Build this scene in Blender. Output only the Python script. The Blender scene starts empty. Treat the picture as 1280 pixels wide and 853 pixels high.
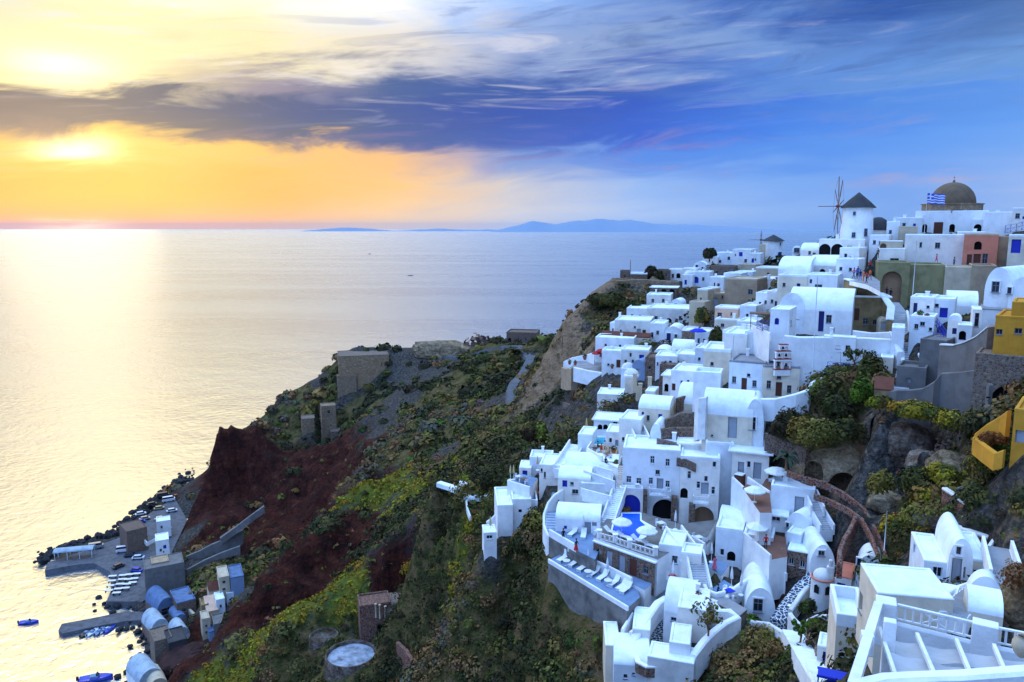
import bpy, bmesh, math, random
import numpy as np
from mathutils import Vector, Matrix
R = math.radians
PI = math.pi
scene = bpy.context.scene
col = scene.collection
rnd = random.Random(7)
H = 120.0; F = 950.0; PITCH = R(8.5)
CP, SP = math.cos(PITCH), math.sin(PITCH)

# ---------- camera ----------
cam_d = bpy.data.cameras.new('camera'); cam = bpy.data.objects.new('camera', cam_d); col.objects.link(cam)
cam.location = (0, 0, H); cam.rotation_euler = (PI/2-PITCH, 0, 0)
cam_d.sensor_width = 36; cam_d.lens = F/1280*36; cam_d.clip_start = .5; cam_d.clip_end = 400000
scene.camera = cam

# ---------- survey: a sight line and a distance (or a height) give a place on the hill ----------
def ray(u, v):
    a = (u-640)/F; b = (v-426.5)/F
    return Vector((a, CP-b*SP, -SP-b*CP))
def W(u, v, Y):
    d = ray(u, v); return Vector((0, 0, H)) + d*(Y/d.y)
def WZ(u, v, z):
    d = ray(u, v); return Vector((0, 0, H)) + d*((z-H)/d.z)

# ---------- bookkeeping ----------
def tag(o, label=None, cat=None, group=None, kind=None):
    if label: o['label'] = label
    if cat: o['category'] = cat
    if group: o['group'] = group
    if kind: o['kind'] = kind
    return o
def empty(name, loc, rz=0.0):
    o = bpy.data.objects.new(name, None); o.location = loc; o.rotation_euler = (0, 0, rz)
    o.empty_display_size = .3; col.objects.link(o); return o
def thing(name, label, cat, loc, rz=0.0, group=None):
    return tag(empty(name, loc, rz), label, cat, group)
def link(name, me, parent=None, loc=None, rz=0.0):
    o = bpy.data.objects.new(name, me); col.objects.link(o)
    if parent: o.parent = parent
    if loc is not None: o.location = loc
    if rz: o.rotation_euler = (0, 0, rz)
    return o
def copy_tree(o, parent=None):
    c = o.copy(); col.objects.link(c); c.parent = parent
    for ch in list(o.children): copy_tree(ch, c)
    return c

# ---------- mesh builder ----------
class MB:
    def __init__(s): s.v = []; s.f = []; s.m = []; s.mi = 0; s.sm = []
    def add(s, vs, fs, smooth=False):
        b = len(s.v); s.v += [tuple(p) for p in vs]
        for f in fs: s.f.append(tuple(b+i for i in f)); s.m.append(s.mi); s.sm.append(smooth)
        return s
    def box(s, x0, x1, y0, y1, z0, z1, M=None):
        vs = [Vector(p) for p in ((x0,y0,z0),(x1,y0,z0),(x1,y1,z0),(x0,y1,z0),(x0,y0,z1),(x1,y0,z1),(x1,y1,z1),(x0,y1,z1))]
        if M is not None: vs = [M @ p for p in vs]
        return s.add(vs, [(0,3,2,1),(4,5,6,7),(0,1,5,4),(1,2,6,5),(2,3,7,6),(3,0,4,7)])
    def rbox(s, x0, x1, y0, y1, z0, z1, r=.08, M=None, seg=2):
        bm = bmesh.new(); bmesh.ops.create_cube(bm, size=1)
        for v in bm.verts: v.co = Vector(((x0+x1)/2+v.co.x*(x1-x0), (y0+y1)/2+v.co.y*(y1-y0), (z0+z1)/2+v.co.z*(z1-z0)))
        r = min(r, .45*min(x1-x0, y1-y0, z1-z0))
        bmesh.ops.bevel(bm, geom=bm.edges[:], offset=r, segments=seg, affect='EDGES', profile=.5)
        vs = [(M @ v.co) if M is not None else v.co.copy() for v in bm.verts]; bm.verts.index_update()
        fs = [tuple(v.index for v in f.verts) for f in bm.faces]; bm.free()
        return s.add(vs, fs, False)
    def cyl(s, c, r0, r1, h, n=16, cap=True, smooth=True, ax='z'):
        vs = []
        for k, (r, z) in enumerate(((r0, 0), (r1, h))):
            for i in range(n):
                a = 2*PI*i/n; p = (r*math.cos(a), r*math.sin(a), z)
                if ax == 'y': p = (p[0], p[2], p[1])
                if ax == 'x': p = (p[2], p[0], p[1])
                vs.append((c[0]+p[0], c[1]+p[1], c[2]+p[2]))
        s.add(vs, [(i, (i+1) % n, n+(i+1) % n, n+i) for i in range(n)], smooth)
        if cap:
            s.add(vs[:n], [tuple(range(n))[::-1]]); s.add(vs[n:], [tuple(range(n))])
        return s
    def lathe(s, c, prof, n=20, smooth=True, M=None, a0=0., a1=2*PI):
        full = abs(a1-a0-2*PI) < 1e-6; m = n if full else n+1
        vs = []
        for r, z in prof:
            for i in range(m):
                a = a0+(a1-a0)*i/n; p = Vector((c[0]+r*math.cos(a), c[1]+r*math.sin(a), c[2]+z))
                vs.append(M @ p if M is not None else p)
        fs = []
        for k in range(len(prof)-1):
            for i in range(n):
                j = (i+1) % m if full else i+1
                fs.append((k*m+i, k*m+j, (k+1)*m+j, (k+1)*m+i))
        return s.add(vs, fs, smooth)
    def tube(s, pts, r, n=6, r1=None):
        pts = [Vector(p) for p in pts]; vs = []; L = len(pts)
        for k, p in enumerate(pts):
            d = (pts[min(k+1, L-1)]-pts[max(k-1, 0)]).normalized()
            a = d.cross(Vector((0, 0, 1)));
            if a.length < .05: a = d.cross(Vector((0, 1, 0)))
            a.normalize(); b = d.cross(a); rr = r+((r1 if r1 is not None else r)-r)*k/max(1, L-1)
            for i in range(n):
                t = 2*PI*i/n; vs.append(p+a*rr*math.cos(t)+b*rr*math.sin(t))
        fs = [(k*n+i, k*n+(i+1) % n, (k+1)*n+(i+1) % n, (k+1)*n+i) for k in range(L-1) for i in range(n)]
        fs += [tuple(range(n)), tuple(range((L-1)*n, L*n))[::-1]]
        return s.add(vs, fs, True)
    def beam(s, p, q, w, h):
        p = Vector(p); q = Vector(q); d = (q-p); L = d.length; d.normalize()
        a = d.cross(Vector((0, 0, 1)));
        if a.length < .05: a = Vector((1, 0, 0))
        a.normalize(); b = a.cross(d)
        vs = [p+a*sx*w/2+b*sz*h/2+d*t for t in (0, L) for sx, sz in ((-1,-1),(1,-1),(1,1),(-1,1))]
        return s.add(vs, [(0,1,2,3),(7,6,5,4),(0,4,5,1),(1,5,6,2),(2,6,7,3),(3,7,4,0)])
    def prism(s, poly, z0, z1):
        n = len(poly)
        ar = sum(poly[i][0]*poly[(i+1) % n][1]-poly[(i+1) % n][0]*poly[i][1] for i in range(n))
        if ar < 0: poly = poly[::-1]
        zz0 = z0 if hasattr(z0, '__len__') else [z0]*n; zz1 = z1 if hasattr(z1, '__len__') else [z1]*n
        vs = [(p[0], p[1], zz0[i]) for i, p in enumerate(poly)]+[(p[0], p[1], zz1[i]) for i, p in enumerate(poly)]
        return s.add(vs, [tuple(range(n))[::-1], tuple(range(n, 2*n))]+[(i, (i+1) % n, n+(i+1) % n, n+i) for i in range(n)])
    def mesh(s, name, mats):
        me = bpy.data.meshes.new(name); me.from_pydata(s.v, [], s.f)
        if not isinstance(mats, (list, tuple)): mats = [mats]
        for m in mats: me.materials.append(m)
        me.polygons.foreach_set('material_index', s.m); me.polygons.foreach_set('use_smooth', s.sm)
        me.update(); return me
    def build(s, name, mats, parent=None, loc=None, rz=0.0):
        return link(name, s.mesh(name, mats), parent, loc, rz)

# ---------- numpy noise ----------
def _hash(ix, iy, iz, seed):
    n = (ix.astype(np.int64)*374761393+iy.astype(np.int64)*668265263+iz.astype(np.int64)*2147483647+seed*974634777) & 0xffffffff
    n = ((n ^ (n >> 13))*1274126177) & 0xffffffff
    return ((n ^ (n >> 16)) & 0xffff)/65535.0
def vnoise(x, y, z, seed=0):
    ix, iy, iz = np.floor(x), np.floor(y), np.floor(z); fx, fy, fz = x-ix, y-iy, z-iz
    sx, sy, sz = fx*fx*(3-2*fx), fy*fy*(3-2*fy), fz*fz*(3-2*fz)
    o = 0
    for dx in (0, 1):
        for dy in (0, 1):
            for dz in (0, 1):
                o = o+_hash(ix+dx, iy+dy, iz+dz, seed)*(sx if dx else 1-sx)*(sy if dy else 1-sy)*(sz if dz else 1-sz)
    return o*2-1
def fbm(x, y, z, seed=0, oct=4):
    o = 0; a = 1; t = 0
    for k in range(oct):
        o = o+a*vnoise(x*2**k, y*2**k, z*2**k, seed+k*17); t += a; a *= .5
    return o/t

# ---------- materials ----------
def lin(c):
    if isinstance(c, str): c = tuple(int(c[i:i+2], 16) for i in (0, 2, 4))
    c = [x/255 for x in c]
    return tuple(x/12.92 if x <= .04045 else ((x+.055)/1.055)**2.4 for x in c)+(1,)
class NT:
    def __init__(s, nt): s.nt = nt; s.n = nt.nodes; s.l = nt.links
    def new(s, t, **k):
        n = s.n.new(t)
        for a, b in k.items(): setattr(n, a, b)
        return n
    def set(s, n, i, v):
        if isinstance(v, bpy.types.NodeSocket): s.l.new(v, n.inputs[i])
        else: n.inputs[i].default_value = v
    def math(s, op, a, b=0., c=0., clamp=False):
        n = s.new('ShaderNodeMath', operation=op, use_clamp=clamp); s.set(n, 0, a); s.set(n, 1, b); s.set(n, 2, c); return n.outputs[0]
    def noise(s, vec, scale, detail=3, rough=.55, dist=0.):
        n = s.new('ShaderNodeTexNoise'); s.set(n, 'Vector', vec); s.set(n, 'Scale', scale); s.set(n, 'Detail', detail); s.set(n, 'Roughness', rough); s.set(n, 'Distortion', dist); return n
    def mapr(s, v, a, b, c=0., d=1., kind='LINEAR'):
        n = s.new('ShaderNodeMapRange', interpolation_type=kind); s.set(n, 0, v); s.set(n, 1, a); s.set(n, 2, b); s.set(n, 3, c); s.set(n, 4, d); return n.outputs[0]
    def mix(s, f, a, b, blend='MIX'):
        n = s.new('ShaderNodeMix', data_type='RGBA', blend_type=blend); s.set(n, 0, f); s.set(n, 6, a); s.set(n, 7, b); return n.outputs[2]
    def ramp(s, f, stops, interp='LINEAR'):
        n = s.new('ShaderNodeValToRGB'); s.set(n, 0, f); cr = n.color_ramp; cr.interpolation = interp
        while len(cr.elements) < len(stops): cr.elements.new(.5)
        for e, (p, c) in zip(cr.elements, stops): e.position = p; e.color = c
        return n.outputs[0]
    def vec(s, op, a, b=(0, 0, 0), sc=1.):
        n = s.new('ShaderNodeVectorMath', operation=op); s.set(n, 0, a); s.set(n, 1, b)
        if op == 'SCALE': s.set(n, 3, sc)
        return n.outputs[0]
def mat(name):
    m = bpy.data.materials.new(name); m.use_nodes = True; t = NT(m.node_tree)
    return m, t, m.node_tree.nodes['Principled BSDF']
def pos(t): return t.new('ShaderNodeNewGeometry').outputs['Position']
def bump(t, b, h, strength=.3, dist=.05):
    n = t.new('ShaderNodeBump'); t.set(n, 'Strength', strength); t.set(n, 'Distance', dist); t.set(n, 'Height', h); t.l.new(n.outputs[0], b.inputs['Normal'])
def plain(name, c, rough=.7, metal=0., var=.12, scale=3., spec=.3):
    """a painted or cast surface: base colour with soft mottling and a little relief"""
    m, t, b = mat(name); p = pos(t)
    n = t.noise(p, scale, 4); c = tuple(c)[:3]+(1,)
    dark = tuple(x*(1-var) for x in c[:3])+(1,); lite = tuple(min(1, x*(1+var)) for x in c[:3])+(1,)
    t.set(b, 'Base Color', t.mix(n.outputs[0], dark, lite)); t.set(b, 'Roughness', rough); t.set(b, 'Metallic', metal); t.set(b, 'Specular IOR Level', spec)
    return m
# ================= world: sunset sky with a long cloud bank =================
scene.view_settings.view_transform = 'Standard'; scene.view_settings.look = 'None'
scene.view_settings.exposure = .0; scene.view_settings.gamma = 1
world = bpy.data.worlds.new('World'); scene.world = world; world.use_nodes = True
t = NT(world.node_tree); bg = t.n['Background']
tc = t.new('ShaderNodeTexCoord').outputs['Generated']
sep = t.new('ShaderNodeSeparateXYZ'); t.l.new(tc, sep.inputs[0])
sx, sy, sz = sep.outputs
az = t.math('MULTIPLY', t.math('ARCTAN2', sx, sy), 180/PI)
el = t.math('MULTIPLY', t.math('ARCSINE', sz), 180/PI)
cv = t.new('ShaderNodeCombineXYZ'); t.l.new(t.math('MULTIPLY', az, .055), cv.inputs[0]); t.l.new(t.math('MULTIPLY', t.math('SUBTRACT', el, t.math('MULTIPLY', az, .06)), .28), cv.inputs[1])
n1 = t.noise(cv.outputs[0], 1.0, 7, .58, .6).outputs[0]
cv2 = t.new('ShaderNodeCombineXYZ'); t.l.new(t.math('MULTIPLY', az, .16), cv2.inputs[0]); t.l.new(t.math('ADD', t.math('MULTIPLY', el, .9), t.math('MULTIPLY', az, -.05)), cv2.inputs[1]); t.set(cv2, 2, 3.7)
n2 = t.noise(cv2.outputs[0], .55, 9, .62, 1.1).outputs[0]
amp = t.mapr(el, 0, 9, .25, 1.0)
warp = t.math('MULTIPLY', t.math('ADD', t.math('MULTIPLY', t.math('SUBTRACT', n1, .5), 6.5), t.math('MULTIPLY', t.math('SUBTRACT', n2, .5), 5.0)), amp)
elw = t.math('ADD', el, warp)
azn = t.math('ADD', t.mapr(az, -40, 40), t.math('MULTIPLY', t.math('SUBTRACT', n2, .5), .12))
cols_az = [-34, -26, -18, -9, 0, 9, 18, 26, 34]
SKY = [
 (0.3, [(248,162,56),(250,168,60),(250,184,98),(250,212,160),(212,214,222),(170,200,245),(140,182,242),(128,172,238),(150,185,240)]),
 (2.6, [(250,172,55),(252,184,62),(250,182,80),(255,200,125),(205,204,212),(145,184,243),(118,168,242),(115,163,238),(150,183,240)]),
 (5.0, [(250,194,82),(252,204,100),(250,196,100),(246,190,125),(122,152,215),(76,134,230),(76,140,236),(92,152,240),(110,165,242)]),
 (6.4, [(104,98,108),(80,86,106),(68,84,116),(50,84,150),(34,84,182),(38,92,208),(58,124,230),(80,142,235),(100,158,240)]),
 (8.2, [(76,78,98),(60,78,110),(48,76,126),(38,76,152),(28,74,172),(36,84,196),(58,118,222),(78,138,228),(95,150,232)]),
 (9.8, [(255,232,165),(255,236,175),(150,140,158),(56,90,150),(30,78,166),(46,88,184),(84,132,214),(98,148,222),(105,152,216)]),
 (12.2,[(246,236,185),(255,244,190),(255,240,185),(240,230,215),(150,170,215),(138,164,212),(108,148,214),(78,124,200),(88,124,182)]),
 (15.5,[(205,216,200),(252,246,205),(255,246,212),(234,236,240),(150,184,240),(92,132,208),(48,92,180),(35,80,165),(60,100,160)]),
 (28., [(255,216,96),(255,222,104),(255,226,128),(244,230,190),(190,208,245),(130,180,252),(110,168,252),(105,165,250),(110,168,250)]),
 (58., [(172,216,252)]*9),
]
c = None
for i, (e, row) in enumerate(SKY):
    r = t.ramp(azn, [((a+40)/80, lin(x)) for a, x in zip(cols_az, row)])
    c = r if c is None else t.mix(t.mapr(elw, SKY[i-1][0], e, kind='SMOOTHSTEP'), c, r)
# pale and grey wisps drawn across the upper sky
cv3 = t.new('ShaderNodeCombineXYZ'); t.l.new(t.math('MULTIPLY', az, .07), cv3.inputs[0]); t.l.new(t.math('ADD', t.math('MULTIPLY', el, .55), t.math('MULTIPLY', az, -.035)), cv3.inputs[1]); t.set(cv3, 2, 9.1)
n3 = t.noise(cv3.outputs[0], 1.1, 10, .6, 1.6).outputs[0]
upper = t.math('MULTIPLY', t.mapr(el, 6.5, 10.5), t.mapr(az, 34, 22, .35, 1.))
c = t.mix(t.math('MULTIPLY', t.mapr(n3, .52, .72, kind='SMOOTHSTEP'), t.math('MULTIPLY', t.math('MULTIPLY', upper, t.mapr(az, 4, 16, 1., .35)), .55)), c, lin((236,232,238)))
c = t.mix(t.math('MULTIPLY', t.mapr(n3, .47, .30, kind='SMOOTHSTEP'), t.math('MULTIPLY', t.math('MULTIPLY', upper, t.mapr(az, -25, 5)), .55)), c, lin((70,98,165)))
low = t.math('MULTIPLY', t.mapr(el, 8, 5.5), t.mapr(el, .8, 2.5))
c = t.mix(t.math('MULTIPLY', t.mapr(n2, .5, .75, kind='SMOOTHSTEP'), t.math('MULTIPLY', low, .35)), c, lin((225,170,140)))
# away from the sunset the sky is an even twilight blue
c = t.mix(t.mapr(t.math('ABSOLUTE', az), 42, 85, kind='SMOOTHSTEP'), c, lin((138,178,242)))
# nishita sky as the clear air between the clouds (sun direction of the lamp)
sk = t.new('ShaderNodeTexSky', sky_type='NISHITA'); sk.sun_disc = False
SUN_AZ, SUN_EL = R(-29.5), R(6.5)
sk.sun_elevation = SUN_EL; sk.sun_rotation = SUN_AZ; sk.altitude = 120
skc = t.vec('SCALE', sk.outputs[0], sc=.008)
# glow of the veiled sun, above and below the bank
def glow(a, e, wa, we, k):
    da = t.math('DIVIDE', t.math('SUBTRACT', az, a), wa); de = t.math('DIVIDE', t.math('SUBTRACT', elw2, e), we)
    q = t.math('ADD', t.math('MULTIPLY', da, da), t.math('MULTIPLY', de, de))
    return t.math('MULTIPLY', t.math('EXPONENT', t.math('MULTIPLY', q, -1)), k)
elw2 = t.math('ADD', el, t.math('MULTIPLY', t.math('SUBTRACT', n2, .5), 2.))
g = t.math('ADD', t.math('ADD', glow(-29.2, 4.9, 2.0, .62, 1.7), glow(-29.6, 9.9, 3.0, .9, 1.0)), t.math('ADD', glow(-29, 7, 9, 5, .03), glow(-29.6, .0, 2.2, .35, .8)))
gc = t.vec('SCALE', (1.0, .78, .38), sc=1.)
gn = t.new('ShaderNodeVectorMath', operation='SCALE'); gn.inputs[0].default_value = (1., .85, .5); t.l.new(g, gn.inputs[3])
tot = t.vec('ADD', t.vec('ADD', c, skc), gn.outputs[0])
# boost added to unseen sky: overhead to light the village, left for the sea
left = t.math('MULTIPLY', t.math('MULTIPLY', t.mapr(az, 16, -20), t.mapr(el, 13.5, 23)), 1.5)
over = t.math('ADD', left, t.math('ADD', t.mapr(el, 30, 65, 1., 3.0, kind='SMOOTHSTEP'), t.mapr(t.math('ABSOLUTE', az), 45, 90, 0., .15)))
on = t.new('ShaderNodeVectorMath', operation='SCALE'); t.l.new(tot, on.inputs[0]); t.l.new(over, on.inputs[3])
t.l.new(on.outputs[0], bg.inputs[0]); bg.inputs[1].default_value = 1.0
world.cycles.sampling_method = 'MANUAL'; world.cycles.sample_map_resolution = 1024

sun_d = bpy.data.lights.new('sun', 'SUN'); sun = bpy.data.objects.new('sun', sun_d); col.objects.link(sun)
sun_d.energy = .05; sun_d.angle = R(10); sun_d.color = (1, .8, .55)
sd = Vector((math.sin(SUN_AZ)*math.cos(SUN_EL), math.cos(SUN_AZ)*math.cos(SUN_EL), math.sin(SUN_EL)))
sun.rotation_euler = sd.to_track_quat('Z', 'Y').to_euler(); sun.location = (-50, 100, 160)

# ================= sea =================
m, t, b = mat('sea water'); p = pos(t)
na = t.noise(p, .22, 4, .6, .4).outputs[0]; nb = t.noise(p, .035, 3, .5).outputs[0]
mp = t.new('ShaderNodeMapping'); t.set(mp, 'Vector', p); mp.inputs['Scale'].default_value = (.0012, .006, 1)
nc = t.noise(mp.outputs[0], 1., 4, .6).outputs[0]
hh = t.math('ADD', t.math('MULTIPLY', na, 1.), t.math('MULTIPLY', nb, 1.6))
bn = t.new('ShaderNodeBump'); t.set(bn, 'Strength', .55); t.set(bn, 'Distance', 1.15); t.set(bn, 'Height', hh)
gl = t.new('ShaderNodeBsdfGlossy'); t.set(gl, 'Color', (1, 1, 1, 1)); t.set(gl, 'Roughness', t.mapr(nc, 0.35, .65, .26, .30)); t.l.new(bn.outputs[0], gl.inputs['Normal'])
df = t.new('ShaderNodeBsdfDiffuse'); t.set(df, 'Color', (.02, .05, .09, 1))
fr = t.new('ShaderNodeFresnel'); t.set(fr, 'IOR', 10.0); t.l.new(bn.outputs[0], fr.inputs['Normal'])
ms = t.new('ShaderNodeMixShader'); t.l.new(fr.outputs[0], ms.inputs[0]); t.l.new(df.outputs[0], ms.inputs[1]); t.l.new(gl.outputs[0], ms.inputs[2])
t.l.new(ms.outputs[0], t.n['Material Output'].inputs[0]); SEA = m
mb = MB(); S = 60000
mb.add([(-S, -2000, 0), (S, -2000, 0), (S, S, 0), (-S, S, 0)], [(0, 1, 2, 3)])
tag(mb.build('sea', SEA), 'calm evening sea', None, None, 'structure')

# ================= air =================
m, t, b = mat('sea haze'); t.n.remove(b); pv = t.new('ShaderNodeVolumePrincipled'); t.set(pv, 'Color', (.40,.66,1,1)); t.set(pv, 'Density', 1.2e-5); t.set(pv, 'Anisotropy', .1); t.l.new(pv.outputs[0], t.n['Material Output'].inputs['Volume'])
mb = MB(); mb.box(-61000, 61000, -2500, 61000, -12, 420); tag(mb.build('haze', m), 'thin evening sea haze', None, None, 'stuff')
# ================= far islands =================
m, t, b = mat('haze tinted island rock'); t.set(b, 'Base Color', (.19, .26, .37, 1)); t.set(b, 'Roughness', 1.); ISL = m  # distance haze put into the base colour, pale and bluish
def island(az0, az1, dist, hmax, prof, seed):
    n = 90; mb = MB(); rows = 7
    vs = []
    for k in range(rows):
        for i in range(n+1):
            f = i/n; a = R(az0+(az1-az0)*f); hgt = hmax*np.interp(f, [q[0] for q in prof], [q[1] for q in prof])
            w = math.sin(PI*k/(rows-1)); nz = 1+.28*float(fbm(np.array([f*14.+seed]), np.array([k*.5]), np.array([0.]), seed))
            d = dist+(k-rows/2)*500
            vs.append((d*math.sin(a), d*math.cos(a), max(-2, hgt*w*nz-2)))
    fs = [(k*(n+1)+i, k*(n+1)+i+1, (k+1)*(n+1)+i+1, (k+1)*(n+1)+i) for k in range(rows-1) for i in range(n)]
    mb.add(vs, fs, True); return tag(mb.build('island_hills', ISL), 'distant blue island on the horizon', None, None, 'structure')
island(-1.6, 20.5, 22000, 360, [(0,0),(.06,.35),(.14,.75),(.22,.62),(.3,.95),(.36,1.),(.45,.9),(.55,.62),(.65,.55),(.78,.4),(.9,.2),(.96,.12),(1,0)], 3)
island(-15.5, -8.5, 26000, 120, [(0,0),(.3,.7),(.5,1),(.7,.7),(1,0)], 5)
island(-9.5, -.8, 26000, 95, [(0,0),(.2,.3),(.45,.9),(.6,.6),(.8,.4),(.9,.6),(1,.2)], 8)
# ================= terrain =================
# (u, v, distance) sight notes of bare ground; kinds: r red rock, g scrub green, y yellow-green grass, k grey rubble, t tan rock
TP = []   # x, y, z, kind, weight
def tp(u, v, Y, k): p = W(u, v, Y); TP.append((p.x, p.y, p.z, k))
def tz(u, v, z, k): p = WZ(u, v, z); TP.append((p.x, p.y, p.z, k))
def tw(x, y, z, k): TP.append((x, y, z, k))
for q in [
 # first red cliff
 (268,533,300,'r'),(262,570,296,'r'),(258,610,291,'r'),(284,531,303,'r'),(300,532,308,'r'),(318,533,313,'r'),(330,548,306,'r'),(380,562,304,'r'),(350,508,335,'g'),(375,492,340,'g'),(400,474,345,'k'),(420,462,345,'g'),
 (300,610,296,'r'),(330,610,292,'r'),(350,560,315,'g'),(395,560,318,'g'),(420,545,318,'g'),(400,520,328,'g'),(440,530,312,'g'),
 (455,505,325,'g'),(495,470,332,'k'),(440,436,352,'k'),(480,436,352,'k'),(500,450,340,'k'),(520,437,350,'k'),(560,440,345,'k'),(590,436,345,'k'),(600,430,345,'g'),(640,430,335,'g'),(690,422,300,'g'),
 # valley of the promontory
 (540,470,310,'k'),(500,500,290,'k'),(470,545,268,'k'),(530,510,275,'g'),(560,480,290,'g'),(600,460,300,'g'),(640,455,295,'g'),(600,500,258,'g'),(560,530,243,'g'),(520,560,235,'g'),
 (680,440,280,'g'),(690,460,230,'k'),(663,455,290,'k'),(640,490,240,'k'),(645,510,222,'g'),(690,500,190,'k'),
 (480,575,236,'g'),(440,575,262,'r'),(400,580,282,'r'),(350,590,292,'r'),(320,620,285,'r'),
 (600,550,200,'g'),(560,560,216,'k'),(640,560,165,'g'),(690,545,158,'k'),(700,520,165,'k'),(650,530,185,'g'),
 (540,590,200,'g'),(500,590,205,'y'),(450,600,225,'g'),(430,600,262,'r'),(440,670,182,'r'),(390,650,252,'r'),(375,672,236,'r'),(350,640,268,'r'),(330,670,250,'r'),(350,705,215,'r'),(300,745,200,'k'),
 (560,600,170,'g'),(610,590,150,'g'),(520,610,176,'y'),(480,612,192,'y'),(430,625,195,'y'),(402,652,184,'g'),(500,650,162,'g'),(540,650,145,'y'),(580,652,121,'y'),(600,670,116,'g'),(600,632,123,'g'),(570,618,126,'g'),(545,606,133,'g'),(620,642,119,'g'),(612,692,104,'g'),(632,678,106,'g'),
 (640,690,115,'g'),(560,700,132,'g'),(520,700,140,'y'),(480,690,152,'r'),(440,700,168,'r'),(400,705,172,'r'),(380,690,172,'r'),(350,725,165,'r'),
 (490,725,142,'y'),(440,735,150,'y'),(400,745,156,'y'),(365,765,150,'y'),(330,792,150,'y'),(300,815,150,'g'),(300,765,160,'r'),(330,770,158,'r'),(380,752,163,'r'),(240,836,152,'r'),
 (400,772,138,'r'),(350,805,142,'g'),(300,845,142,'y'),(262,850,147,'y'),(400,800,142,'g'),(370,845,140,'g'),
 (440,850,128,'g'),(480,780,136,'g'),(520,770,130,'g'),(560,750,122,'g'),(600,730,116,'g'),(540,720,128,'g'),
 (560,800,112,'g'),(620,790,99,'g'),(520,840,112,'g'),(600,840,98,'g'),(660,740,95,'g'),(700,790,87,'g'),(660,840,92,'g'),
 (740,792,83,'g'),(715,765,87,'g'),(650,690,105,'g'),(670,720,97,'g'),(695,738,89.5,'g'),(688,720,91,'g'),(760,820,79,'g'),(700,845,82,'g'),(780,780,79.3,'g'),(760,776,81.8,'g'),(737,771,84.3,'g'),(775,800,78,'g'),(660,800,92,'g'),(620,740,107,'g'),
 # village head cliff on the left
 (715,400,205,'t'),(705,440,200,'t'),(700,455,200,'t'),(735,372,215,'t'),(760,355,220,'t'),(770,380,212,'g'),(740,400,205,'g'),(760,420,190,'g'),(730,440,185,'t'),(715,470,182,'k'),(760,485,165,'k'),(720,500,160,'k'),
 (800,352,225,'t'),(860,345,232,'k'),(780,345,228,'t'),
 # garden slopes on the right
 (1080,470,100,'g'),(1040,500,98,'g'),(1000,540,94,'g'),(980,570,90,'g'),(1060,530,92,'g'),(1100,510,88,'k'),(1020,588,93,'t'),(1070,608,90,'t'),(1110,636,85,'k'),(1000,602,89.8,'k'),(1030,611,87.6,'k'),(1058,627,85,'k'),(1079,644,82,'k'),(1093,666,78.5,'k'),(1103,690,74.5,'k'),
 (1150,520,82,'g'),(1200,540,76,'g'),(1240,560,72,'g'),(1160,600,76,'g'),(1200,620,72,'g'),(1130,640,76,'g'),(1150,660,68,'g'),(1085,690,74.5,'r'),(1068,668,78,'r'),(1050,640,82,'r'),
 (1200,650,66,'k'),(1240,640,64,'g'),(1270,620,62,'g'),(1260,690,55,'k'),(1275,720,50,'t'),(1272,760,46,'t'),
 # mound at the foot
 (930,785,80,'g'),(900,820,77,'g'),(960,800,76,'g'),(930,845,70,'g'),(990,845,66,'g'),(870,845,80,'g'),(975,780,78,'g'),
 (1030,790,72,'k'),(1060,770,70,'k'),(1060,845,60,'k'),
]: tp(*q)
# hidden dips behind the crests
for u, Y, z in [(430,222,33),(400,212,28),(380,198,26),(350,188,20),(300,180,14),(245,168,10),(460,225,40)]:
    TP.append(((u-640)/F*Y*1.04, Y, z, 'r'))
# gully between cliffs and coast levels
for q in [(242,646,7,'r'),(262,665,8,'r'),(300,690,10,'r'),(222,634,3,'k'),(200,650,2.0,'k'),(230,670,4,'k'),(180,690,1.2,'k'),(150,700,1.2,'k'),(215,700,7,'g'),(250,700,9,'k'),
          (280,720,12,'g'),(250,725,9,'g'),(310,725,15,'g'),(230,750,4,'k'),(210,770,2.5,'k'),(250,790,6,'r'),(230,810,4,'r'),(205,800,1.5,'k'),(200,835,1.5,'k'),(240,835,6,'r'),(280,775,14,'r'),
          (150,730,1.2,'k'),(185,740,2,'k'),(100,700,1.2,'k'),(160,668,1.2,'k'),
          (215,610,-.5,'k'),(165,655,-.8,'k'),(110,672,-.8,'k'),(45,694,-1.5,'k'),(50,716,-2.5,'k'),(120,718,-2.5,'k'),(130,750,-2.5,'k'),(170,775,-1,'k'),(182,800,-1,'k'),(175,830,-1,'k'),(160,853,-1,'k'),
          (190,590,-7,'k'),(120,640,-7,'k'),(20,680,-7,'k'),(0,740,-7,'k'),(80,760,-7,'k'),(100,853,-7,'k'),(225,560,-7,'k'),(240,520,-7,'k'),(300,480,-9,'k'),
          (140,880,-2,'k'),(200,880,4,'r'),(60,900,-7,'k')]: tz(*q)
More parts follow.
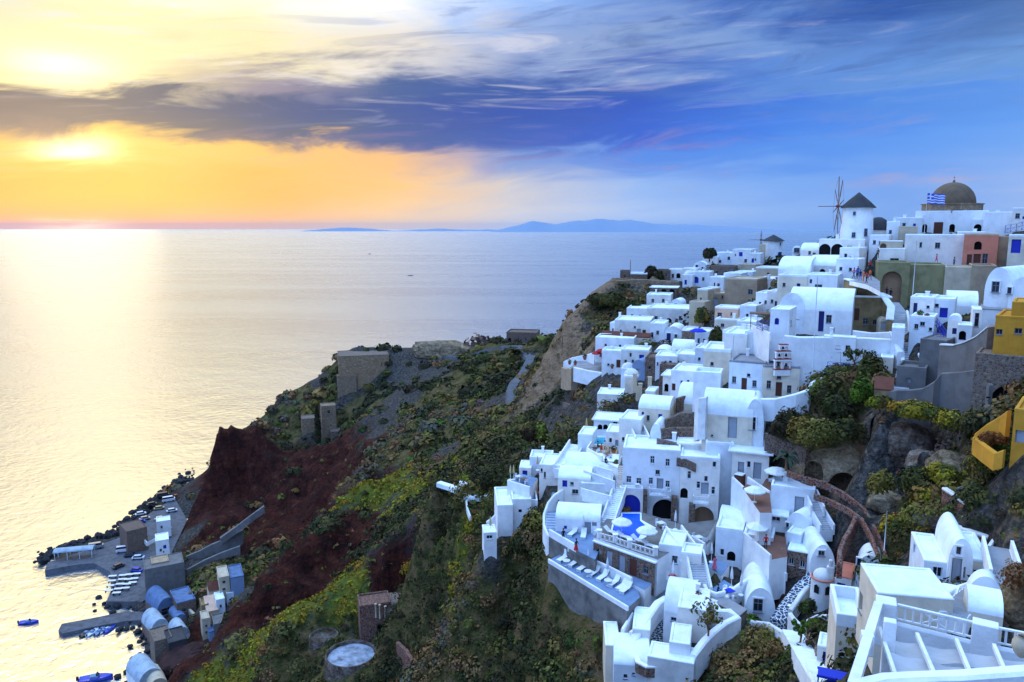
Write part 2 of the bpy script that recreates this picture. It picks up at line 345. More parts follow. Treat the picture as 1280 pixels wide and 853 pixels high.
# hidden backs of the ridges, and the hill under and behind the camera
for q in [(-123.5,300,13,'r'),(-129,303,2,'k'),(-126,312,16,'r'),(-127,326,18,'r'),(-120,293.5,15,'r'),(-111,290,14,'r'),(-150,360,-6,'k'),(-120,375,4,'k'),(-95,385,10,'k'),(-60,395,14,'k'),(-20,400,14,'k'),(15,390,22,'k'),(45,330,40,'k'),(-150,420,-12,'k'),(-90,440,-14,'k'),(0,460,-14,'k'),(60,430,-12,'k'),(-200,330,-10,'k'),(-200,260,-8,'k'),
          (-110,352,38,'k'),(-30,375,52,'k'),(10,360,56,'k'),(30,300,62,'g'),(40,260,80,'t'),
          (70,300,84,'t'),(110,320,84,'k'),(150,300,80,'k'),(90,380,20,'k'),(150,400,20,'k'),(90,440,-10,'k'),(200,400,-10,'k'),
          (100,240,104,'k'),(150,220,104,'k'),(110,180,114,'k'),(150,170,114,'k'),(100,150,116,'k'),(90,120,114,'k'),(110,90,113,'k'),(150,120,114,'k'),(200,150,110,'k'),(220,220,100,'k'),
          (90,70,111,'k'),(70,50,108,'k'),(70,25,100,'k'),(100,40,110,'k'),(30,20,94,'k'),(12,20,98,'k'),(0,0,112,'k'),(-30,0,100,'g'),(0,-30,116,'k'),(50,-20,116,'k'),(-60,-20,80,'g'),
          (0,30,92,'g'),(0,60,74,'g'),(20,55,76,'g'),(30,58,79,'g'),(-20,60,68,'g'),(-40,90,46,'g'),(-50,60,50,'g'),(-80,120,20,'r'),(-90,90,12,'r'),(-110,140,2,'k'),(-120,100,-3,'k'),(-150,150,-8,'k'),(-60,30,60,'g'),(-130,40,-6,'k'),(-180,80,-10,'k'),
          (20,78,70,'g'),(35,40,86,'k'),(45,30,90,'k'),(20,35,84,'g'),(55,40,92,'k')]: tw(*q)
CARVE = []   # (polygon [(x,y)], z, margin): ground is cut down to z inside
FOOT = []    # house base points added to the survey
def solve_tps(P, Z, lam):
    n = len(P); d = np.linalg.norm(P[:, None]-P[None], axis=2)
    K = np.where(d > 0, d*d*np.log(d+1e-9), 0)+np.eye(n)*lam
    A = np.zeros((n+3, n+3)); A[:n, :n] = K; A[:n, n] = 1; A[:n, n+1:] = P; A[n, :n] = 1; A[n+1:, :n] = P.T
    return np.linalg.solve(A, np.concatenate([Z, np.zeros(3)]))
KIND = {'r': (1,0,0,0), 'g': (0,1,0,0), 'y': (0,0,1,0), 'k': (0,0,0,0), 't': (0,0,0,1)}
def ground_setup():
    global GP, GW, GK, GKW
    pts = [(x, y, z, k) for x, y, z, k in TP]
    keep = []
    for q in FOOT:
        if all((q[0]-a[0])**2+(q[1]-a[1])**2 > 2.0**2 for a in keep): keep.append(q)
    keep2 = [a for a in pts if all((a[0]-q[0])**2+(a[1]-q[1])**2 > 2.5**2 for q in keep)]
    allp = keep2+keep; P = np.array([(a[0], a[1]) for a in allp])/10; Z = np.array([a[2] for a in allp], float)
    GKW = np.array([1.]*len(keep2)+[.06]*len(keep)); GP = P; GW = solve_tps(P, Z, .02); GK = np.array([KIND[a[3]] for a in allp], float)
def ground_raw(x, y):
    x = np.atleast_1d(np.asarray(x, float)); y = np.atleast_1d(np.asarray(y, float)); out = np.zeros(len(x))
    for s in range(0, len(x), 20000):
        q = np.stack([x[s:s+20000], y[s:s+20000]], 1)/10
        d2 = ((q[:, None]-GP[None])**2).sum(2); n = len(GP)
        out[s:s+20000] = (np.where(d2 > 0, .5*d2*np.log(d2+1e-12), 0))@GW[:n]+GW[n]+q@GW[n+1:]
    return out
def kinds(x, y):
    out = np.zeros((len(x), 4))
    for s in range(0, len(x), 20000):
        q = np.stack([x[s:s+20000], y[s:s+20000]], 1)/10
        w = GKW/(((q[:, None]-GP[None])**2).sum(2)+.02)**2.0; w /= w.sum(1, keepdims=True); out[s:s+20000] = w@GK
    return out
def in_poly(x, y, poly):
    ins = np.zeros(len(x), bool); n = len(poly)
    for i in range(n):
        x0, y0 = poly[i]; x1, y1 = poly[(i+1) % n]
        if y0 == y1: continue
        c = ((y0 > y) != (y1 > y)) & (x < (x1-x0)*(y-y0)/(y1-y0)+x0); ins ^= c
    return ins
def poly_dist(x, y, poly):
    d = np.full(len(x), 1e9); n = len(poly)
    for i in range(n):
        ax, ay = poly[i]; bx, by = poly[(i+1) % n]; vx, vy = bx-ax, by-ay; L = vx*vx+vy*vy+1e-9
        tt = np.clip(((x-ax)*vx+(y-ay)*vy)/L, 0, 1); d = np.minimum(d, np.hypot(x-ax-tt*vx, y-ay-tt*vy))
    return np.where(in_poly(x, y, poly), 0, d)
def ground(x, y, carve=True):
    x = np.atleast_1d(np.asarray(x, float)); y = np.atleast_1d(np.asarray(y, float))
    z = ground_raw(x, y)
    k = kinds(x, y); rock = k[:, 0]+k[:, 3]+.55
    far = np.clip((y-60)/150, .25, 1)
    gs = k[:, 1]+k[:, 2]; z = z-np.abs(fbm(x/11, y/11, z/25, 71, 3))*4.6*gs*far+gs*1.1*far
    z = z+(fbm(x/14, y/14, z/14, 3, 4)*2.4*far*rock+fbm(x/4, y/4, z/4, 9, 4)*.9*rock*far+fbm(x/1.6, y/1.6, z/1.6, 11, 3)*.3)
    rr = fbm(x/22, y/22, z/9, 31, 4); z = z+k[:, 0]*.9*np.sin(z*1.05+fbm(x/18, y/18, z*0, 61, 3)*5)
    r2 = fbm(x/13, y/13, z*0, 33, 3); z = z+k[:, 0]*(-np.sqrt(np.abs(rr))*3-np.abs(r2)*5.5+2.8+fbm(x/6, y/6, z/5, 37, 3)*2.0)
    if carve:
        for poly, zc, mg in CARVE:
            px = [a[0] for a in poly]; py = [a[1] for a in poly]
            s = np.nonzero((x > min(px)-mg-3) & (x < max(px)+mg+3) & (y > min(py)-mg-3) & (y < max(py)+mg+3))[0]
            if len(s) == 0: continue
            d = poly_dist(x[s], y[s], poly); lim = zc+np.maximum(0, d-mg)*3.0; z[s] = np.minimum(z[s], lim)
    return z
def make_ground_mats():
    m, t, b = mat('hillside'); p = pos(t)
    at = t.new('ShaderNodeAttribute', attribute_name='zone'); sp = t.new('ShaderNodeSeparateColor'); t.l.new(at.outputs['Color'], sp.inputs[0])
    at2 = t.new('ShaderNodeAttribute', attribute_name='zone_tan').outputs['Fac']
    nz = t.noise(p, .12, 5, .6).outputs[0]; nf = t.noise(p, 1.1, 5, .65).outputs[0]; nm = t.noise(p, .4, 4, .6).outputs[0]
    grey = t.ramp(nf, [(.3, (.02,.02,.018,1)), (.48, (.05,.045,.04,1)), (.62, (.10,.09,.085,1)), (.78, (.2,.19,.185,1))])
    mpz = t.new('ShaderNodeMapping'); t.set(mpz, 'Vector', p); mpz.inputs['Scale'].default_value = (.25, .25, 1.0)
    st = t.noise(mpz.outputs[0], .5, 5, .6).outputs[0]
    mpv = t.new('ShaderNodeMapping'); t.set(mpv, 'Vector', p); mpv.inputs['Scale'].default_value = (.5, .5, .07); sv = t.noise(mpv.outputs[0], .7, 6, .62, .4).outputs[0]
    red = t.ramp(t.math('ADD', t.math('ADD', t.math('MULTIPLY', st, .3), t.math('MULTIPLY', sv, .42)), t.math('MULTIPLY', nf, .28)), [(.36, (.006,.003,.003,1)), (.45, (.03,.008,.006,1)), (.54, (.07,.016,.009,1)), (.63, (.11,.042,.026,1)), (.74, (.15,.10,.08,1))])
    grn = t.ramp(nm, [(.25, (.02,.022,.008,1)), (.42, (.055,.055,.016,1)), (.53, (.11,.085,.03,1)), (.66, (.15,.095,.05,1)), (.8,(.09,.065,.05,1))])
    yel = t.ramp(nm, [(.3, (.03,.05,.012,1)), (.5, (.10,.115,.014,1)), (.7, (.17,.12,.015,1))])
    tan = t.ramp(t.math('ADD', t.math('MULTIPLY', st, .5), t.math('MULTIPLY', nf, .5)), [(.35, (.08,.05,.03,1)), (.5, (.23,.15,.09,1)), (.7, (.34,.25,.17,1))])
    j = t.math('MULTIPLY', t.math('SUBTRACT', nz, .5), 1.7); j2 = t.math('MULTIPLY', t.math('SUBTRACT', nf, .5), 1.6); jj = t.math('ADD', j, j2)
    def sel(w): return t.mapr(t.math('ADD', w, jj), .22, .78)
    c = t.mix(sel(sp.outputs[1]), grey, grn); c = t.mix(sel(at2), c, tan); c = t.mix(sel(sp.outputs[2]), c, yel); c = t.mix(sel(sp.outputs[0]), c, red)
    t.set(b, 'Base Color', c); t.set(b, 'Roughness', .95); t.set(b, 'Specular IOR Level', .1)
    bump(t, b, t.math('ADD', t.math('ADD', nf, t.math('MULTIPLY', nm, 2.)), t.math('MULTIPLY', t.math('MULTIPLY', sv, sp.outputs[0]), 5.)), 1., 1.0)
    return m
def build_ground():
    na, nr = 620, 470
    A = np.radians(np.linspace(-62, 66, na)); Rr = np.concatenate([[2], np.geomspace(8, 560, nr-1)])
    aa, rr = np.meshgrid(A, Rr); x = (rr*np.sin(aa)).ravel(); y = (rr*np.cos(aa)).ravel()
    z = ground(x, y)
    # steep faces: push sideways so that rock reads as ledges
    nx = fbm(x/5, y/5, z/2.2, 41, 3); ny = fbm(x/5, y/5, z/2.2, 53, 3); k = kinds(x, y)
    x2 = x+nx*1.2*(k[:, 0]+k[:, 3])*np.clip(y/200, .2, 1.2); y2 = y+ny*1.8*(k[:, 0]+k[:, 3])*np.clip(y/200, .2, 1.2)
    co = np.stack([x2, y2, z], 1); i = np.arange((nr-1)*na).reshape(nr-1, na)[:, :-1].ravel()
    fc = np.stack([i, i+1, i+na+1, i+na], 1)
    keep = (z[fc].max(1) > -9.5); fc = fc[keep]
    me = bpy.data.meshes.new('terrain'); me.vertices.add(len(co)); me.vertices.foreach_set('co', co.ravel())
    me.loops.add(len(fc)*4); me.loops.foreach_set('vertex_index', fc[:, ::-1].ravel().astype(np.int32)); me.polygons.add(len(fc))
    me.polygons.foreach_set('loop_start', np.arange(len(fc), dtype=np.int32)*4); me.polygons.foreach_set('loop_total', np.full(len(fc), 4, np.int32))
    me.polygons.foreach_set('use_smooth', np.ones(len(fc), bool)); me.update(calc_edges=True)
    a = me.color_attributes.new('zone', 'FLOAT_COLOR', 'POINT'); a.data.foreach_set('color', np.concatenate([k[:, :3], np.ones((len(k), 1))], 1).ravel())
    a2 = me.attributes.new('zone_tan', 'FLOAT', 'POINT'); a2.data.foreach_set('value', k[:, 3].copy())
    me.materials.append(make_ground_mats()); o = link('terrain', me); tag(o, 'steep volcanic hillside and promontory', None, None, 'structure')
    return o
# ================= building materials =================
def plaster(name, c, stain=.25, rough=.85, bs=.25):
    m, t, b = mat(name); p = pos(t); c = lin(c) if isinstance(c, str) else tuple(c)+(1,)
    n = t.noise(p, .6, 5, .6).outputs[0]; mp = t.new('ShaderNodeMapping'); t.set(mp, 'Vector', p); mp.inputs['Scale'].default_value = (2.2, 2.2, .25)
    n2 = t.noise(mp.outputs[0], 1., 5, .65).outputs[0]; n3 = t.noise(p, 6, 3).outputs[0]
    d = tuple(x*(1-stain) for x in c[:3])+(1,)
    cc = t.mix(t.mapr(n, .42, .72), c, d); cc = t.mix(t.mapr(n2, .56, .8, 0, .55), cc, tuple(x*(1-stain*1.3) for x in c[:3])+(1,))
    t.set(b, 'Base Color', cc); t.set(b, 'Roughness', rough); t.set(b, 'Specular IOR Level', .15); bump(t, b, t.math('ADD', n3, t.math('MULTIPLY', n, 2.)), bs, .06); return m
def rubble(name, cs, scale=3.8, mortar=(.20,.18,.16,1)):
    m, t, b = mat(name); p = pos(t); q = t.vec('ADD', p, t.vec('SCALE', t.noise(p, 2.).outputs[1], sc=.25))
    vo = t.new('ShaderNodeTexVoronoi', feature='F1'); t.set(vo, 'Vector', q); t.set(vo, 'Scale', scale)
    ve = t.new('ShaderNodeTexVoronoi', feature='DISTANCE_TO_EDGE'); t.set(ve, 'Vector', q); t.set(ve, 'Scale', scale)
    sp = t.new('ShaderNodeSeparateColor'); t.l.new(vo.outputs['Color'], sp.inputs[0])
    c = t.ramp(sp.outputs[0], [(i/(len(cs)-1), tuple(x)+(1,)) for i, x in enumerate(cs)]); c = t.mix(t.mapr(ve.outputs[0], .03, .09), mortar, c)
    t.set(b, 'Base Color', c); t.set(b, 'Roughness', .95); t.set(b, 'Specular IOR Level', .1); bump(t, b, ve.outputs[0], .8, .12); return m
WHITE = plaster('whitewash', (.80,.81,.82), .20, bs=.4)
WHITES = [WHITE, WHITE, plaster('warm whitewash', (.82,.77,.71), .2, bs=.4), plaster('cool whitewash', (.72,.77,.83), .2, bs=.4), plaster('dusty whitewash', (.70,.68,.65), .3, bs=.45), plaster('cream limewash', (.72,.63,.50), .25, bs=.4)]
WHITE2 = plaster('aged whitewash', (.70,.70,.69), .3)
LIME = plaster('limewashed roof', (.80,.84,.87), .22)
PGREY = plaster('grey plaster', (.17,.16,.155), .35)
RETAIN = plaster('stained concrete wall', (.20,.19,.18), .65, bs=.7)
PBLUE = plaster('blue grey paint', (.20,.27,.40), .15)
DKCAP = plaster('weathered dark cap', (.055,.055,.06), .4)
TAN = plaster('sand plaster', (.40,.29,.19), .35)
CREAM = plaster('cream plaster', (.52,.43,.31), .25)
PINK = plaster('salmon plaster', (.58,.20,.13), .2)
PEACH = plaster('peach plaster', (.62,.40,.28), .2)
OLIVE = plaster('olive plaster', (.27,.24,.12), .4)
OCHRE = plaster('ochre plaster', (.28,.20,.10), .65)
YELLOW = plaster('yellow paint', (.58,.27,.03), .25)
DOME = plaster('brown dome plaster', (.16,.11,.07), .35)
CEM = plaster('cement floor', (.27,.27,.29), .35)
BLUEFL = plaster('blue grey painted floor', (.16,.24,.38), .25)
BRFLOOR = plaster('terracotta floor', (.21,.10,.07), .3)
STONE = rubble('brown rubble stone', [(.06,.03,.02),(.17,.08,.045),(.08,.05,.04),(.24,.14,.09),(.12,.08,.06)])
STONEG = rubble('grey rubble stone', [(.08,.055,.045),(.20,.14,.10),(.11,.07,.05),(.28,.20,.14),(.14,.07,.045)], 3.6)
STONER = rubble('red lava rubble', [(.09,.02,.012),(.24,.065,.03),(.07,.03,.025),(.30,.14,.09)], 3.4)
STONET = rubble('tan masonry', [(.20,.13,.075),(.30,.20,.12),(.24,.17,.11),(.34,.24,.15)], 1.4, (.16,.12,.09,1))
PEBBLE = rubble('white joined dark paving', [(.03,.04,.07),(.06,.07,.10),(.05,.05,.08)], 2.3, (.75,.78,.82,1))
TRIPAT = PEBBLE
TILE = plaster('red brown roofing', (.13,.045,.03), .4)
BLUE = plain('blue paint', (.015,.03,.42), .5); DBLUE = plain('navy paint', (.01,.02,.14), .5)
BROWN = plain('brown wood', (.10,.03,.015), .6); GREYD = plain('pale grey door paint', (.30,.33,.38), .6); TEAL = plain('teal paint', (.02,.17,.20), .5)
GLASS, _t, _b = mat('dark window glass'); _t.set(_b, 'Base Color', (.012,.016,.03,1)); _t.set(_b, 'Roughness', .15); _t.set(_b, 'Specular IOR Level', .5)
FRAME = plain('white frame paint', (.62,.64,.68), .5); GFRAME = plain('grey frame paint', (.18,.2,.24), .5)
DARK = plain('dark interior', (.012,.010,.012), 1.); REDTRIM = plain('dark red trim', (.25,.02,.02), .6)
WOOD = plain('weathered timber', (.16,.09,.05), .8); IRON = plain('dark iron', (.02,.02,.025), .5, .4)
TANBOX = plaster('tan interior', (.32,.2,.12), .3)

# ================= openings =================
_cache = {}
def opening_mesh(kind, w, h, wm=None):
    key = (kind, round(w, 1), round(h, 1), wm.name if kind in 'aAc' else '')
    if key in _cache: return _cache[key]
    mb = MB(); D = .2
    if kind in 'wsb' or kind == 'k':
        fr = {'w': GFRAME, 's': FRAME, 'b': BLUE, 'k': BROWN}[kind]; fill = {'w': GLASS, 's': GLASS, 'b': BLUE, 'k': GLASS}[kind]
        mb.mi = 1; mb.add([(-w/2, .16, 0), (w/2, .16, 0), (w/2, .16, h), (-w/2, .16, h)], [(0,1,2,3)])
        mb.mi = 0; e = min(.07, w*.12)
        mb.box(-w/2+.001, -w/2+e, .08, .155, .001, h-.001); mb.box(w/2-e, w/2-.001, .08, .155, .001, h-.001)
        mb.box(-w/2+e, w/2-e, .081, .155, .001, e); mb.box(-w/2+e, w/2-e, .081, .155, h-e, h-.001)
        if w > .5: mb.box(-e*.35, e*.35, .09, .15, e, h-e)
        if h > .9: mb.box(-w/2+e, -e*.35, .092, .149, h*.6, h*.6+e*.7); mb.box(e*.35, w/2-e, .092, .149, h*.6, h*.6+e*.7)
        if kind in 'sw': mb.box(-w/2-.06, w/2+.06, -.18, .07, -.07, -.001)
        mats = [fr, fill]; nm = 'window'
    elif kind in 'dgDtn':
        c = {'d': BROWN, 'g': GREYD, 'D': BLUE, 't': TEAL, 'n': DBLUE}[kind]; e = min(.08, w*.1)
        mb.box(-w/2+.001, w/2-.001, .14, .17, .001, h-.001)
        for a, b2 in ((-w/2+e, -e*.3), (e*.3, w/2-e)):
            for z0, z1 in ((e, h*.45), (h*.5, h-e)): mb.box(a+.03, b2-.03, .115, .139, z0, z1)
        mb.mi = 1; mb.box(-w/2+.001, -w/2+e*.7, .05, .138, .001, h-.001); mb.box(w/2-e*.7, w/2-.001, .05, .138, .001, h-.001); mb.box(-w/2+e*.7, w/2-e*.7, .051, .137, h-e*.7, h-.001)
        mats = [c, c if kind in 'DtnG' else GFRAME]; nm = 'door'
    else:   # 'a' deep arched opening; 'A' with tan interior; 'c' arched blue
        n = 14; r = w/2; pts = [(-r*math.cos(PI*i/n), h-r+r*math.sin(PI*i/n)) if h > r else (-r*math.cos(PI*i/n), h*math.sin(PI*i/n)) for i in range(n+1)]
        z0 = pts[0][1]
        vs = [(x, .012, z) for x, z in pts]+[(x, .012, h) for x, z in pts]; mb.mi = 0
        mb.add(vs, [(i, i+1, n+2+i, n+1+i) for i in range(n)])
        dp = .9 if kind != 'c' else .4
        out = [(-r, 0)]+pts+[(r, 0)] if z0 > .01 else pts; m = len(out)
        mb.mi = 1; mb.add([(x, .012, z) for x, z in out]+[(x, dp, z) for x, z in out], [(i+1, i, m+i, m+i+1) for i in range(m-1)])
        mb.add([(x, dp, z) for x, z in out], [tuple(range(m))])
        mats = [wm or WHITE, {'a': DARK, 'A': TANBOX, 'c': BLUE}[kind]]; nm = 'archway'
    me = mb.mesh(nm, mats); _cache[key] = (me, nm); return me, nm
def wall_panel(mb, L, z0, z1, ops, M, depth=.32):
    """one wall from s=0..L, z0..z1 on local plane (s, 0, z), outside towards -y, openings with reveals"""
    good = []
    for o in ops:
        s0, s1, a, b = o[:4]
        if s0 < .05 or s1 > L-.05 or a < z0+.02 or b > z1-.03 or s1-s0 < .1 or b-a < .1: continue
        if any(not (s1+.05 < g[0] or s0-.05 > g[1] or b+.05 < g[2] or a-.05 > g[3]) for g in good): continue
        good.append(o)
    xs = sorted({0, L, *[g[0] for g in good], *[g[1] for g in good]}); zs = sorted({z0, z1, *[g[2] for g in good], *[g[3] for g in good]})
    T = lambda s, y, z: M @ Vector((s, y, z))
    for i in range(len(xs)-1):
        for j in range(len(zs)-1):
            cx, cz = (xs[i]+xs[i+1])/2, (zs[j]+zs[j+1])/2
            if any(g[0] < cx < g[1] and g[2] < cz < g[3] for g in good): continue
            mb.add([T(xs[i], 0, zs[j]), T(xs[i+1], 0, zs[j]), T(xs[i+1], 0, zs[j+1]), T(xs[i], 0, zs[j+1])], [(0,1,2,3)])
    for s0, s1, a, b, *r in good:
        q = [(s0, a), (s1, a), (s1, b), (s0, b)]
        for k in range(4):
            (sa, za), (sb, zb) = q[k], q[(k+1) % 4]
            mb.add([T(sa, 0, za), T(sa, depth, za), T(sb, depth, zb), T(sb, 0, zb)], [(0,1,2,3)])
    return good
def roof_flat(mb, x0, x1, y0, y1, z, par=.35, over=.0, th=.28, drop=.0):
    prof = [(-over-.02, -drop-.02), (-over-.02, par-.07), (-over+.03, par-.015), (-over+.1, par), (-over+th-.08, par), (-over+th-.02, par-.03), (-over+th, par-.1), (-over+th, .05)]
    vs = []
    for o, h in prof:
        vs += [(x0+o, y0+o, z+h), (x1-o, y0+o, z+h), (x1-o, y1-o, z+h), (x0+o, y1-o, z+h)]
    fs = [(4*k+i, 4*k+(i+1) % 4, 4*k+4+(i+1) % 4, 4*k+4+i) for k in range(len(prof)-1) for i in range(4)]
    L = 4*(len(prof)-1); fs += [(L, L+1, L+2, L+3), (3, 2, 1, 0)]; mb.add(vs, fs)
def vault(mb, x0, x1, y0, y1, z, rise, axis='y', n=16, over=.0):
    vs = []; cx = (x0+x1)/2 if axis == 'y' else (y0+y1)/2; hw = ((x1-x0) if axis == 'y' else (y1-y0))/2
    e0, e1 = (y0-over, y1+over) if axis == 'y' else (x0-over, x1+over)
    for e in (e0, e1):
        for i in range(n+1):
            a = PI*i/n; s = cx-hw*math.cos(a); h = z+rise*math.sin(a)
            vs.append((s, e, h) if axis == 'y' else (e, s, h))
    mb.add(vs, [(i, i+1, n+2+i, n+1+i) for i in range(n)], True)
    mb.add(vs[:n+1], [tuple(range(n+1))[::-1]]); mb.add(vs[n+1:], [tuple(range(n+1))])
def chimney_mb(mb, x, y, z, w=.45, h=.8):
    mb.rbox(x-w/2, x+w/2, y-w/2, y+w/2, z-.3, z+h, .05); mb.rbox(x-w/2-.07, x+w/2+.07, y-w/2-.07, y+w/2+.07, z+h+.005, z+h+.12, .04)
def house(label, u0, v0, u1, v1, Y, d=5., rot=0., roof='flat', op='', wall=None, rmat=None, name='house', cat='house', group='houses of the hillside village', down=2.5,
          par=.35, rise=None, chim=None, dome=None, foot=True, over=0., aop='WHITE', carve=True):
    wall = wall or WHITE; rmat = rmat or (LIME if wall is WHITE else wall)
    uc = (u0+u1)/2; B = W(uc, v1, Y); rz = R(rot)*.7-math.atan2(B.x, B.y); X = Vector((math.cos(rz), math.sin(rz), 0)); N = Vector((math.sin(rz), -math.cos(rz), 0))
    def hit(u, v, P, nn):
        dd = ray(u, v); o = Vector((0, 0, H)); return o+dd*((P-o).dot(nn)/dd.dot(nn))
    xl = (hit(u0, v1, B, N)-B).dot(X); xr = (hit(u1, v1, B, N)-B).dot(X); B = B+X*(xl+xr)/2; w = xr-xl
    h = hit(uc, v0, B, N).z-B.z
    root = thing(name, label, cat, B, rz, group)
    if foot: FOOT.append((B.x, B.y, B.z-.4, 'k'))
    IM = (Matrix.Translation(B) @ Matrix.Rotation(rz, 4, 'Z')).inverted()
    hw = w/2; hh = h
    if roof in ('vault', 'vaultx'):
        rise = rise if rise is not None else min(.5*(w if roof == 'vault' else d), h*.6)
        hh = h-rise
    sides = {'F': (Matrix.Translation((-hw, 0, 0)), w), 'R': (Matrix.Translation((hw, 0, 0)) @ Matrix.Rotation(PI/2, 4, 'Z'), d),
             'L': (Matrix.Translation((-hw, d, 0)) @ Matrix.Rotation(-PI/2, 4, 'Z'), d), 'B': (Matrix.Translation((hw, d, 0)) @ Matrix.Rotation(PI, 4, 'Z'), w)}
    ops = {'F': [], 'R': [], 'L': [], 'B': []}
    for s in [q for q in op.split(';') if q.strip()]:
        q = [a.strip() for a in s.split(',')]; k = q[0]; sd_ = 'F'
        if len(k) > 1: sd_, k = k[0], k[1]
        u, v, pw, ph = map(float, q[1:5]); M, L = sides[sd_]
        P0 = root_m(B, rz) @ (M @ Vector((0, 0, 0))); nn = (root_m(B, rz).to_3x3() @ (M.to_3x3() @ Vector((0, -1, 0))))
        P = hit(u, v, P0, nn); lp = M.inverted() @ (IM @ P)
        sc = (P-Vector((0, 0, H))).length/F; cosf = abs(nn.dot(ray(u, v).normalized())) if sd_ == 'F' else max(.35, abs(nn.dot(ray(u, v).normalized())))
        ow, oh = max(.25, pw*sc/max(.5, cosf)), ph*sc
        a = max(lp.z-oh/2, .03 if lp.z-oh/2 < .25 and k in 'dgDtnaAc' else -9); b2 = lp.z+oh/2
        ow = max(.3, round(ow, 1)); b2 = a+max(.3, round(b2-a, 1))
        if roof != 'vault' and b2 > hh-.12 and a < hh-.7: b2 = round(hh-.15-a-.05, 1)+a
        ops[sd_].append((lp.x-ow/2, lp.x+ow/2, a, b2, k))
    if wall is WHITE and cat == 'house' and w > 2.6 and h > 2 and not any(x in label for x in ('blank', 'plain', 'large flat', 'open topped')):
        for sd_, L in (('F', w), ('R', d), ('L', d)):
            nn = 1 if (sd_ != 'F' or len(ops['F']) > 1) else 2
            for _ in range(nn):
                if rnd.random() < .6:
                    ww, wh = rnd.choice([.4, .5, .6]), rnd.choice([.5, .7, .9]); s0 = rnd.uniform(.5, max(.6, L-1.2)); z0 = rnd.uniform(.35, .75)*max(hh, 1.2)
                    if z0+wh < hh-.3: ops[sd_].append((s0, s0+ww, z0, z0+wh, rnd.choice('wwsbk')))
    mb = MB()
    for k, (M, L) in sides.items():
        top = hh
        if k == 'F' and roof == 'vault':
            for s0, s1, a, b2, kd in [o_ for o_ in ops[k] if o_[3] > top-.03]:
                if kd in 'aAc': kd = 'w'
                me, nm = opening_mesh(kd, s1-s0, b2-a, wall); o = link(nm, me, root); o.matrix_basis = M @ Matrix.Translation(((s0+s1)/2, -.19, a))
                cs = MB(); e = .12; w2 = (s1-s0)/2; q = b2-a
                cs.box(-w2-e, -w2, -.02, .25, -.02, q+e); cs.box(w2, w2+e, -.02, .25, -.02, q+e); cs.box(-w2, w2, -.018, .25, q, q+e); cs.build('casing', wall, o)
            ops[k] = [o_ for o_ in ops[k] if o_[3] <= top-.03]
        g = wall_panel(mb, L, -down, top, ops[k], M)
        for s0, s1, a, b2, kd in g:
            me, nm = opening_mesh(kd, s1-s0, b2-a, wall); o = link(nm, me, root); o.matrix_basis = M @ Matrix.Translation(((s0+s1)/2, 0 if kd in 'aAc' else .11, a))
    mb.build('wall', rnd.choice(WHITES[:4] if 'hotel' in str(group) else WHITES) if wall is WHITE else wall, root)
    rb = MB()
    if roof == 'flat': roof_flat(rb, -hw, hw, 0, d, hh, par, over)
    elif roof == 'slab': roof_flat(rb, -hw, hw, 0, d, hh, .22, max(over, .3), .12, .0)
    elif roof == 'vault': vault(rb, -hw, hw, 0, d, hh, rise, 'y'); mb = None
    elif roof == 'vaultx': vault(rb, -hw, hw, 0, d, hh, rise, 'x')
    elif roof == 'slope': rb.add([(-hw-.05, -.05, hh), (hw+.05, -.05, hh), (hw+.05, d, hh+d*.35), (-hw-.05, d, hh+d*.35), (-hw-.05, -.05, hh+.15), (hw+.05, -.05, hh+.15), (hw+.05, d, hh+d*.35+.15), (-hw-.05, d, hh+d*.35+.15)],
             [(0,3,2,1),(4,5,6,7),(0,1,5,4),(1,2,6,5),(2,3,7,6),(3,0,4,7)])
    elif roof == 'gable':
        g = d*.28; rb.add([(-hw-.1, -.15, hh), (hw+.1, -.15, hh), (hw+.1, d/2, hh+g), (-hw-.1, d/2, hh+g), (hw+.1, d+.15, hh), (-hw-.1, d+.15, hh)], [(0,1,2,3),(3,2,4,5),(0,3,5),(1,4,2),(0,5,4,1)])
    ro = rb.build('roof', rmat, root)
    if dome:
        dx, dy, r, dr = dome; db = MB(); z0 = hh+.06
        db.lathe((dx, dy, z0), [(r*1.05, -.3), (r*1.05, dr), (r, dr)]+[(r*math.cos(a), dr+r*.85*math.sin(a)) for a in [PI/2*i/9 for i in range(1, 9)]]+[(.05, dr+r*.85)], 24)
        db.build('dome', WHITE2, root)
    if chim is None and roof in ('flat',) and wall is WHITE and w > 3 and rnd.random() < .7: chim = [(rnd.uniform(-hw+.8, hw-.8), d-rnd.uniform(.5, 1.2))]
    for cx, cy in (chim or []):
        cb = MB(); chimney_mb(cb, cx, cy, hh+(.05 if roof == 'flat' else rise*.6 if rise else .1), .4+.2*rnd.random(), .5+.6*rnd.random()); cb.build('chimney', WHITE, ro)
    if carve:
        fp = [(root_m(B, rz) @ Vector(q)).to_2d() for q in ((-hw, -.2, 0), (hw, -.2, 0), (hw, d, 0), (-hw, d, 0))]; CARVE.append(([tuple(q) for q in fp], B.z-.15, .5))
    return root
def root_m(B, rz): return Matrix.Translation(B) @ Matrix.Rotation(rz, 4, 'Z')

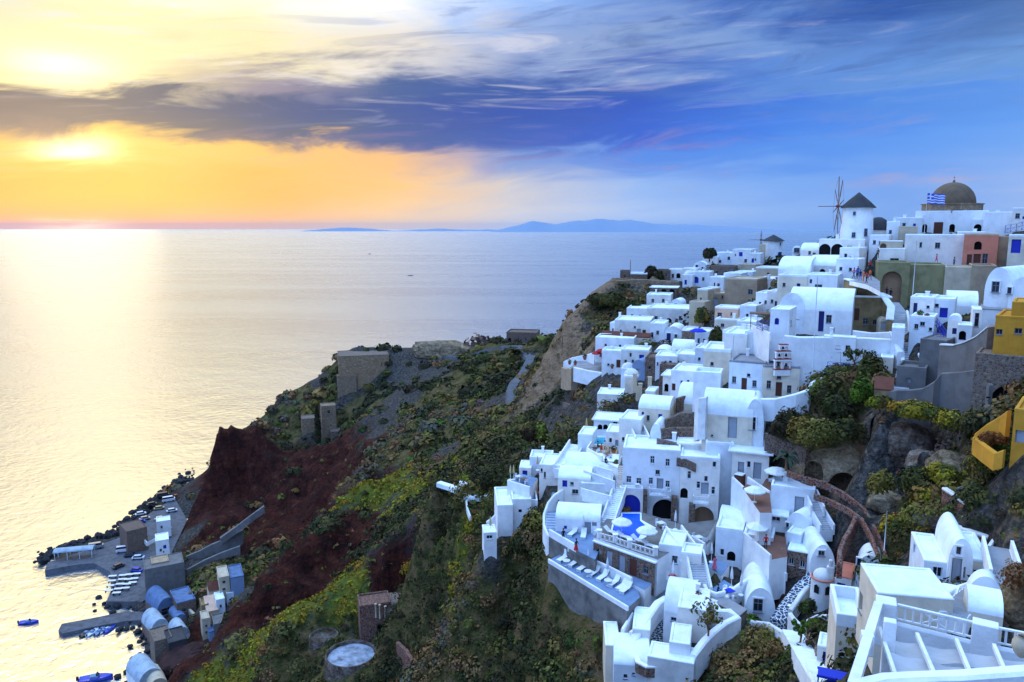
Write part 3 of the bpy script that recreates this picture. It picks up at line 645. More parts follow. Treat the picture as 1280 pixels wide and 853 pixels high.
def wall(label, pts, h=2., th=.35, m=None, top=None, name='garden_wall', cat='wall', group=None, hs=None, cap=None):
    """free-standing or retaining wall: pts (u, v, Y) of the TOP edge"""
    P = [W(*p) for p in pts]; n = len(P); base = P[0].copy(); root = thing(name, label, cat, (base.x, base.y, base.z-h), 0, group) if cap else None
    org = Vector((base.x, base.y, base.z-h)); mb = MB(); cb = MB(); prof = [(-.5, -1), (-.5, -.12), (-.3, 0), (.3, 0), (.5, -.12), (.5, -1)]
    vs = []; cvs = []
    for i, p in enumerate(P):
        dr = (P[min(i+1, n-1)]-P[max(i-1, 0)]); dr.z = 0; dr.normalize(); nr = Vector((-dr.y, dr.x, 0)); hh = hs[i] if hs else h
        for o, z in prof:
            q = p+nr*o*th-org; q.z += (-hh if z == -1 else z); vs.append(q)
        for o, z in ((-.6, -.06), (-.6, .08), (-.4, .14), (.4, .14), (.6, .08), (.6, -.06)): q = p+nr*o*th-org; q.z += z; cvs.append(q)
    k = 6; fs = [(i*k+j, (i+1)*k+j, (i+1)*k+j+1, i*k+j+1) for i in range(n-1) for j in range(k-1)]+[tuple(range(k)), tuple(range((n-1)*k, n*k))[::-1]]
    mb.add(vs, fs)
    if cap:
        mb.build('wall_body', m or WHITE, root); cb.add(cvs, fs+[(i*k+5, (i+1)*k+5, (i+1)*k, i*k) for i in range(n-1)]); cb.build('coping', cap, root); return root
    return tag(mb.build(name, m or WHITE, None, org), label, cat, group)

def terrace(label, pts, Y0, down=3., fl=None, wl=None, par=None, ph=.9, pth=.25, name='terrace', cat='terrace', group='paved terraces', z=None, steps=None, carve=True, pm=None):
    """flat paved platform: pts (u, v) on the floor, Y0 distance of the first; par = edge indices with a parapet"""
    if z is None: z = W(pts[0][0], pts[0][1], Y0).z
    P = [WZ(u, v, z) for u, v in pts]; ar = sum(P[i].x*P[(i+1) % len(P)].y-P[(i+1) % len(P)].x*P[i].y for i in range(len(P)))
    idx = list(range(len(P)))
    org = P[0].copy(); root = thing(name, label, cat, org, 0, group)
    poly = [(p.x-org.x, p.y-org.y) for p in P]
    mb = MB(); n = len(poly); ins = poly[:]
    b = MB(); b.prism(poly, -down, -.02); b.build('retaining_wall', wl or WHITE, root)
    c = sum(p[0] for p in poly)/n, sum(p[1] for p in poly)/n
    mb.prism([(c[0]+(p[0]-c[0])*.998, c[1]+(p[1]-c[1])*.998) for p in poly], -.015, .02); mb.build('floor', fl or CEM, root)
    if par:
        runs = []; cur = []
        for e in par:
            if cur and cur[-1] == e: cur.append((e+1) % n)
            else:
                if cur: runs.append(cur)
                cur = [e, (e+1) % n]
        runs.append(cur)
        for r_ in runs:
            pb = MB(); Q = [Vector((poly[i][0], poly[i][1], 0)) for i in r_]; closed = r_[0] == r_[-1]
            vs = []; L = len(Q)
            for i, q in enumerate(Q):
                if closed and i in (0, L-1): a_, b_ = Q[L-2], Q[1]
                else: a_, b_ = Q[max(i-1, 0)], Q[min(i+1, L-1)]
                d1 = (q-a_); d2 = (b_-q)
                if d1.length < 1e-6: d1 = d2
                if d2.length < 1e-6: d2 = d1
                d1.normalize(); d2.normalize(); dr = (d1+d2).normalized(); nr = Vector((-dr.y, dr.x, 0)); s = 1/max(.5, dr.dot(d1)); sg = 1 if ar > 0 else -1
                for o, zz in ((0, -.3), (0, ph-.06), (.2, ph), (.8, ph), (1, ph-.06), (1, -.3)): vs.append(q+nr*sg*s*((o-.06)*pth)+Vector((0, 0, zz)))
            k = 6; fs = [(i*k+j, (i+1)*k+j, (i+1)*k+j+1, i*k+j+1) for i in range(L-1) for j in range(k-1)]
            if not closed: fs += [tuple(range(k)), tuple(range((L-1)*k, L*k))[::-1]]
            pb.add(vs, fs); pb.build('parapet', pm or WHITE, root)
    if carve: CARVE.append(([(p.x, p.y) for p in P], z-.25, .3)); cc = sum(P, Vector())/n; FOOT.append((cc.x, cc.y, z-.6, 'k'))
    return root
def stairs(label, a, b, w, n, name='staircase', m=None, side=None, group='white staircases', th=.8, par=False):
    """steps from a=(u,v,Y) at the foot to b=(u,v,Y) at the top, w metres wide"""
    A, Bq = W(*a), W(*b); d = Bq-A; L = Vector((d.x, d.y, 0)).length; rz = math.atan2(d.y, d.x)-PI/2
    root = thing(name, label, 'staircase', A, rz, group); mb = MB()
    vs = [(0, 0)]; 
    for i in range(n): vs += [(L*i/n, d.z*(i+1)/n), (L*(i+1)/n, d.z*(i+1)/n)]
    prof = vs+[(L, d.z-th-1), (0, -th-.5)]; k = len(prof)
    mb.mi = 0; V = [(sx*w/2, y, z) for sx in (-1, 1) for y, z in prof]
    mb.add(V, [tuple(range(k)), tuple(range(k, 2*k))[::-1]]+[(i, k+i, k+(i+1) % k, (i+1) % k) for i in range(k)])
    mb.mi = 1
    for i in range(n): mb.box(-w/2+.05, w/2-.05, L*i/n+.03, L*(i+1)/n-.02, d.z*(i+1)/n+.002, d.z*(i+1)/n+.012)
    mb.build('steps', [WHITE, m or CEM], root)
    if par:
        for sx in (-1, 1):
            pb = MB(); pb.add([(sx*w/2, 0, -.5), (sx*(w/2+.22), 0, -.5), (sx*(w/2+.22), L, d.z-.5), (sx*w/2, L, d.z-.5), (sx*w/2, 0, .75), (sx*(w/2+.22), 0, .75), (sx*(w/2+.22), L, d.z+.75), (sx*w/2, L, d.z+.75)],
               [(0,3,2,1),(4,5,6,7),(0,1,5,4),(1,2,6,5),(2,3,7,6),(3,0,4,7)]); pb.build('side_wall', WHITE, root)
    mid = (A+Bq)/2; FOOT.append((mid.x, mid.y, mid.z-.9, 'k')); return root
# ================= upper and far village =================
def Z2(o, s):  # notes taken on an enlargement: origin and scale
    return lambda x, y: (o[0]+x/s, o[1]+y/s)
# --- far left lobe of the village ---
house('small ruined brown stone house at the outer end of the headland', 775,340,788,350, 224, 5, 0, 'flat', 'd,781,346,2,5', STONE)
house('low brown stone house with a pale blue white roof beside the ruin', 788,343,809,351, 222, 6, 0, 'flat', '', STONE, LIME)
house('brown walled taverna behind the round dark bush on the headland', 822,339,838,349, 226, 6, 0, 'flat', 'w,827,344,3,4;w,833,344,3,4', STONE)
house('small white shop with two dark openings beside the brown taverna', 836,338,853,350, 228, 6, -10, 'flat', 'w,841,345,3,5;a,848,345,5,6')
house('white cube house with blue door behind the tan retaining wall', 852,337,868,352, 226, 6, -20, 'flat', 'D,856,347,3,6;w,862,345,3,4')
house('white vaulted house with a small blue arched window on the far ridge', 866,327,884,340, 250, 6, -15, 'vault', 'c,871,334,3,5;w,878,336,2,4')
house('low white house with wide flat roof left of the far white slope', 878,322,897,335, 262, 8, -10, 'flat', 'w,884,330,3,3')
house('long white sloping house below the far mill', 893,317,916,333, 262, 9, -18, 'flat', 'w,911,323,3,4;w,900,327,3,3')
house('white house with one blue window right behind the long white slope', 915,313,938,334, 258, 9, -18, 'flat', 'b,926,318,4,5;w,932,326,3,4')
house('blue shaded white cube beside the foot of the small windmill', 936,318,950,334, 250, 6, -15, 'flat', 'b,941,326,3,5')
house('dark stone building with flat top among white houses', 888,334,918,348, 232, 8, -10, 'flat', 'w,896,341,3,4;w,908,341,3,4', STONEG)
house('white house with arched blue doorway left of the dark stone building', 864,341,886,358, 222, 6, -18, 'flat', 'c,870,350,6,8;w,879,349,3,4')
house('tiny white domed room beside the arched blue doorway', 853,345,865,359, 220, 4, -15, 'flat', 'D,857,353,3,6', dome=(0,2,1.4,.2))
house('white terrace house with small blue door above the tan ruin', 918,341,940,357, 215, 7, -20, 'flat', 'w,925,348,3,4;w,934,346,3,4')
house('pale house with sand coloured side right of the dark stone building', 922,332,944,348, 235, 7, -25, 'flat', 'w,932,340,3,4', CREAM)
house('white flat roofed house beyond the tan houses with tall chimney', 886,348,904,366, 205, 7, -20, 'flat', 'w,898,357,3,5', chim=[(1,5),(-1.5,5)])
house('white house with stepped roof behind the long tan house', 904,343,926,360, 208, 7, -20, 'flat', 'w,913,352,3,4')
house('white oblong hall with flat roof by the headland bushes', 808,370,838,382, 200, 8, -8, 'flat', 'w,816,376,3,4;w,829,376,3,4')
house('open shelter with thin pale roof above the oblong hall', 813,360,846,368, 208, 6, -8, 'slab', 'a,820,364,6,5;a,830,364,6,5;a,840,364,6,5', STONE, WHITE)
house('small white cottage below the pale roofed shelter', 838,374,852,386, 196, 5, -20, 'vault', 'w,845,381,3,4')
# tan houses in the middle
house('cream house with flat white roof and small round window', 871,363,884,386, 170, 8, -30, 'flat', 'w,876,374,2,4', CREAM, LIME)
house('tan house with large grey door in the middle of the village', 884,368,908,390, 172, 7, -12, 'flat', 'g,894,378,7,10;w,903,372,2,4', TAN, CREAM)
house('long tall tan house with sloping top and two dark windows', 905,350,945,388, 168, 9, -22, 'flat', 'w,938,365,5,6;w,906,364,3,6', TAN, CREAM, chim=[(4,8)])
house('tan walled yard house in front of the cream house', 861,379,880,400, 163, 4, -25, 'flat', 'd,873,394,3,8', CREAM, CREAM)
house('salmon pink small house with one dark window', 893,386,922,402, 152, 5, -18, 'flat', 'w,899.5,394,5,6;w,914,393,2,4', PEACH, WHITE)
house('low white house under the salmon pink house', 893,401,924,412, 148, 5, -18, 'flat', 'w,903,407,4,4')
house('white three level house right of the salmon house', 924,384,944,408, 146, 7, -20, 'flat', 'w,934,395,3,5;w,928,403,3,4')
house('white house with pergola posts below the tan house', 944,368,962,388, 150, 7, -20, 'flat', 'w,950,380,3,5;w,957,378,3,4')
house('white cube with dark pots on its roof right of the tan house', 958,366,975,386, 146, 6, -20, 'flat', 'w,965,377,3,4;n,970,380,3,6')
house('white roofed hall beside the tan house under the mill path', 946,350,976,366, 176, 9, -15, 'flat', 'w,958,358,3,4', rmat=WHITE)
# large white left lobe
house('large white house with three doors at the cliff edge', 768,402,812,427, 172, 9, -10, 'flat', 'g,798.5,416,5,10;d,805,418,4,11;w,794,418,2,4;w,776,414,2,3;w,783,420,3,4', chim=[(-4,8)])
house('round cornered white house left of the three doored house', 762,405,772,424, 176, 6, -25, 'flat', 'w,766,413,2,4')
house('wide white house with sloping roofs and planted courtyard', 808,387,862,408, 182, 11, -12, 'flat', 'w,820,398,4,5;a,836,401,7,6;w,850,398,3,5')
house('low white house with flat top above the cliff gardens', 783,387,808,402, 190, 9, -10, 'flat', 'w,790,395,3,4;n,800,397,3,6')
house('white house with blue arch behind the courtyard house', 830,408,852,428, 166, 7, -12, 'vault', 'n,836,421,5,9;w,845,420,3,4')
house('pale blue white cube right of the three doored house', 812,406,830,427, 168, 7, -12, 'flat', 'n,815,420,3,8;w,822,416,3,5')
house('small white gabled cottage with two windows above the stone wall', 816,436,838,450, 148, 6, -10, 'vault', 'w,822,445,4,6;a,831,445,5,6')
house('white cottage with round arched window over brown terrace', 839,427,869,446, 150, 6, -12, 'vaultx', 'a,846,439,5,6;w,860,439,3,4')
house('white cottage with royal blue door below the arched cottage', 819,447,846,463, 140, 6, -10, 'flat', 'b,838,455,3.5,8;a,829,455,6,6;w,822,455,2,4')
house('plain white house with rough wall right of the blue door cottage', 844,445,872,465, 140, 6, -10, 'flat', 'w,848,454,2,6')
house('white house with people and red parasols on its terrace', 752,441,778,463, 157, 5, -10, 'flat', 'w,760.5,456,3,3;d,773,455,5,10', par=.5)
house('white cube with blue square window at the edge terrace', 776,439,810,462, 153, 6, -10, 'flat', 'd,782,453,3,6;b,802,446,6,5;w,791,452,3,4')
house('grey blue vaulted cistern with tall arched front', 790,450,806,474, 144, 7, -30, 'vault', 'g,798,466,5,9', PBLUE)
house('white cottage with dome beside the grey blue vault', 776,463,790,476, 146, 5, -10, 'flat', 'b,783,470,3,6', dome=(0,2.2,1.2,.1))
house('long white house under a red brown tiled strip', 744,424,792,440, 164, 6, -12, 'flat', 'w,757,432,3,4;w,775,433,3,4')
house('brown tiled lean-to roof along the edge terrace', 750,421,812,430, 168, 2, -24, 'slope', '', WHITE, TILE, name='lean_to', cat='shelter', carve=False)
house('brown rubble house with two windows below the grey vault', 806,449,826,476, 142, 6, -10, 'flat', 'w,812,460,3,4;w,820,462,3,4', STONE)
house('brown rubble house stepped down beside the tiny blue dome', 824,458,846,480, 136, 6, -20, 'flat', 'w,832,470,3,4;w,840,470,3,4', STONE)
wall('tan masonry retaining wall under the headland houses', [(770,351,218),(800,349,218),(849,352,216)], 8, 1.2, STONET)
wall('white parapet wall curving round the edge terrace', [(705,452,180),(715,447,178),(735,443,176),(744,440,172)], 3, .5)
wall('long white lower wall of the edge terrace', [(718,459,165),(735,463,162),(760,467,158),(786,474,153)], 3.2, .6)
wall('tan plaster buttress at the cliff corner', [(705,459,172),(712,461,169),(718,460,166)], 5, 1.5, TAN)
terrace('edge terrace with red parasols and potted plants', [(712,460),(780,475),(790,462),(726,448)], 168, 2.5, CEM, WHITE)
terrace('grey stone terrace beside the royal blue door', [(846,470),(872,466),(880,476),(850,480)], 136, 3, CEM, STONE)
# middle village fill
house('white house with tall chimney pillar at the village bend', 868,437,884,462, 138, 6, -15, 'flat', 'w,874,449,3,4', chim=[(0,4)])
house('white house partly behind the blue parasol', 868,416,886,434, 150, 6, -18, 'flat', 'n,873,427,3,7;w,880,426,3,4')
house('small stone house with white roof beside the blue parasol', 852,414,870,430, 156, 6, -10, 'flat', 'w,860,424,3,4', STONE, LIME)
house('white house with outdoor shelf under the three level house', 920,404,944,424, 136, 7, -18, 'flat', 'w,930,414,4,5;w,938,414,3,4')
house('white sloping annex left of the sharp cornered house', 902,418,944,446, 125, 6, -25, 'flat', 'w,915,430,4,5', par=.6)
house('plain tall white block under the sloping annex', 878,440,912,482, 117, 8, -8, 'flat', 'w,890,455,4,5', par=.5)
house('white block with dark arched door beside the plant pots', 838,466,874,494, 122, 7, -14, 'flat', 'd,842,484,4,9;w,860,478,3,5')
house('small white shelter with thin columns at the bend', 828,470,840,492, 126, 5, -14, 'slab', 'a,833,485,5,10')
house('white hall with curved roof above the stepped stone beds', 846,484,880,520, 116, 7, -14, 'vaultx', 'w,856,505,3,5')
# right hand upper village
house('broad white vaulted house with three small windows below the mill', 972,322,1012,349, 138, 14, -12, 'vaultx', 'w,992.5,338,4,6;w,1001,337,3,3;w,1006,338,2,5', chim=[(2,9)], rise=2.2)
house('white rounded house right of the three window vault', 1010,320,1045,348, 140, 10, -12, 'vaultx', 'w,1013,338,3,6;a,1028,340,6,6;w,1040,334,3,4', rise=1.8)
house('white cube with teal shadow under the rounded houses', 1007,346,1046,365, 130, 8, -10, 'flat', 'w,1023,358,8,4')
house('white flat house with lantern niches behind the crowd', 1048,312,1072,342, 140, 8, -15, 'flat', 'w,1057,320,3,5;w,1064,323,3,4;w,1054,332,3,5')
house('white stepped house with small square windows left of the arcade path', 1044,326,1072,350, 134, 6, -15, 'flat', 'w,1051,336,3,4;w,1063,337,3,4')
house('white slope roofed house at the right of the mill path', 972,346,1008,368, 132, 8, -15, 'flat', 'w,980,356,3,5;n,998,358,4,7')
house('low white building with cream wall by the mill path', 944,336,975,352, 190, 8, -15, 'flat', 'w,960,343,3,4', CREAM, WHITE)
house('white curved wall house under the near windmill', 1000,304,1030,324, 158, 8, -14, 'vaultx', 'w,1012,316,3,4', rise=1.5)
house('large white barrel roofed house with tall navy door', 984,362,1064,417, 117, 9, -8, 'vaultx', 'n,1026.5,401,6,26;w,1036,399,6,10;w,990,400,4,5;w,1041,412,4,5', rise=3.2)
house('rounded white end vault left of the tall navy door house', 972,366,1004,412, 119, 8, -14, 'vault', 'w,980,395,4,5', rise=2.6)
house('sharp cornered white house with arched blue window', 961,388,985,431, 110, 6, -14, 'flat', 'c,971,402,5,8;w,988,404,4,7;Rw,989,404,5,6', par=.2)
terrace('white roof terrace with blue railing and thin pergola', [(940,414),(962,424),(966,410),(946,402)], 117, 4, CEM, WHITE, par=[0])
house('ochre stained ruin wall house with dark doors', 1064,372,1112,416, 117, 7, 14, 'flat', 'd,1071,393,6,14;g,1071,405,6,8;w,1082,402,6,7;w,1094,403,5,6', OCHRE, WHITE, par=.25)
house('small cream hut with pale door in the walled garden', 1098,398,1112,413, 113, 3, 10, 'vault', 'g,1105,407,7,8', CREAM, CREAM)
wall('white coping wall sloping down past the crowd', [(1058,349,124),(1072,353,121),(1090,362,119),(1105,371,117),(1114,384,114),(1112,400,112)], 4.5, .9, OCHRE, cap=WHITE)
wall('big white retaining wall with the balcony door', [(981,419,108),(1000,421,107),(1040,421,106),(1080,422,105),(1118,424,104),(1126,440,102)], 7.5, .9)
wall('low white garden wall below the ochre ruin', [(1066,413,110),(1090,416,109),(1113,415,108)], 2.5, .5)
house('white end block at the right of the retaining wall', 1112,412,1128,452, 103, 5, 0, 'flat', '', par=.3)
house('white recessed doorway house with square blue balcony', 1028,422,1068,456, 105.2, 2.0, -2, 'flat', 'g,1045.7,448,9,16;w,1047.5,434,5,4;w,1032,444,4,4;w,1038,444,3,4', par=.15, down=3)
# green arch mansion and street level
house('olive plastered ruin with tall arched gateway', 1094,330,1134,382, 128, 8, 6, 'flat', 'A,1114,362,20,40;w,1101,344,4,6', OLIVE, par=.3)
house('olive plastered block with teal shuttered window', 1134,333,1178,378, 127, 9, 4, 'flat', 't,1142,353,12,13', OLIVE, par=.3)
house('tall cream block below the cafe terrace', 1178,336,1212,378, 124, 8, 2, 'flat', '', CREAM, par=.3)
house('grey cream block in shade right of the tall cream block', 1211,334,1242,380, 122, 8, 6, 'flat', '', TAN, par=.3)
house('long white upper wall building behind the street', 1129,296,1202,330, 137, 8, 2, 'flat', 'w,1172,307,5,6', par=.4)
house('white church gate wall with two small bells', 1096,312,1130,332, 136, 5, 0, 'flat', 'w,1118,325,9,4', par=.2)
house('cream arched bell niche above the white gate wall', 1099,302,1128,314, 137, 2, 0, 'flat', 'A,1104,309,6,8', CREAM, WHITE, par=.15)
house('cream cube house with flat top beneath the dome church', 1122,284,1146,302, 148, 6, 0, 'flat', '', CREAM, par=.15)
house('white round cornered house left of the cream cube', 1107,279,1123,302, 152, 6, -5, 'flat', 'w,1113,290,3,4', chim=[(0,4)])
house('white row house with rooftop pots behind the cream cube', 1120,274,1152,292, 158, 7, 0, 'flat', 'w,1130,281,3,4', chim=[(-1,5),(2,5)])
house('white low block between windmill and cream cube', 1086,296,1110,312, 145, 7, -8, 'flat', 'w,1093,303,3,4;w,1101,304,4,4')
house('white sloping stair house under the dome church', 1196,292,1230,312, 142, 5, 4, 'flat', 'w,1220,299,3,4')
house('white block with dark arch right of the dome church', 1214,276,1230,296, 150, 7, 0, 'flat', 'a,1222,286,7,9')
house('large plain white cube right of the dome church', 1228,267,1266,294, 146, 9, 2, 'flat', '', par=.3)
house('white house with dark pots at the right frame edge', 1264,262,1292,284, 142, 8, 0, 'flat', 'w,1272,270,4,5;D,1277,276,5,8')
house('salmon pink house with arched attic window and three doors', 1202,294,1245,334, 130, 8, 0, 'flat', 'a,1222.5,307,7,9;d,1211.5,326,5,14;d,1221,326,7,14;w,1231,325,5,13', PINK, CREAM, par=.3)
house('tan side wing of the salmon pink house', 1245,297,1284,334, 129, 8, 2, 'flat', '', TAN, par=.2)
terrace('cafe terrace before the salmon pink house', [(1168,336),(1242,338),(1242,330),(1172,328)], 127, 3, CEM, CREAM, par=[0], ph=.5, pm=CREAM)
house('blue and white balcony house under the large cube', 1258,296,1290,330, 124, 6, 0, 'flat', 'D,1270,308,8,14')
house('tall white chapel with paired vault ends', 1228,334,1262,392, 98, 9, -25, 'vault', 'w,1245,359,7,11;w,1262,364,4,7', rise=3)
house('white vault end at the right frame edge', 1258,346,1296,396, 95, 8, -25, 'vault', 'w,1262.5,363,4,7', rise=2.4)
house('white house with blue door and terrace over the stairs', 1136,374,1166,402, 108, 6, -8, 'flat', 'n,1144,386,3.5,12;w,1160,384,3,3;w,1171,384,4,4')
house('white house with square royal blue shutter', 1160,376,1192,402, 107, 6, -4, 'flat', 'b,1179.5,391,8,11;w,1171,382,4,4')
house('lower white house with potted plants on a red box ledge', 1136,398,1166,424, 103, 5, -8, 'flat', 'w,1153,405,5,5;w,1163,412,3,4')
house('white vault roofed house right of the blue shutter house', 1182,366,1222,392, 112, 8, 4, 'vaultx', 'w,1196,374,3,3', rise=2)
house('small white hut with tall dark doorway', 1214,388,1228,412, 97, 5, 4, 'flat', 'w,1221,400,4.5,15', par=.15)
house('grey roofed white house behind the yellow house', 1226,388,1262,410, 95, 6, 4, 'flat', '', WHITE2, CEM, par=.2)
house('narrow white pillar house beside the blue stairs', 1183,394,1199,424, 98, 3, -4, 'vault', 'n,1187,414,4,7;n,1193,414,4,7')
house('white yard house left of the tall dark doorway', 1196,408,1214,426, 96, 4, 0, 'flat', 'a,1203,420,7,10', par=.2)
house('bright yellow house with small square windows', 1240,398,1290,446, 80, 8, -6, 'flat', 'w,1249,415,6,6;w,1273,414,7,6', YELLOW, YELLOW, par=.25)
house('yellow upper storey at the right frame edge', 1262,380,1300,412, 80, 6, -2, 'flat', '', YELLOW, YELLOW, par=.2)
house('lower yellow house with pale door at the right frame edge', 1264,516,1300,556, 62, 6, -6, 'flat', 'g,1276,546,9,14', YELLOW, YELLOW, par=.3)
wall('yellow curved garden wall with cream coping', [(1220,542,68),(1235,530,67),(1252,520,66),(1262,513,65)], 2.4, .4, YELLOW)
wall('low yellow front wall of the lower yellow house', [(1219,546,67),(1232,556,64.5),(1246,566,62.5),(1256,562,62)], 1.6, .4, YELLOW)
# grey plaster walls and ruins right
house('grey plaster walled building beside the stepped street', 1147,426,1180,470, 96, 7, -20, 'flat', 'g,1151,442,5,14;Lw,1200,440,2,2', PGREY, PGREY, par=.2)
wall('grey plaster wall rising in a curve to the yellow house', [(1179,431,92),(1195,432,90),(1210,428,88),(1225,421,86),(1240,409,84)], 9, .9, PGREY, cap=WHITE2)
wall('long grey curving wall under the ruined yard', [(1112,489,92),(1122,487,91),(1140,487,90),(1155,485,89),(1168,477,88),(1178,466,88),(1200,465,86),(1222,462,84)], 5.5, .6, PGREY)
house('ruined grey yard room with red clay roof', 1119,463,1156,486, 95, 5, -8, 'flat', 'g,1136,476,4,5', PGREY, PGREY, par=.5)
house('small clay roofed shed at the foot of the stepped street', 1092,488,1116,497, 92, 3, 0, 'slope', '', OCHRE, TILE, name='shed', cat='shed')
house('high rubble retaining house with two huge arches', 1212,446,1296,524, 79, 5, -6, 'flat', 'a,1222,505,22,42;a,1262,508,34,44', STONEG, STONEG, par=.2)
wall('pale vertical plaster buttress between the arches', [(1235,480,78),(1240,480,78)], 5, .5, PGREY)
# ================= the belfry church and neighbours (middle) =================
house('white church wing with brown door and two small windows', 910,454,955,498, 109, 7, -14, 'flat', 'w,917.5,475,5,8;d,930,482,6.5,18;w,943,480,5,8;w,902,478,2,3', rmat=CEM, par=.3)
house('white church front with brown door under the belfry', 952,460,998,501, 106.5, 7, 6, 'flat', 'w,961,481,4.5,10;w,974,469,5,10;d,973.5,487,7,17;w,986.5,487,4.5,10', rmat=CEM, par=.3)
house('curved tan stone chapel back behind the belfry', 929,436,970,458, 116, 7, -10, 'vault', '', STONET, WHITE2, rise=2.4)
house('low tan stone lean-to right of the belfry', 985,440,1030,461, 110, 4, 8, 'vaultx', '', STONET, CEM, rise=1.2)
house('big plain white house left of the belfry church', 904,420,932,460, 117, 9, -14, 'flat', 'w,885,455,2,3', par=.4)
house('white house joining the church and the sharp cornered house', 930,418,962,444, 116, 7, -20, 'flat', '', par=.4)
house('white cave house with one rounded shoulder and pale door', 877,493,940,549, 102, 7, -6, 'vaultx', 'g,915.5,535,10,26;w,940.5,528,7,16;w,890,545,2,2', rise=3)
house('rounded white shoulder end of the cave house', 930,499,954,546, 101, 6, -4, 'vault', 'w,940.5,529,7.5,16', rise=4)
terrace('grey paved yard before the church with white edge', [(884,494),(935,503),(945,497),(890,482)], 108, 4, CEM, WHITE)
wall('white wall sweeping round the church garden', [(944,498,104),(970,498,102),(995,492,101),(1010,487,101),(1016,478,102),(1028,470,104)], 3.2, .7)
wall('white sloping wall of the shrub garden', [(1030,482,100),(1045,473,101),(1060,464,102),(1075,456,103)], 2, .5)
house('small white end wall beside the shrub garden', 1100,448,1116,462, 101, 3, 0, 'flat', '', par=.2)
house('white wall house behind the blue flower pots', 866,470,900,496, 111, 4, -8, 'flat', '', par=.6)
wall('tall rough white end wall above the hotel', [(872,500,104),(876,497,103),(884,496,102.5)], 6, .8, WHITE2)
# belfry
bz = W(977.5, 461, 106.2); 
def belfry():
    s = bz.y*1.02/F; r = thing('belfry', 'white belfry with dark red trim and three bell arches on the church', 'belfry', bz, R(6))
    def tier(zb, w, h, n, parent):
        b = MB(); cw = w/n
        for i in range(n+1):
            x = -w/2+i*cw; b.box(x-.13 if i else x, x+.13 if i < n else x, -.25, .25, zb, zb+h)
        b.box(-w/2-.08, w/2+.08, -.3, .3, zb+h+.002, zb+h+.25)
        b.mi = 1
        b.box(-w/2-.1, w/2+.1, -.32, .32, zb-.12, zb-.002); b.box(-w/2-.1, w/2+.1, -.32, .32, zb+h+.252, zb+h+.34)
        for i in range(n+1):
            x = -w/2+i*cw; b.box(x-.02, x+.02, -.27, -.252, zb+.05, zb+h-.05)
        o = b.build('bell_arch', [WHITE, REDTRIM], parent)
        for i in range(n):
            x = -w/2+(i+.5)*cw; c = MB(); c.lathe((x, 0, zb+h*.35), [(.0, .42), (.1, .4), (.15, .2), (.22, 0)], 10); c.build('bell', IRON, o)
        return o
    tier(0, 2.3, 1.1, 2, r); tier(1.5, 2.0, .75, 2, r); tier(2.65, 1.1, .55, 1, r)
    b = MB(); b.box(-1.15, 1.15, -.24, .24, -1.0, -.13); b.box(-.04, .04, -.04, .04, 3.54, 4.1); b.box(-.2, .2, -.035, .035, 3.8, 3.88); b.build('base', [WHITE], r)
belfry()
# ================= the cliff hotel with the pool =================
house('small white cottage with royal blue door on the scrub slope', 746,494,778,516, 140, 6, -8, 'flat', 'b,759.5,507,6,12', par=.2)
house('white house with a single window beside the stair', 797,500,836,546, 113, 6, -14, 'vaultx', 'w,810,523,3.5,7', rise=1.4)
house('white pillar house at the head of the stair', 806,490,818,508, 124, 4, -14, 'flat', '', par=.2)
house('white wall house right of the stair with round top', 812,530,826,560, 108, 5, -14, 'vault', '', rise=2)
# main blocks
house('white three storey hotel block with six shuttered windows', 777,564,848,650, 102, 7, -2, 'flat', 's,815.5,575,5,10;s,834.5,578.5,5,10;s,786,599.5,5.5,9;s,798.5,602,5.5,9;s,813.5,601.5,5,9;s,834.5,605.5,5,9;g,825,605,7,14;a,831,637,27,25', group='white hotel buildings')
house('white hotel block with stone pillars and arched doors', 848,574,897,656, 99.5, 8, 0, 'flat', 's,851,589.5,4,10;s,861.5,594,4,10;s,882.5,573,4,10;s,893,580,4,9;s,882.5,599,4.5,7;s,873,606.5,4,9;g,881,611,8,15;s,891.5,613.5,4,10;a,855,617,8,13;d,853.5,648,9,24;A,879,646,23,25', group='white hotel buildings')
house('upper hotel storey with veranda under a thin slab roof', 848,556,884,586, 104, 5, 0, 'slab', 'g,858,570,10,12;s,874,570,5,8', group='white hotel buildings')
house('tall white hotel end block with blank side wall', 880,556,914,640, 101, 9, 10, 'flat', 's,882.5,573,4.5,10;s,893,581,4.5,10', group='white hotel buildings')
house('white hotel wing with two grey doors under overhanging slab', 914,566,960,600, 98, 6, -4, 'slab', 'g,926,588,7,20;s,936,581,4.5,8;g,946.5,589,8,20', group='white hotel buildings', over=.5)
house('blue shaded square rooftop room above the hotel wing', 916,548,940,566, 102, 4, -4, 'flat', 'w,929,563,4,4', par=.15, group='white hotel buildings')
# stone pillars of the facade
for k, (u, v0, v1, Y, l) in enumerate([(804.5,613,648,101.2,'brown stone pillar left of the big hotel arch'),(842,621,658,100.2,'brown stone pillar right of the big hotel arch'),(864,630,664,98.6,'brown stone pillar between arched door and tan alcove')]):
    a = W(u, v1, Y); b_ = W(u, v0, Y); mb = MB(); mb.rbox(-.42, .42, -.3, .6, 0, b_.z-a.z, .05); tag(mb.build('stone_pillar', STONE, None, a, -math.atan2(a.x, a.y)), l, 'pillar', 'stone pillars of the hotel facade')
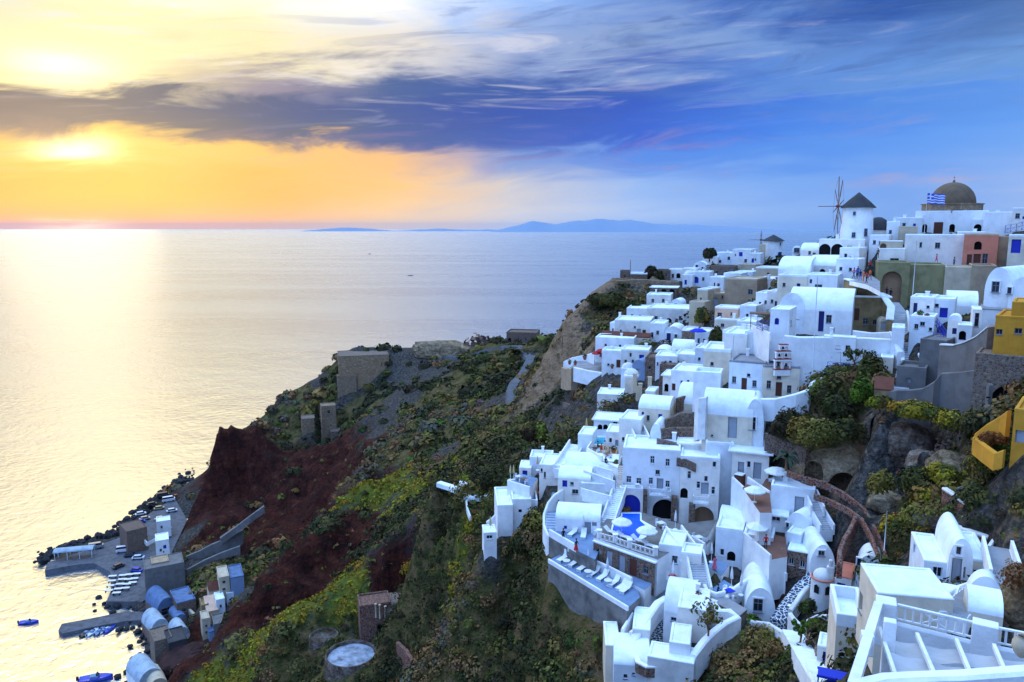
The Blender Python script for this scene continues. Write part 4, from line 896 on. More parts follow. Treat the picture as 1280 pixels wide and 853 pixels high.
# balconies with lattice fronts
def lattice(mb, L, h, n, r=.025):
    mb.box(-L/2, L/2, -.05, .05, h-.08, h); mb.box(-L/2, L/2, -.045, .045, 0, .08)
    for i in range(n+1): x = -L/2+L*i/n; mb.box(x-.03, x+.03, -.04, .04, .081, h-.081)
    for i in range(n):
        x = -L/2+L*(i+.5)/n; k = 10; rr = min(L/n, h-.2)*.42
        pts = [(x+rr*math.cos(2*PI*j/k), 0, h/2+rr*math.sin(2*PI*j/k)) for j in range(k+1)]; mb.tube(pts, r, 5)
def balcony(label, u, v, Y, L, h=.9, dep=1.0):
    p = W(u, v, Y); r = thing('balcony', label, 'balcony', p, -math.atan2(p.x, p.y), 'lattice balconies on the hotel')
    a = MB(); a.rbox(-L/2, L/2, -.05, dep, -.18, 0, .04); a.build('slab', WHITE, r); b = MB(); lattice(b, L, h, 4); b.build('railing', WHITE, r)
    for s in (-1, 1): c = MB(); c.box(s*L/2-.04, s*L/2+.04, .06, dep, .002, h); c.build('side_panel', WHITE, r)
balcony('white lattice balcony over the big hotel arch', 822, 619, 100.2, 2.3)
balcony('white lattice balcony over the tan alcove', 876, 629, 97.6, 2.0)
balcony('small white balcony panel near the round window', 833, 622, 100, 1.0)
wall('brown stone balcony parapet on the upper hotel veranda', [(846,572,100.5),(858,574,100),(870,580,99.5)], 1.2, .3, STONE)
# pool terrace
terrace('dark stone pool terrace', [(742,672),(822,700),(838,690),(860,668),(884,672),(897,650),(850,655),(800,640),(772,640),(757,650)], 90.5, 4.5, PGREY, WHITE, group='hotel terraces', name='pool_terrace')
PZ = W(742,672,90.5).z
def flat_poly(name, pts, z, m, label, cat, dz=.06, group=None, kind=None):
    P = [WZ(u, v, z) for u, v in pts]; o = P[0].copy(); mb = MB(); mb.prism([(p.x-o.x, p.y-o.y) for p in P], -dz, 0)
    return tag(mb.build(name, m, None, o), label, cat, group, kind)
m, t_, b_ = mat('pool water'); t_.set(b_, 'Base Color', (.006,.09,.72,1)); t_.set(b_, 'Roughness', .12); t_.set(b_, 'Specular IOR Level', .3)
n_ = t_.noise(pos(t_), 2.2, 3).outputs[0]; bump(t_, b_, n_, .15, .1); POOLW = m
m, t_, b_ = mat('turquoise pool water'); t_.set(b_, 'Base Color', (.02,.38,.5,1)); t_.set(b_, 'Roughness', .12); TURQ = m
pool = thing('swimming_pool', 'vivid blue curved swimming pool running out of an arched cave', 'pool', WZ(786,660,PZ))
def pool_part(name, pts, z, m_, dz): 
    P = [WZ(u, v, z) for u, v in pts]; o = WZ(786,660,PZ); mb = MB(); mb.prism([(p.x-o.x, p.y-o.y) for p in P], z-o.z-dz, z-o.z); return mb.build(name, m_, pool)
pool_part('rim', [(763,666),(766,652),(776,645),(776,641),(802,641),(802,650),(820,660),(812,668),(798,678),(792,677)], PZ+.10, LIME, .06)
pool_part('water', [(765,665.5),(768,653),(778,645.5),(778,642),(800,642),(800,651),(806,656),(803,664),(796,676),(788,674)], PZ+.125, POOLW, .02)
house('vivid blue arched pool cave', 774,613,803,650, 101, 1.2, 4, 'flat', 'c,788,634,22,30', WHITE, WHITE, group='white hotel buildings', name='pool_cave', cat='cave room', carve=False, foot=False)
wall('white poolside step wall', [(802,652,97),(812,657,95),(820,660,94)], .5, .25)
# balustrade and lower storey
def lower_rooms():
    a, b2 = WZ(744, 673, PZ), WZ(821, 700, PZ); d = b2-a; L = d.length; rz = math.atan2(d.y, d.x); zb = W(736,702,90).z; hgt = PZ-.35-zb
    r = thing('stone_room_front', 'brown stone front of the rooms under the pool terrace with grey doors', 'wall', (a.x, a.y, zb), rz, None); mb = MB(); M = Matrix.Translation((0, -.35, 0)); ops = []
    for f, w, z0, h, k in ((.10,.7,1.1,.8,'a'),(.27,.95,.03,2.1,'g'),(.48,.95,.03,2.1,'g'),(.66,1.2,.03,2.2,'d'),(.86,.7,.9,1.,'w')): ops.append((L*f-w/2, L*f+w/2, z0, z0+min(h, hgt-z0-.1), k))
    for s0, s1, q, b3, kd in wall_panel(mb, L, -1.5, hgt, ops, M, .2):
        me, nm = opening_mesh(kd, s1-s0, b3-q, STONE); o = link(nm, me, r); o.location = ((s0+s1)/2, -.35, q)
    mb.build('stone_face', STONE, r); mb = MB(); mb.box(-.1, L+.1, -.45, -.05, hgt+.003, hgt+.16); mb.build('cornice', WHITE, r)
lower_rooms()
for i, (u, v) in enumerate([(749,671),(769,676.5),(787,683.5),(819,693)]):
    p = WZ(u, v+1.5, PZ); mb = MB(); mb.rbox(-.28, .28, -.28, .28, -.4, 1.0, .05); mb.rbox(-.34, .34, -.34, .34, 1.003, 1.1, .03)
    tag(mb.build('balustrade_pillar', WHITE, None, p), 'white square balustrade pillar '+['at the stair end of','left of middle in','right of middle in','at the far right end of'][i]+' the pool terrace railing', 'pillar', 'balustrade pillars of the pool terrace')
for i, ((ua, va), (ub, vb)) in enumerate([((750,672.5),(768,677)),((770,678),(786,684)),((789,685),(818,694))]):
    a = WZ(ua, va+2, PZ); b2 = WZ(ub, vb+2, PZ); d = b2-a; L = d.length; mb = MB(); lattice(mb, L, .85, 3 if i < 2 else 5)
    q = (a+b2)/2; o = mb.build('balustrade', WHITE, None, q); o.rotation_euler = Vector((d.x, d.y, d.z)).to_track_quat('X', 'Z').to_euler()
    tag(o, ['short white ring balustrade beside the stair','white ring balustrade between the two middle pillars','long white ring balustrade nearest the curved white wall'][i], 'balustrade', 'ring balustrades of the pool terrace')
terrace('blue grey mid terrace before the stone walled rooms', [(736,702),(806,738),(822,722),(752,688)], 90, 3, BLUEFL, WHITE, group='hotel terraces')
terrace('long blue sun terrace with a row of loungers', [(685,701),(784,761),(800,747),(797,738),(706,690)], 91.2, 6.5, BLUEFL, RETAIN, par=[0], ph=.25, group='hotel terraces', name='sun_terrace')
LZ = W(685,701,91.2).z
wall('low white wall between sun terrace and mid terrace', [(u, v, WZ(u, v, LZ+1.25).y) for u, v in ((706,686),(730,694),(760,707),(790,722))], 1.4, .25)
terrace('blue grey curved arrival terrace', [(686,668),(720,688),(744,700),(756,672),(742,664),(700,655)], 95, 3, BLUEFL, RETAIN, par=[0], ph=.7, group='hotel terraces')
wall('white curving parapet of the outer hotel stair', [(703,612,103),(693,618,102),(685,628,101),(680,642,99.5),(680,656,98),(685,668,96),(704,679,94),(722,687,93)], 3.2, .35)
terrace('narrow blue stair landing inside the curved parapet', [(684,645),(694,645),(700,612),(690,616)], 100, 3, BLUEFL, WHITE, group='hotel terraces', carve=False)
stairs('blue grey outer hotel staircase inside the curved parapet', (689,667,96.5), (689,640,100.5), 1.5, 8, m=BLUEFL)
house('white rounded room with grey arched door and small window', 694,640,750,682, 95.5, 5, -6, 'vaultx', 'g,733.5,656,9,23;w,715.5,648.5,5,5;g,743,654,5,9;a,734,641.5,8,5', rise=1.1, group='white hotel buildings')
house('white house with square blue shutter and round room', 697,592,738,626, 103, 5, -8, 'vaultx', 'b,706,605,5.5,8.5;w,719,615,7,6;w,715,605,4,4', rise=.8, group='white hotel buildings')
house('white hall under the sloping perforated walls', 726,606,764,640, 102, 5, -6, 'flat', 'w,748,620,3,3', par=.2, group='white hotel buildings')
# perforated triangle parapets
def perforated(label, pts, h, rows, n):
    P = [W(*p) for p in pts]; o = P[0].copy(); r = thing('perforated_wall', label, 'wall', o, 0, 'perforated parapet walls'); a = P[-1]-P[0]; L = a.length; a.normalize(); nr = Vector((a.y, -a.x, 0)).normalized()
    mb = MB(); rows_ = rows; dz = h/rows_; dx = L/n
    # triangular openings: a lattice of slanted bars
    def q(s, z, off): return a*s+Vector((0, 0, z))+nr*off
    for z in [i*dz for i in range(rows_+1)]: mb.beam(q(0, z, 0), q(L, z, 0), .22, .16)
    for j in range(rows_):
        for i in range(n):
            s = i*dx; mb.beam(q(s, j*dz, 0), q(s+dx/2, (j+1)*dz, 0), .18, .10); mb.beam(q(s+dx/2, (j+1)*dz, 0), q(s+dx, j*dz, 0), .18, .10)
    for s in (0, L): mb.beam(q(s, -.4, 0), q(s, h+.1, 0), .24, .24)
    mb.build('lattice', WHITE, r); b = MB(); b.beam(q(.12, -.5, 0), q(L-.12, -.5, 0), .24, .8); b.build('plinth', WHITE, r)
perforated('upper sloping white parapet pierced by small triangles', [(730,596,104),(768,610,101)], .9, 3, 22)
perforated('lower white parapet pierced by small triangles', [(727,618,101.5),(764,628,99)], .8, 3, 20)
perforated('small white pierced parapet near the roof edge', [(744,588,105.5),(765,594,103.5)], .6, 2, 12)
house('broad white roof hall left of the hotel stair', 705,575,772,600, 107, 6, -8, 'vaultx', '', rise=1.8, group='white hotel buildings')
stairs('long white hotel staircase beside the hotel block', (760,655,96), (775,612,101.5), 1.5, 18, m=LIME, par=True)
stairs('upper white hotel staircase with terracotta steps', (774,611,101.6), (776,582,106), .9, 12, m=TAN)
wall('white rough rounded rock wall by the hotel staircase', [(744,664,94.5),(751,658,95.5),(757,664,94)], 2.2, .8, WHITE2)
# diners' terrace and turquoise pool
terrace('dining terrace with curved white parapet', [(733,566),(752,577),(770,579),(772,562),(756,556),(738,558)], 112, 3, TAN, WHITE, par=[0,5], ph=.8, group='hotel terraces')
house('white room with niche beside the turquoise pool', 757,542,777,562, 116, 5, -10, 'flat', 's,763,551,4,6;g,771,554,4,8', par=.3, group='white hotel buildings')
terrace('small pool deck above the dining terrace', [(734,556),(757,557),(760,545),(738,544)], 117, 2.5, WHITE, WHITE, group='hotel terraces')
tq = W(746,550,118.5); flat_poly('plunge_pool', [(737,554.5),(756,555),(757,547),(739,546.5)], W(734,556,117).z+.08, TURQ, 'small turquoise plunge pool above the dining terrace', 'pool', .04)
house('white pergola house with columns above the turquoise pool', 742,526,780,540, 122, 5, -10, 'slab', 'a,750,534,6,7;a,757,534,6,7;w,769,529,5,3', group='white hotel buildings')
house('white sloped wall house beside the long stair', 773,526,800,566, 111, 6, -16, 'flat', 'w,779,549,3,5', par=.3, group='white hotel buildings')
stairs('white staircase with grey treads left of the single window house', (803,552,108), (792,528,115), 1.8, 14, m=CEM, par=True)
house('white round oven like niche with orange light painted into its brown interior', 778,560,796,583, 107, 3, -8, 'vault', 'A,786,573,13,16', group='white hotel buildings')  # orange light in the niche is put into the interior colour
terrace('flat white roof with terracotta pot at the stair top', [(755,577),(772,585),(778,570),(766,566)], 108, 2, LIME, WHITE, group='hotel terraces', carve=False)
stairs('broad white diagonal staircase down to the restaurants', (702,588,110), (722,556,119), 2.4, 18, m=LIME, par=True, )
house('white stair side building with planters', 722,545,740,575, 116, 5, -14, 'flat', '', par=.3, group='white hotel buildings')
terrace('planted white balcony terrace by the diagonal stair', [(702,584),(722,588),(728,577),(708,573)], 110, 3, WHITE, WHITE, par=[0], ph=.5, group='hotel terraces')
house('white restaurant room with cream posts', 674,583,704,606, 111, 6, -10, 'flat', 'w,681,594,2.5,8;w,677,588,2,5', par=.25, group='white hotel buildings')
house('blue shuttered room at the left of the restaurants', 649,586,664,600, 117, 4, -6, 'flat', 'b,656,593,6,9', par=.2, group='white hotel buildings')
house('long low white wall building with pointed cream posts', 662,575,690,590, 118, 4, -6, 'flat', '', par=.5, group='white hotel buildings')
terrace('outdoor restaurant terrace with tables and parasols', [(634,604),(662,613),(672,598),(650,592)], 112, 4, BLUEFL, WHITE, par=[0], ph=.5, group='hotel terraces')
house('white cube house with flat roof and blue window at the slope foot', 622,634,641,668, 107, 8, 6, 'flat', 'b,625,647,7,13', par=.35, group='white hotel buildings')
house('white block with pale flat roof beside the restaurant terrace', 640,626,664,662, 108, 7, 4, 'flat', '', par=.3, group='white hotel buildings')
terrace('orange cushioned lounge deck beside the white block', [(650,628),(672,630),(670,616),(652,612)], 109.5, 3, BLUEFL, WHITE, par=[0,1], ph=.6, group='hotel terraces', carve=False)
house('tiny white utility house below the cube house', 605,667,621,684, 104, 3, 8, 'flat', 's,612,672,7,5', par=.2, down=4, group='white hotel buildings')
wall('low white walled walkway jutting into the scrub', [(549,602,132),(562,606,130),(575,611,127),(586,620,124),(602,619,123.4),(621,616,122.5)], .9, 1.3, LIME)
wall('second low white wall above the jutting walkway', [(576,601,130.5),(590,607,128),(601,612,126.5)], .8, .7)
wall('thin white garden wall winding up the slope to the platform', [(588,645,119),(584,634,121),(583,625,123)], 1, .3, WHITE2)
wall('short white curved wall left of the cube house', [(608,652,112),(614,648,112),(620,642,112)], 1.4, .4)
# right hand hotel levels
terrace('brown tiled upper terrace with parasol and lounger', [(951,609),(964,614),(1010,615),(1008,604),(985,592),(962,592)], 94, 5, BRFLOOR, WHITE, group='hotel terraces')
house('white block with pale grey door under the brown terrace', 962,612,1017,646, 90.5, 3.5, -3, 'flat', 'g,999,632,10,20;w,992,626,2,2', par=.35, group='white hotel buildings')
wall('diagonal white parapet from wing to block', [(916,596,96),(930,609,94),(946,625,91.5),(962,641,89.5)], 4.5, .35)
wall('upper short white parapet of the brown terrace', [(935,596,95),(950,606,93.3),(962,614,91.5)], 1.2, .3)
terrace('lounge deck with parasol behind the diagonal parapet', [(928,610),(950,641),(965,641),(962,617),(940,600)], 93.5, 4, BRFLOOR, WHITE, group='hotel terraces')
house('dark red brick balcony panel on the hotel wing', 917,594,927,614, 97, 1.2, -30, 'flat', '', TILE, WHITE, par=.08, group='white hotel buildings', name='balcony_box', cat='balcony', carve=False, foot=False)
house('low white vault with round window by the hotel stair', 897,646,936,672, 92, 6, -6, 'vaultx', 'a,901,667,7,9', rise=1.5, group='white hotel buildings')
house('white lower house with small window and half open door', 893,664,927,706, 89, 5, -8, 'flat', 's,902.5,691,4,8;a,914,696,9,12', par=.4, group='white hotel buildings')
house('sloping white house with grey glazed door', 927,674,964,720, 86.5, 5, -6, 'flat', 's,937.5,696,4,9;s,930,705,4,10;g,937,709,9,20', par=.5, group='white hotel buildings')
terrace('brown floored terrace with parasol beside the dark stone block', [(929,671),(962,700),(984,696),(982,672),(950,664)], 87.5, 5, BRFLOOR, WHITE, par=[0], ph=.6, group='hotel terraces')
house('white rooftop room with small square window over dark stone', 959,645,982,660, 89, 4, -3, 'slab', 's,970,649,9,6', group='white hotel buildings', down=.5)
house('dark brown stone block between two terraces', 960,659,982,684, 89.3, 3.5, -3, 'flat', '', STONE, STONE, par=.02, group='white hotel buildings')
house('white vault roofed house with tiny arched window', 981,641,1012,672, 87, 4.5, -34, 'vault', 'a,985,656,3,6', rise=2, group='white hotel buildings')
house('large white barrel vault house with double window', 1012,681,1043,716, 80.5, 5.5, 22, 'vault', 'w,1026.5,691,6,6', rise=2.6, group='white hotel buildings')
house('white annex with flat roof on dark stone walls', 983,690,1011,718, 82.5, 5, -6, 'flat', 's,989,702,5,8;s,1003,706,5,8', STONE, LIME, par=.15, group='white hotel buildings')
house('white gabled wall left of the barrel vault house', 982,668,1000,692, 85, 4, -20, 'flat', 's,988,682,5,7', par=.2, group='white hotel buildings')
terrace('small brown terrace with white table below the dark stone block', [(962,712),(982,724),(984,704),(968,698)], 84, 4, BRFLOOR, WHITE, par=[0], ph=.7, group='hotel terraces')
stairs('narrow white staircase above the barrel vaults', (1022,640,87), (1012,616,92), 1.2, 12, m=CEM, par=True)
stairs('white staircase curving down past the barrel vault', (1034,664,85), (1020,640,88), 1.4, 10, m=CEM, par=True)
stairs('grey and white hotel stair in the middle', (862,692,86), (842,664,91), 1.8, 12, m=CEM, par=True)
stairs('lower grey and white hotel stair', (878,742,80.5), (868,694,85), 1.8, 16, m=CEM, par=True)
house('white curved wall rooms with brown framed door', 822,684,852,738, 86, 5, -10, 'flat', 'w,843.5,700,6,10;d,842,718,9,30', par=.3, group='white hotel buildings')
house('white stair tower with dark lattice window', 850,694,875,744, 84, 3, -6, 'flat', 'w,864.5,729,8,14', par=.3, group='white hotel buildings')
wall('white wavy wall falling from the pool terrace', [(822,692,88),(832,683,88.5),(842,690,87),(852,700,85.5),(862,708,84.5)], 5, .4)
terrace('small courtyard terrace with blue draped table', [(880,744),(910,752),(925,738),(905,725)], 80, 3, BLUEFL, WHITE, group='hotel terraces')
wall('rounded low white wall around the left courtyard', [(881,730,81),(884,737,80),(895,741,79.3),(905,739,79.5),(907,731,81)], 2.2, .45)
wall('rounded low white wall around the right courtyard', [(908,746,79),(914,737,80),(925,729,81),(940,720,82)], 2.2, .45)
terrace('stepped stone path between hotel and barrel house', [(884,748),(925,770),(934,762),(900,742)], 79, 3, CEM, STONEG, group='hotel terraces')
terrace('narrow balcony terrace with white chairs over the stair', [(864,676),(880,686),(888,676),(872,667)], 91, 4, PGREY, WHITE, par=[0], ph=.7, group='hotel terraces')
terrace('shaded blue terrace where a person in pink drapes stands', [(884,708),(902,720),(912,706),(893,698)], 86, 4, BLUEFL, WHITE, group='hotel terraces')
house('white barrel roofed cave house with one dark window', 930,735,969,777, 78, 7, 8, 'vault', 'w,947.5,756,9,15', rise=3, group='white hotel buildings')
# rotunda chapel
def rotunda():
    p = W(1026, 756, 76); r = thing('chapel', 'tiny round chapel with white dome and bell turret', 'chapel', p, -math.atan2(p.x, p.y)); FOOT.append((p.x, p.y, p.z-.3, 'k'))
    s = 76/F; R0 = 14*s*1.03; hgt = 32*s
    a = MB(); a.lathe((0, R0, 0), [(R0*1.04, -2), (R0*.98, hgt)], 28); a.build('wall', WHITE2, r)
    a = MB(); a.lathe((0, R0, hgt), [(R0*1.06, -.02), (R0*1.08, .08), (R0*.95, .16)], 28, False); a.build('rim', PINK, r)
    a = MB(); a.lathe((0, R0, hgt+.1), [(R0*.86*math.cos(x), R0*.8*math.sin(x)) for x in [PI/2*i/8 for i in range(8)]]+[(.02, R0*.8)], 24); a.build('dome', WHITE2, r)
    for dx in (-.55, .6):
        me, nm = opening_mesh('a', .5, 1.0, WHITE2); w_ = link('window', me, r); w_.location = (dx, -.14+.22*abs(dx), hgt*.45); w_.rotation_euler = (0, 0, -math.asin(dx/R0)*-1 if False else math.asin(dx/R0)); w_.scale = (1, .1, 1)
    a = MB(); a.rbox(R0*.3, R0*.95, R0*.6, R0*1.2, hgt, hgt+1.5, .15); a.rbox(R0*.45, R0*.8, R0*.7, R0*1.1, hgt+1.45, hgt+2.2, .12); a.build('bell_turret', WHITE2, r)
    a = MB(); a.rbox(R0*.6, R0*3, R0*.5, R0*2, -2, hgt*.92, .1); sb = a.build('side_room', WHITE2, r)
    me, nm = opening_mesh('b', .7, 1.0); w_ = link('shutter', me, sb); w_.location = (R0*1.9, R0*.5-.18, hgt*.3)
rotunda()
house('white vaulted chapel with niche beside the round chapel', 1069,694,1102,730, 73, 3.5, 0, 'vault', 'a,1074,702,4,9', WHITE2, WHITE2, rise=2)
house('white cube room with red brown side wall behind the big roof house', 1042,722,1062,760, 75, 4, -8, 'flat', 'b,1051,735,8,12', WHITE2, PINK, par=.15)
def tuff(name, cs):
    m, t, b = mat(name); p = pos(t); n = t.noise(p, .45, 6, .65, .5).outputs[0]; n2 = t.noise(p, 2.6, 5, .65).outputs[0]
    f = t.math('ADD', t.math('MULTIPLY', n, .55), t.math('MULTIPLY', n2, .45)); c = t.ramp(f, [(a, tuple(x)+(1,)) for a, x in zip((.36, .46, .55, .68), cs)])
    t.set(b, 'Base Color', c); t.set(b, 'Roughness', .95); t.set(b, 'Specular IOR Level', .1); bump(t, b, t.math('ADD', n2, t.math('MULTIPLY', n, 2.)), .9, .3); return m
# ================= windmills, dome church =================
def windmill(label, u, vb, vt, va, Y, r, face, wheel=True, sail=True, rw=3.4, door=None, wins=()):
    p = W(u, vb, Y); top = W(u, vt, Y); ap = W(u, va, Y); h = top.z-p.z; rt = thing('windmill', label, 'windmill', p, 0, 'windmills on the ridge'); FOOT.append((p.x, p.y, p.z-.2, 'k')); k = r*.87
    a = MB(); a.lathe((0, 0, -3), [(r*1.04, 0), (r, 3), (k, 3+h)], 32); a.build('tower', WHITE, rt)
    a = MB(); n = 28; hh = ap.z-top.z; a.lathe((0, 0, h), [(k*1.22, -.12), (k*1.2, .02), (k*.75, hh*.42), (k*.33, hh*.75), (.05, hh)], n, True); a.lathe((0, 0, h-.1), [(k*1.2, 0), (.1, .02)], n); a.build('cone_roof', DKCAP, rt)
    if wheel:
        f = R(face); ax = Vector((math.cos(f), math.sin(f), 0)); hub = Vector((0, 0, h+.25))+ax*(k+1.0); side = Vector((-ax.y, ax.x, 0)); up = Vector((0, 0, 1))
        a = MB(); a.beam((0, 0, h+.35), hub+ax*.5, .25, .25); a.beam(hub+ax*.3, hub+ax*3.8, .12, .12); a.build('axle', BROWN, rt)
        w_ = MB(); q = MB()
        for i in range(8):
            t_ = 2*PI*i/8+.18; d = side*math.cos(t_)+up*math.sin(t_); w_.tube([hub+d*.1, hub+d*rw], .075, 5, .045)
            if sail: d2 = side*math.cos(t_+.16)+up*math.sin(t_+.16); q.tube([hub+d*rw*.35, hub+d*rw*.62, hub+d*rw*.97], .12, 5, .07)
        pr = [hub+(side*math.cos(2*PI*i/8+.18)+up*math.sin(2*PI*i/8+.18))*rw for i in range(9)]
        for i in range(8): w_.tube([pr[i], pr[i+1]], .02, 4)
        w_.build('sail_wheel', WOOD, rt); q.build('furled_sails', REDTRIM if not sail else WOOD, rt)
        c = MB(); c.tube([hub-ax*.2, hub+ax*.35], .3, 8); c.build('hub', REDTRIM, rt)
    for (du, v, pw, ph, kd) in wins:
        s = Y*1.03/F; x = du*s; me, nm = opening_mesh(kd, round(pw*s, 1), round(ph*s, 1), WHITE); z = (vb-v)*s-ph*s/2
        o = link(nm, me, rt); ang = math.asin(max(-.95, min(.95, x/r)))+math.atan2(0, 1); azc = -math.atan2(p.x, p.y)
        rr = r-(r-k)*z/h; o.location = (Matrix.Rotation(azc+ang, 4, 'Z') @ Vector((0, -rr-.17, z))); o.rotation_euler = (0, 0, azc+ang)
    return rt
windmill('tall white windmill with dark cone roof and bare sail wheel', 1070, 301, 259.5, 240.5, 155, 3.15, 166, rw=6.1, wins=[(-4,269,3,4,'w'),(-3,294,4,6,'w'),(10,291,4,9,'w')])
windmill('smaller distant white windmill with furled red sails', 965.5, 326, 301, 293.5, 262, 3.5, 168, sail=False, rw=3.2, wins=[(8,320,5,9,'n'),(9,306,2,3,'w')])
# ruined mill with rounded dark cap
p = W(1097, 290, 160); r = thing('mill_ruin', 'stubby white mill with rounded dark grey cap behind the windmill', 'windmill', p); a = MB(); a.lathe((0,0,-3),[(2.1,0),(2.0,3.4)],24); a.build('tower', WHITE, r); a = MB(); a.lathe((0,0,.35),[(2.15,0),(2.0,1.3),(1.5,2.1),(.7,2.6),(.02,2.7)],20); a.build('cap', DKCAP, r)
house('white arcade building with two dark arches under the windmill', 1023, 300, 1080, 319, 149, 6, -4, 'flat', 'a,1031,312,12.5,13;a,1046.5,312,13,12;w,1062,309,5,3', par=.15)
house('tiny brown kiosk beside the small windmill', 948, 306, 956, 328, 256, 3, 0, 'flat', 'w,952,320,2,5', CREAM, par=.1)
house('small round topped white hut left of the mill arcade', 990, 308, 1002, 318, 190, 4, 0, 'vault', 'a,996,313,6,5')
house('low brown stone wall building on the ridge between the mills', 1002, 308, 1024, 320, 175, 4, 0, 'flat', '', STONE, par=.2)
# dome church
def dome_church():
    p = W(1187, 294, 158); az_ = -math.atan2(p.x, p.y); r = thing('dome_church', 'white church with large brown dome on a stone drum', 'church', p, az_); FOOT.append((p.x, p.y, p.z, 'k')); s = 158*1.03/F
    wx, h = 38*s, 28*s; mb = MB(); ops = []
    for u, v, pw, ph, k in ((1160,286,5,10,'a'),(1174.5,288,10,15,'d'),(1189,286,6,10,'a')):
        ow, oh = round(pw*s, 1), round(ph*s, 1); x = (u-1187)*s+wx; z = max(.03, (294-v)*s-oh/2); ops.append((x-ow/2, x+ow/2, z, z+oh, k))
    M = Matrix.Translation((-wx, 0, 0))
    for s0, s1, a_, b2, kd in wall_panel(mb, 2*wx, -3, h, ops, M): me, nm = opening_mesh(kd, s1-s0, b2-a_, WHITE); o = link(nm, me, r); o.location = (-wx+(s0+s1)/2, 0, a_)
    mb.add([(wx,0,-3),(wx,9,-3),(wx,9,h),(wx,0,h)],[(0,1,2,3)]); mb.add([(-wx,9,-3),(-wx,0,-3),(-wx,0,h),(-wx,9,h)],[(0,1,2,3)]); mb.build('wall', WHITE, r)
    rb = MB(); roof_flat(rb, -wx, wx, 0, 9, h, .15); rb.build('roof', LIME, r)
    R_ = 25.5*s; cy = 5.6; d = MB(); n = 8
    d.lathe((0, cy, h-.3), [(33*s, 0), (33*s, 10.5*s), (34.5*s, 10.6*s), (34.5*s, 11.6*s), (30*s, 11.8*s)], 8, False); d.build('drum', STONET, r)
    d = MB(); d.lathe((0, cy, h-.3+11.6*s), [(R_, -.2)]+[(R_*math.cos(a), 26*s*math.sin(a)) for a in [PI/2*i/10 for i in range(10)]]+[(.05, 26*s)], 32); dm = d.build('dome', DOME, r)
    d = MB(); zt = h-.3+37.5*s; d.cyl((0, cy, zt), .28, .18, .45, 10); d.box(-.03, .03, cy-.03, cy+.03, zt+.45, zt+1.3); d.box(-.22, .22, cy-.028, cy+.028, zt+.9, zt+.96); d.build('finial', DOME, dm)
dome_church()
# flag on its pole
pf = W(1155, 296, 150); r = thing('flagpole', 'white flagpole with blue and white striped flag before the dome church', 'flag', pf); a = MB(); ht = (296-243)*150*1.03/F; a.tube([(0,0,-1),(0,0,ht)], .05, 6, .035); a.build('pole', FRAME, r)
fw, fh = 3.4, 2.0; nx_, nz_ = 27, 9; fl = MB(); zt = ht-.3; vs = [(.05+fw*i/nx_, .22*math.sin(i*.45)*i/nx_*1.3, zt-fh+fh*j/nz_-.25*(i/nx_)**2+.05*math.sin(i*.6)) for j in range(nz_+1) for i in range(nx_+1)]
b_ = len(fl.v); fl.v = vs
for j in range(nz_):
    for i in range(nx_):
        row = nz_-1-j; blue = row % 2 == 0
        if row < 5 and i < 10: blue = not (row == 2 or i in (4, 5))
        fl.f.append((j*(nx_+1)+i, j*(nx_+1)+i+1, (j+1)*(nx_+1)+i+1, (j+1)*(nx_+1)+i)); fl.m.append(0 if blue else 1); fl.sm.append(True)
fl.build('flag', [plain('flag blue', (.02,.07,.5)), FRAME], r)
# ================= promontory =================
house('low stepped masonry outwork under the fortress corner', 422,470,446,492, 334, 4, 4, 'flat', '', STONET, STONET, par=.2, name='outwork', cat='ruin', group=None, down=6, carve=False)
house('ruined square masonry tower with one window hole', 403,508,421,545, 316, 6, 8, 'flat', 'w,411,515,3,4', STONET, STONET, par=.3, name='tower_ruin', cat='ruin', group=None, down=4)
house('roofless masonry ruin left of the tower', 378,524,396,540, 318, 7, 5, 'flat', '', STONET, STONEG, par=.3, name='ruin', cat='ruin', group=None, down=4)
house('brown ruin with dark doorway right of the tower', 414,540,430,554, 312, 6, 5, 'flat', 'a,421,549,4,6', STONE, STONE, par=.3, name='ruin', cat='ruin', group=None)
house('abandoned brown stone mansion on the saddle by the road', 633,417,671,431, 330, 11, -12, 'flat', 'a,637,426,4,7;w,648,424,2,4;w,657,424,2,4;w,665,424,2,4', STONE, STONE, par=.5, name='stone_mansion', cat='ruin', group=None)
FORT = rubble('tan fortress masonry', [(.26,.16,.085),(.36,.23,.13),(.30,.20,.12),(.40,.28,.17)], 1.1, (.20,.14,.09,1))
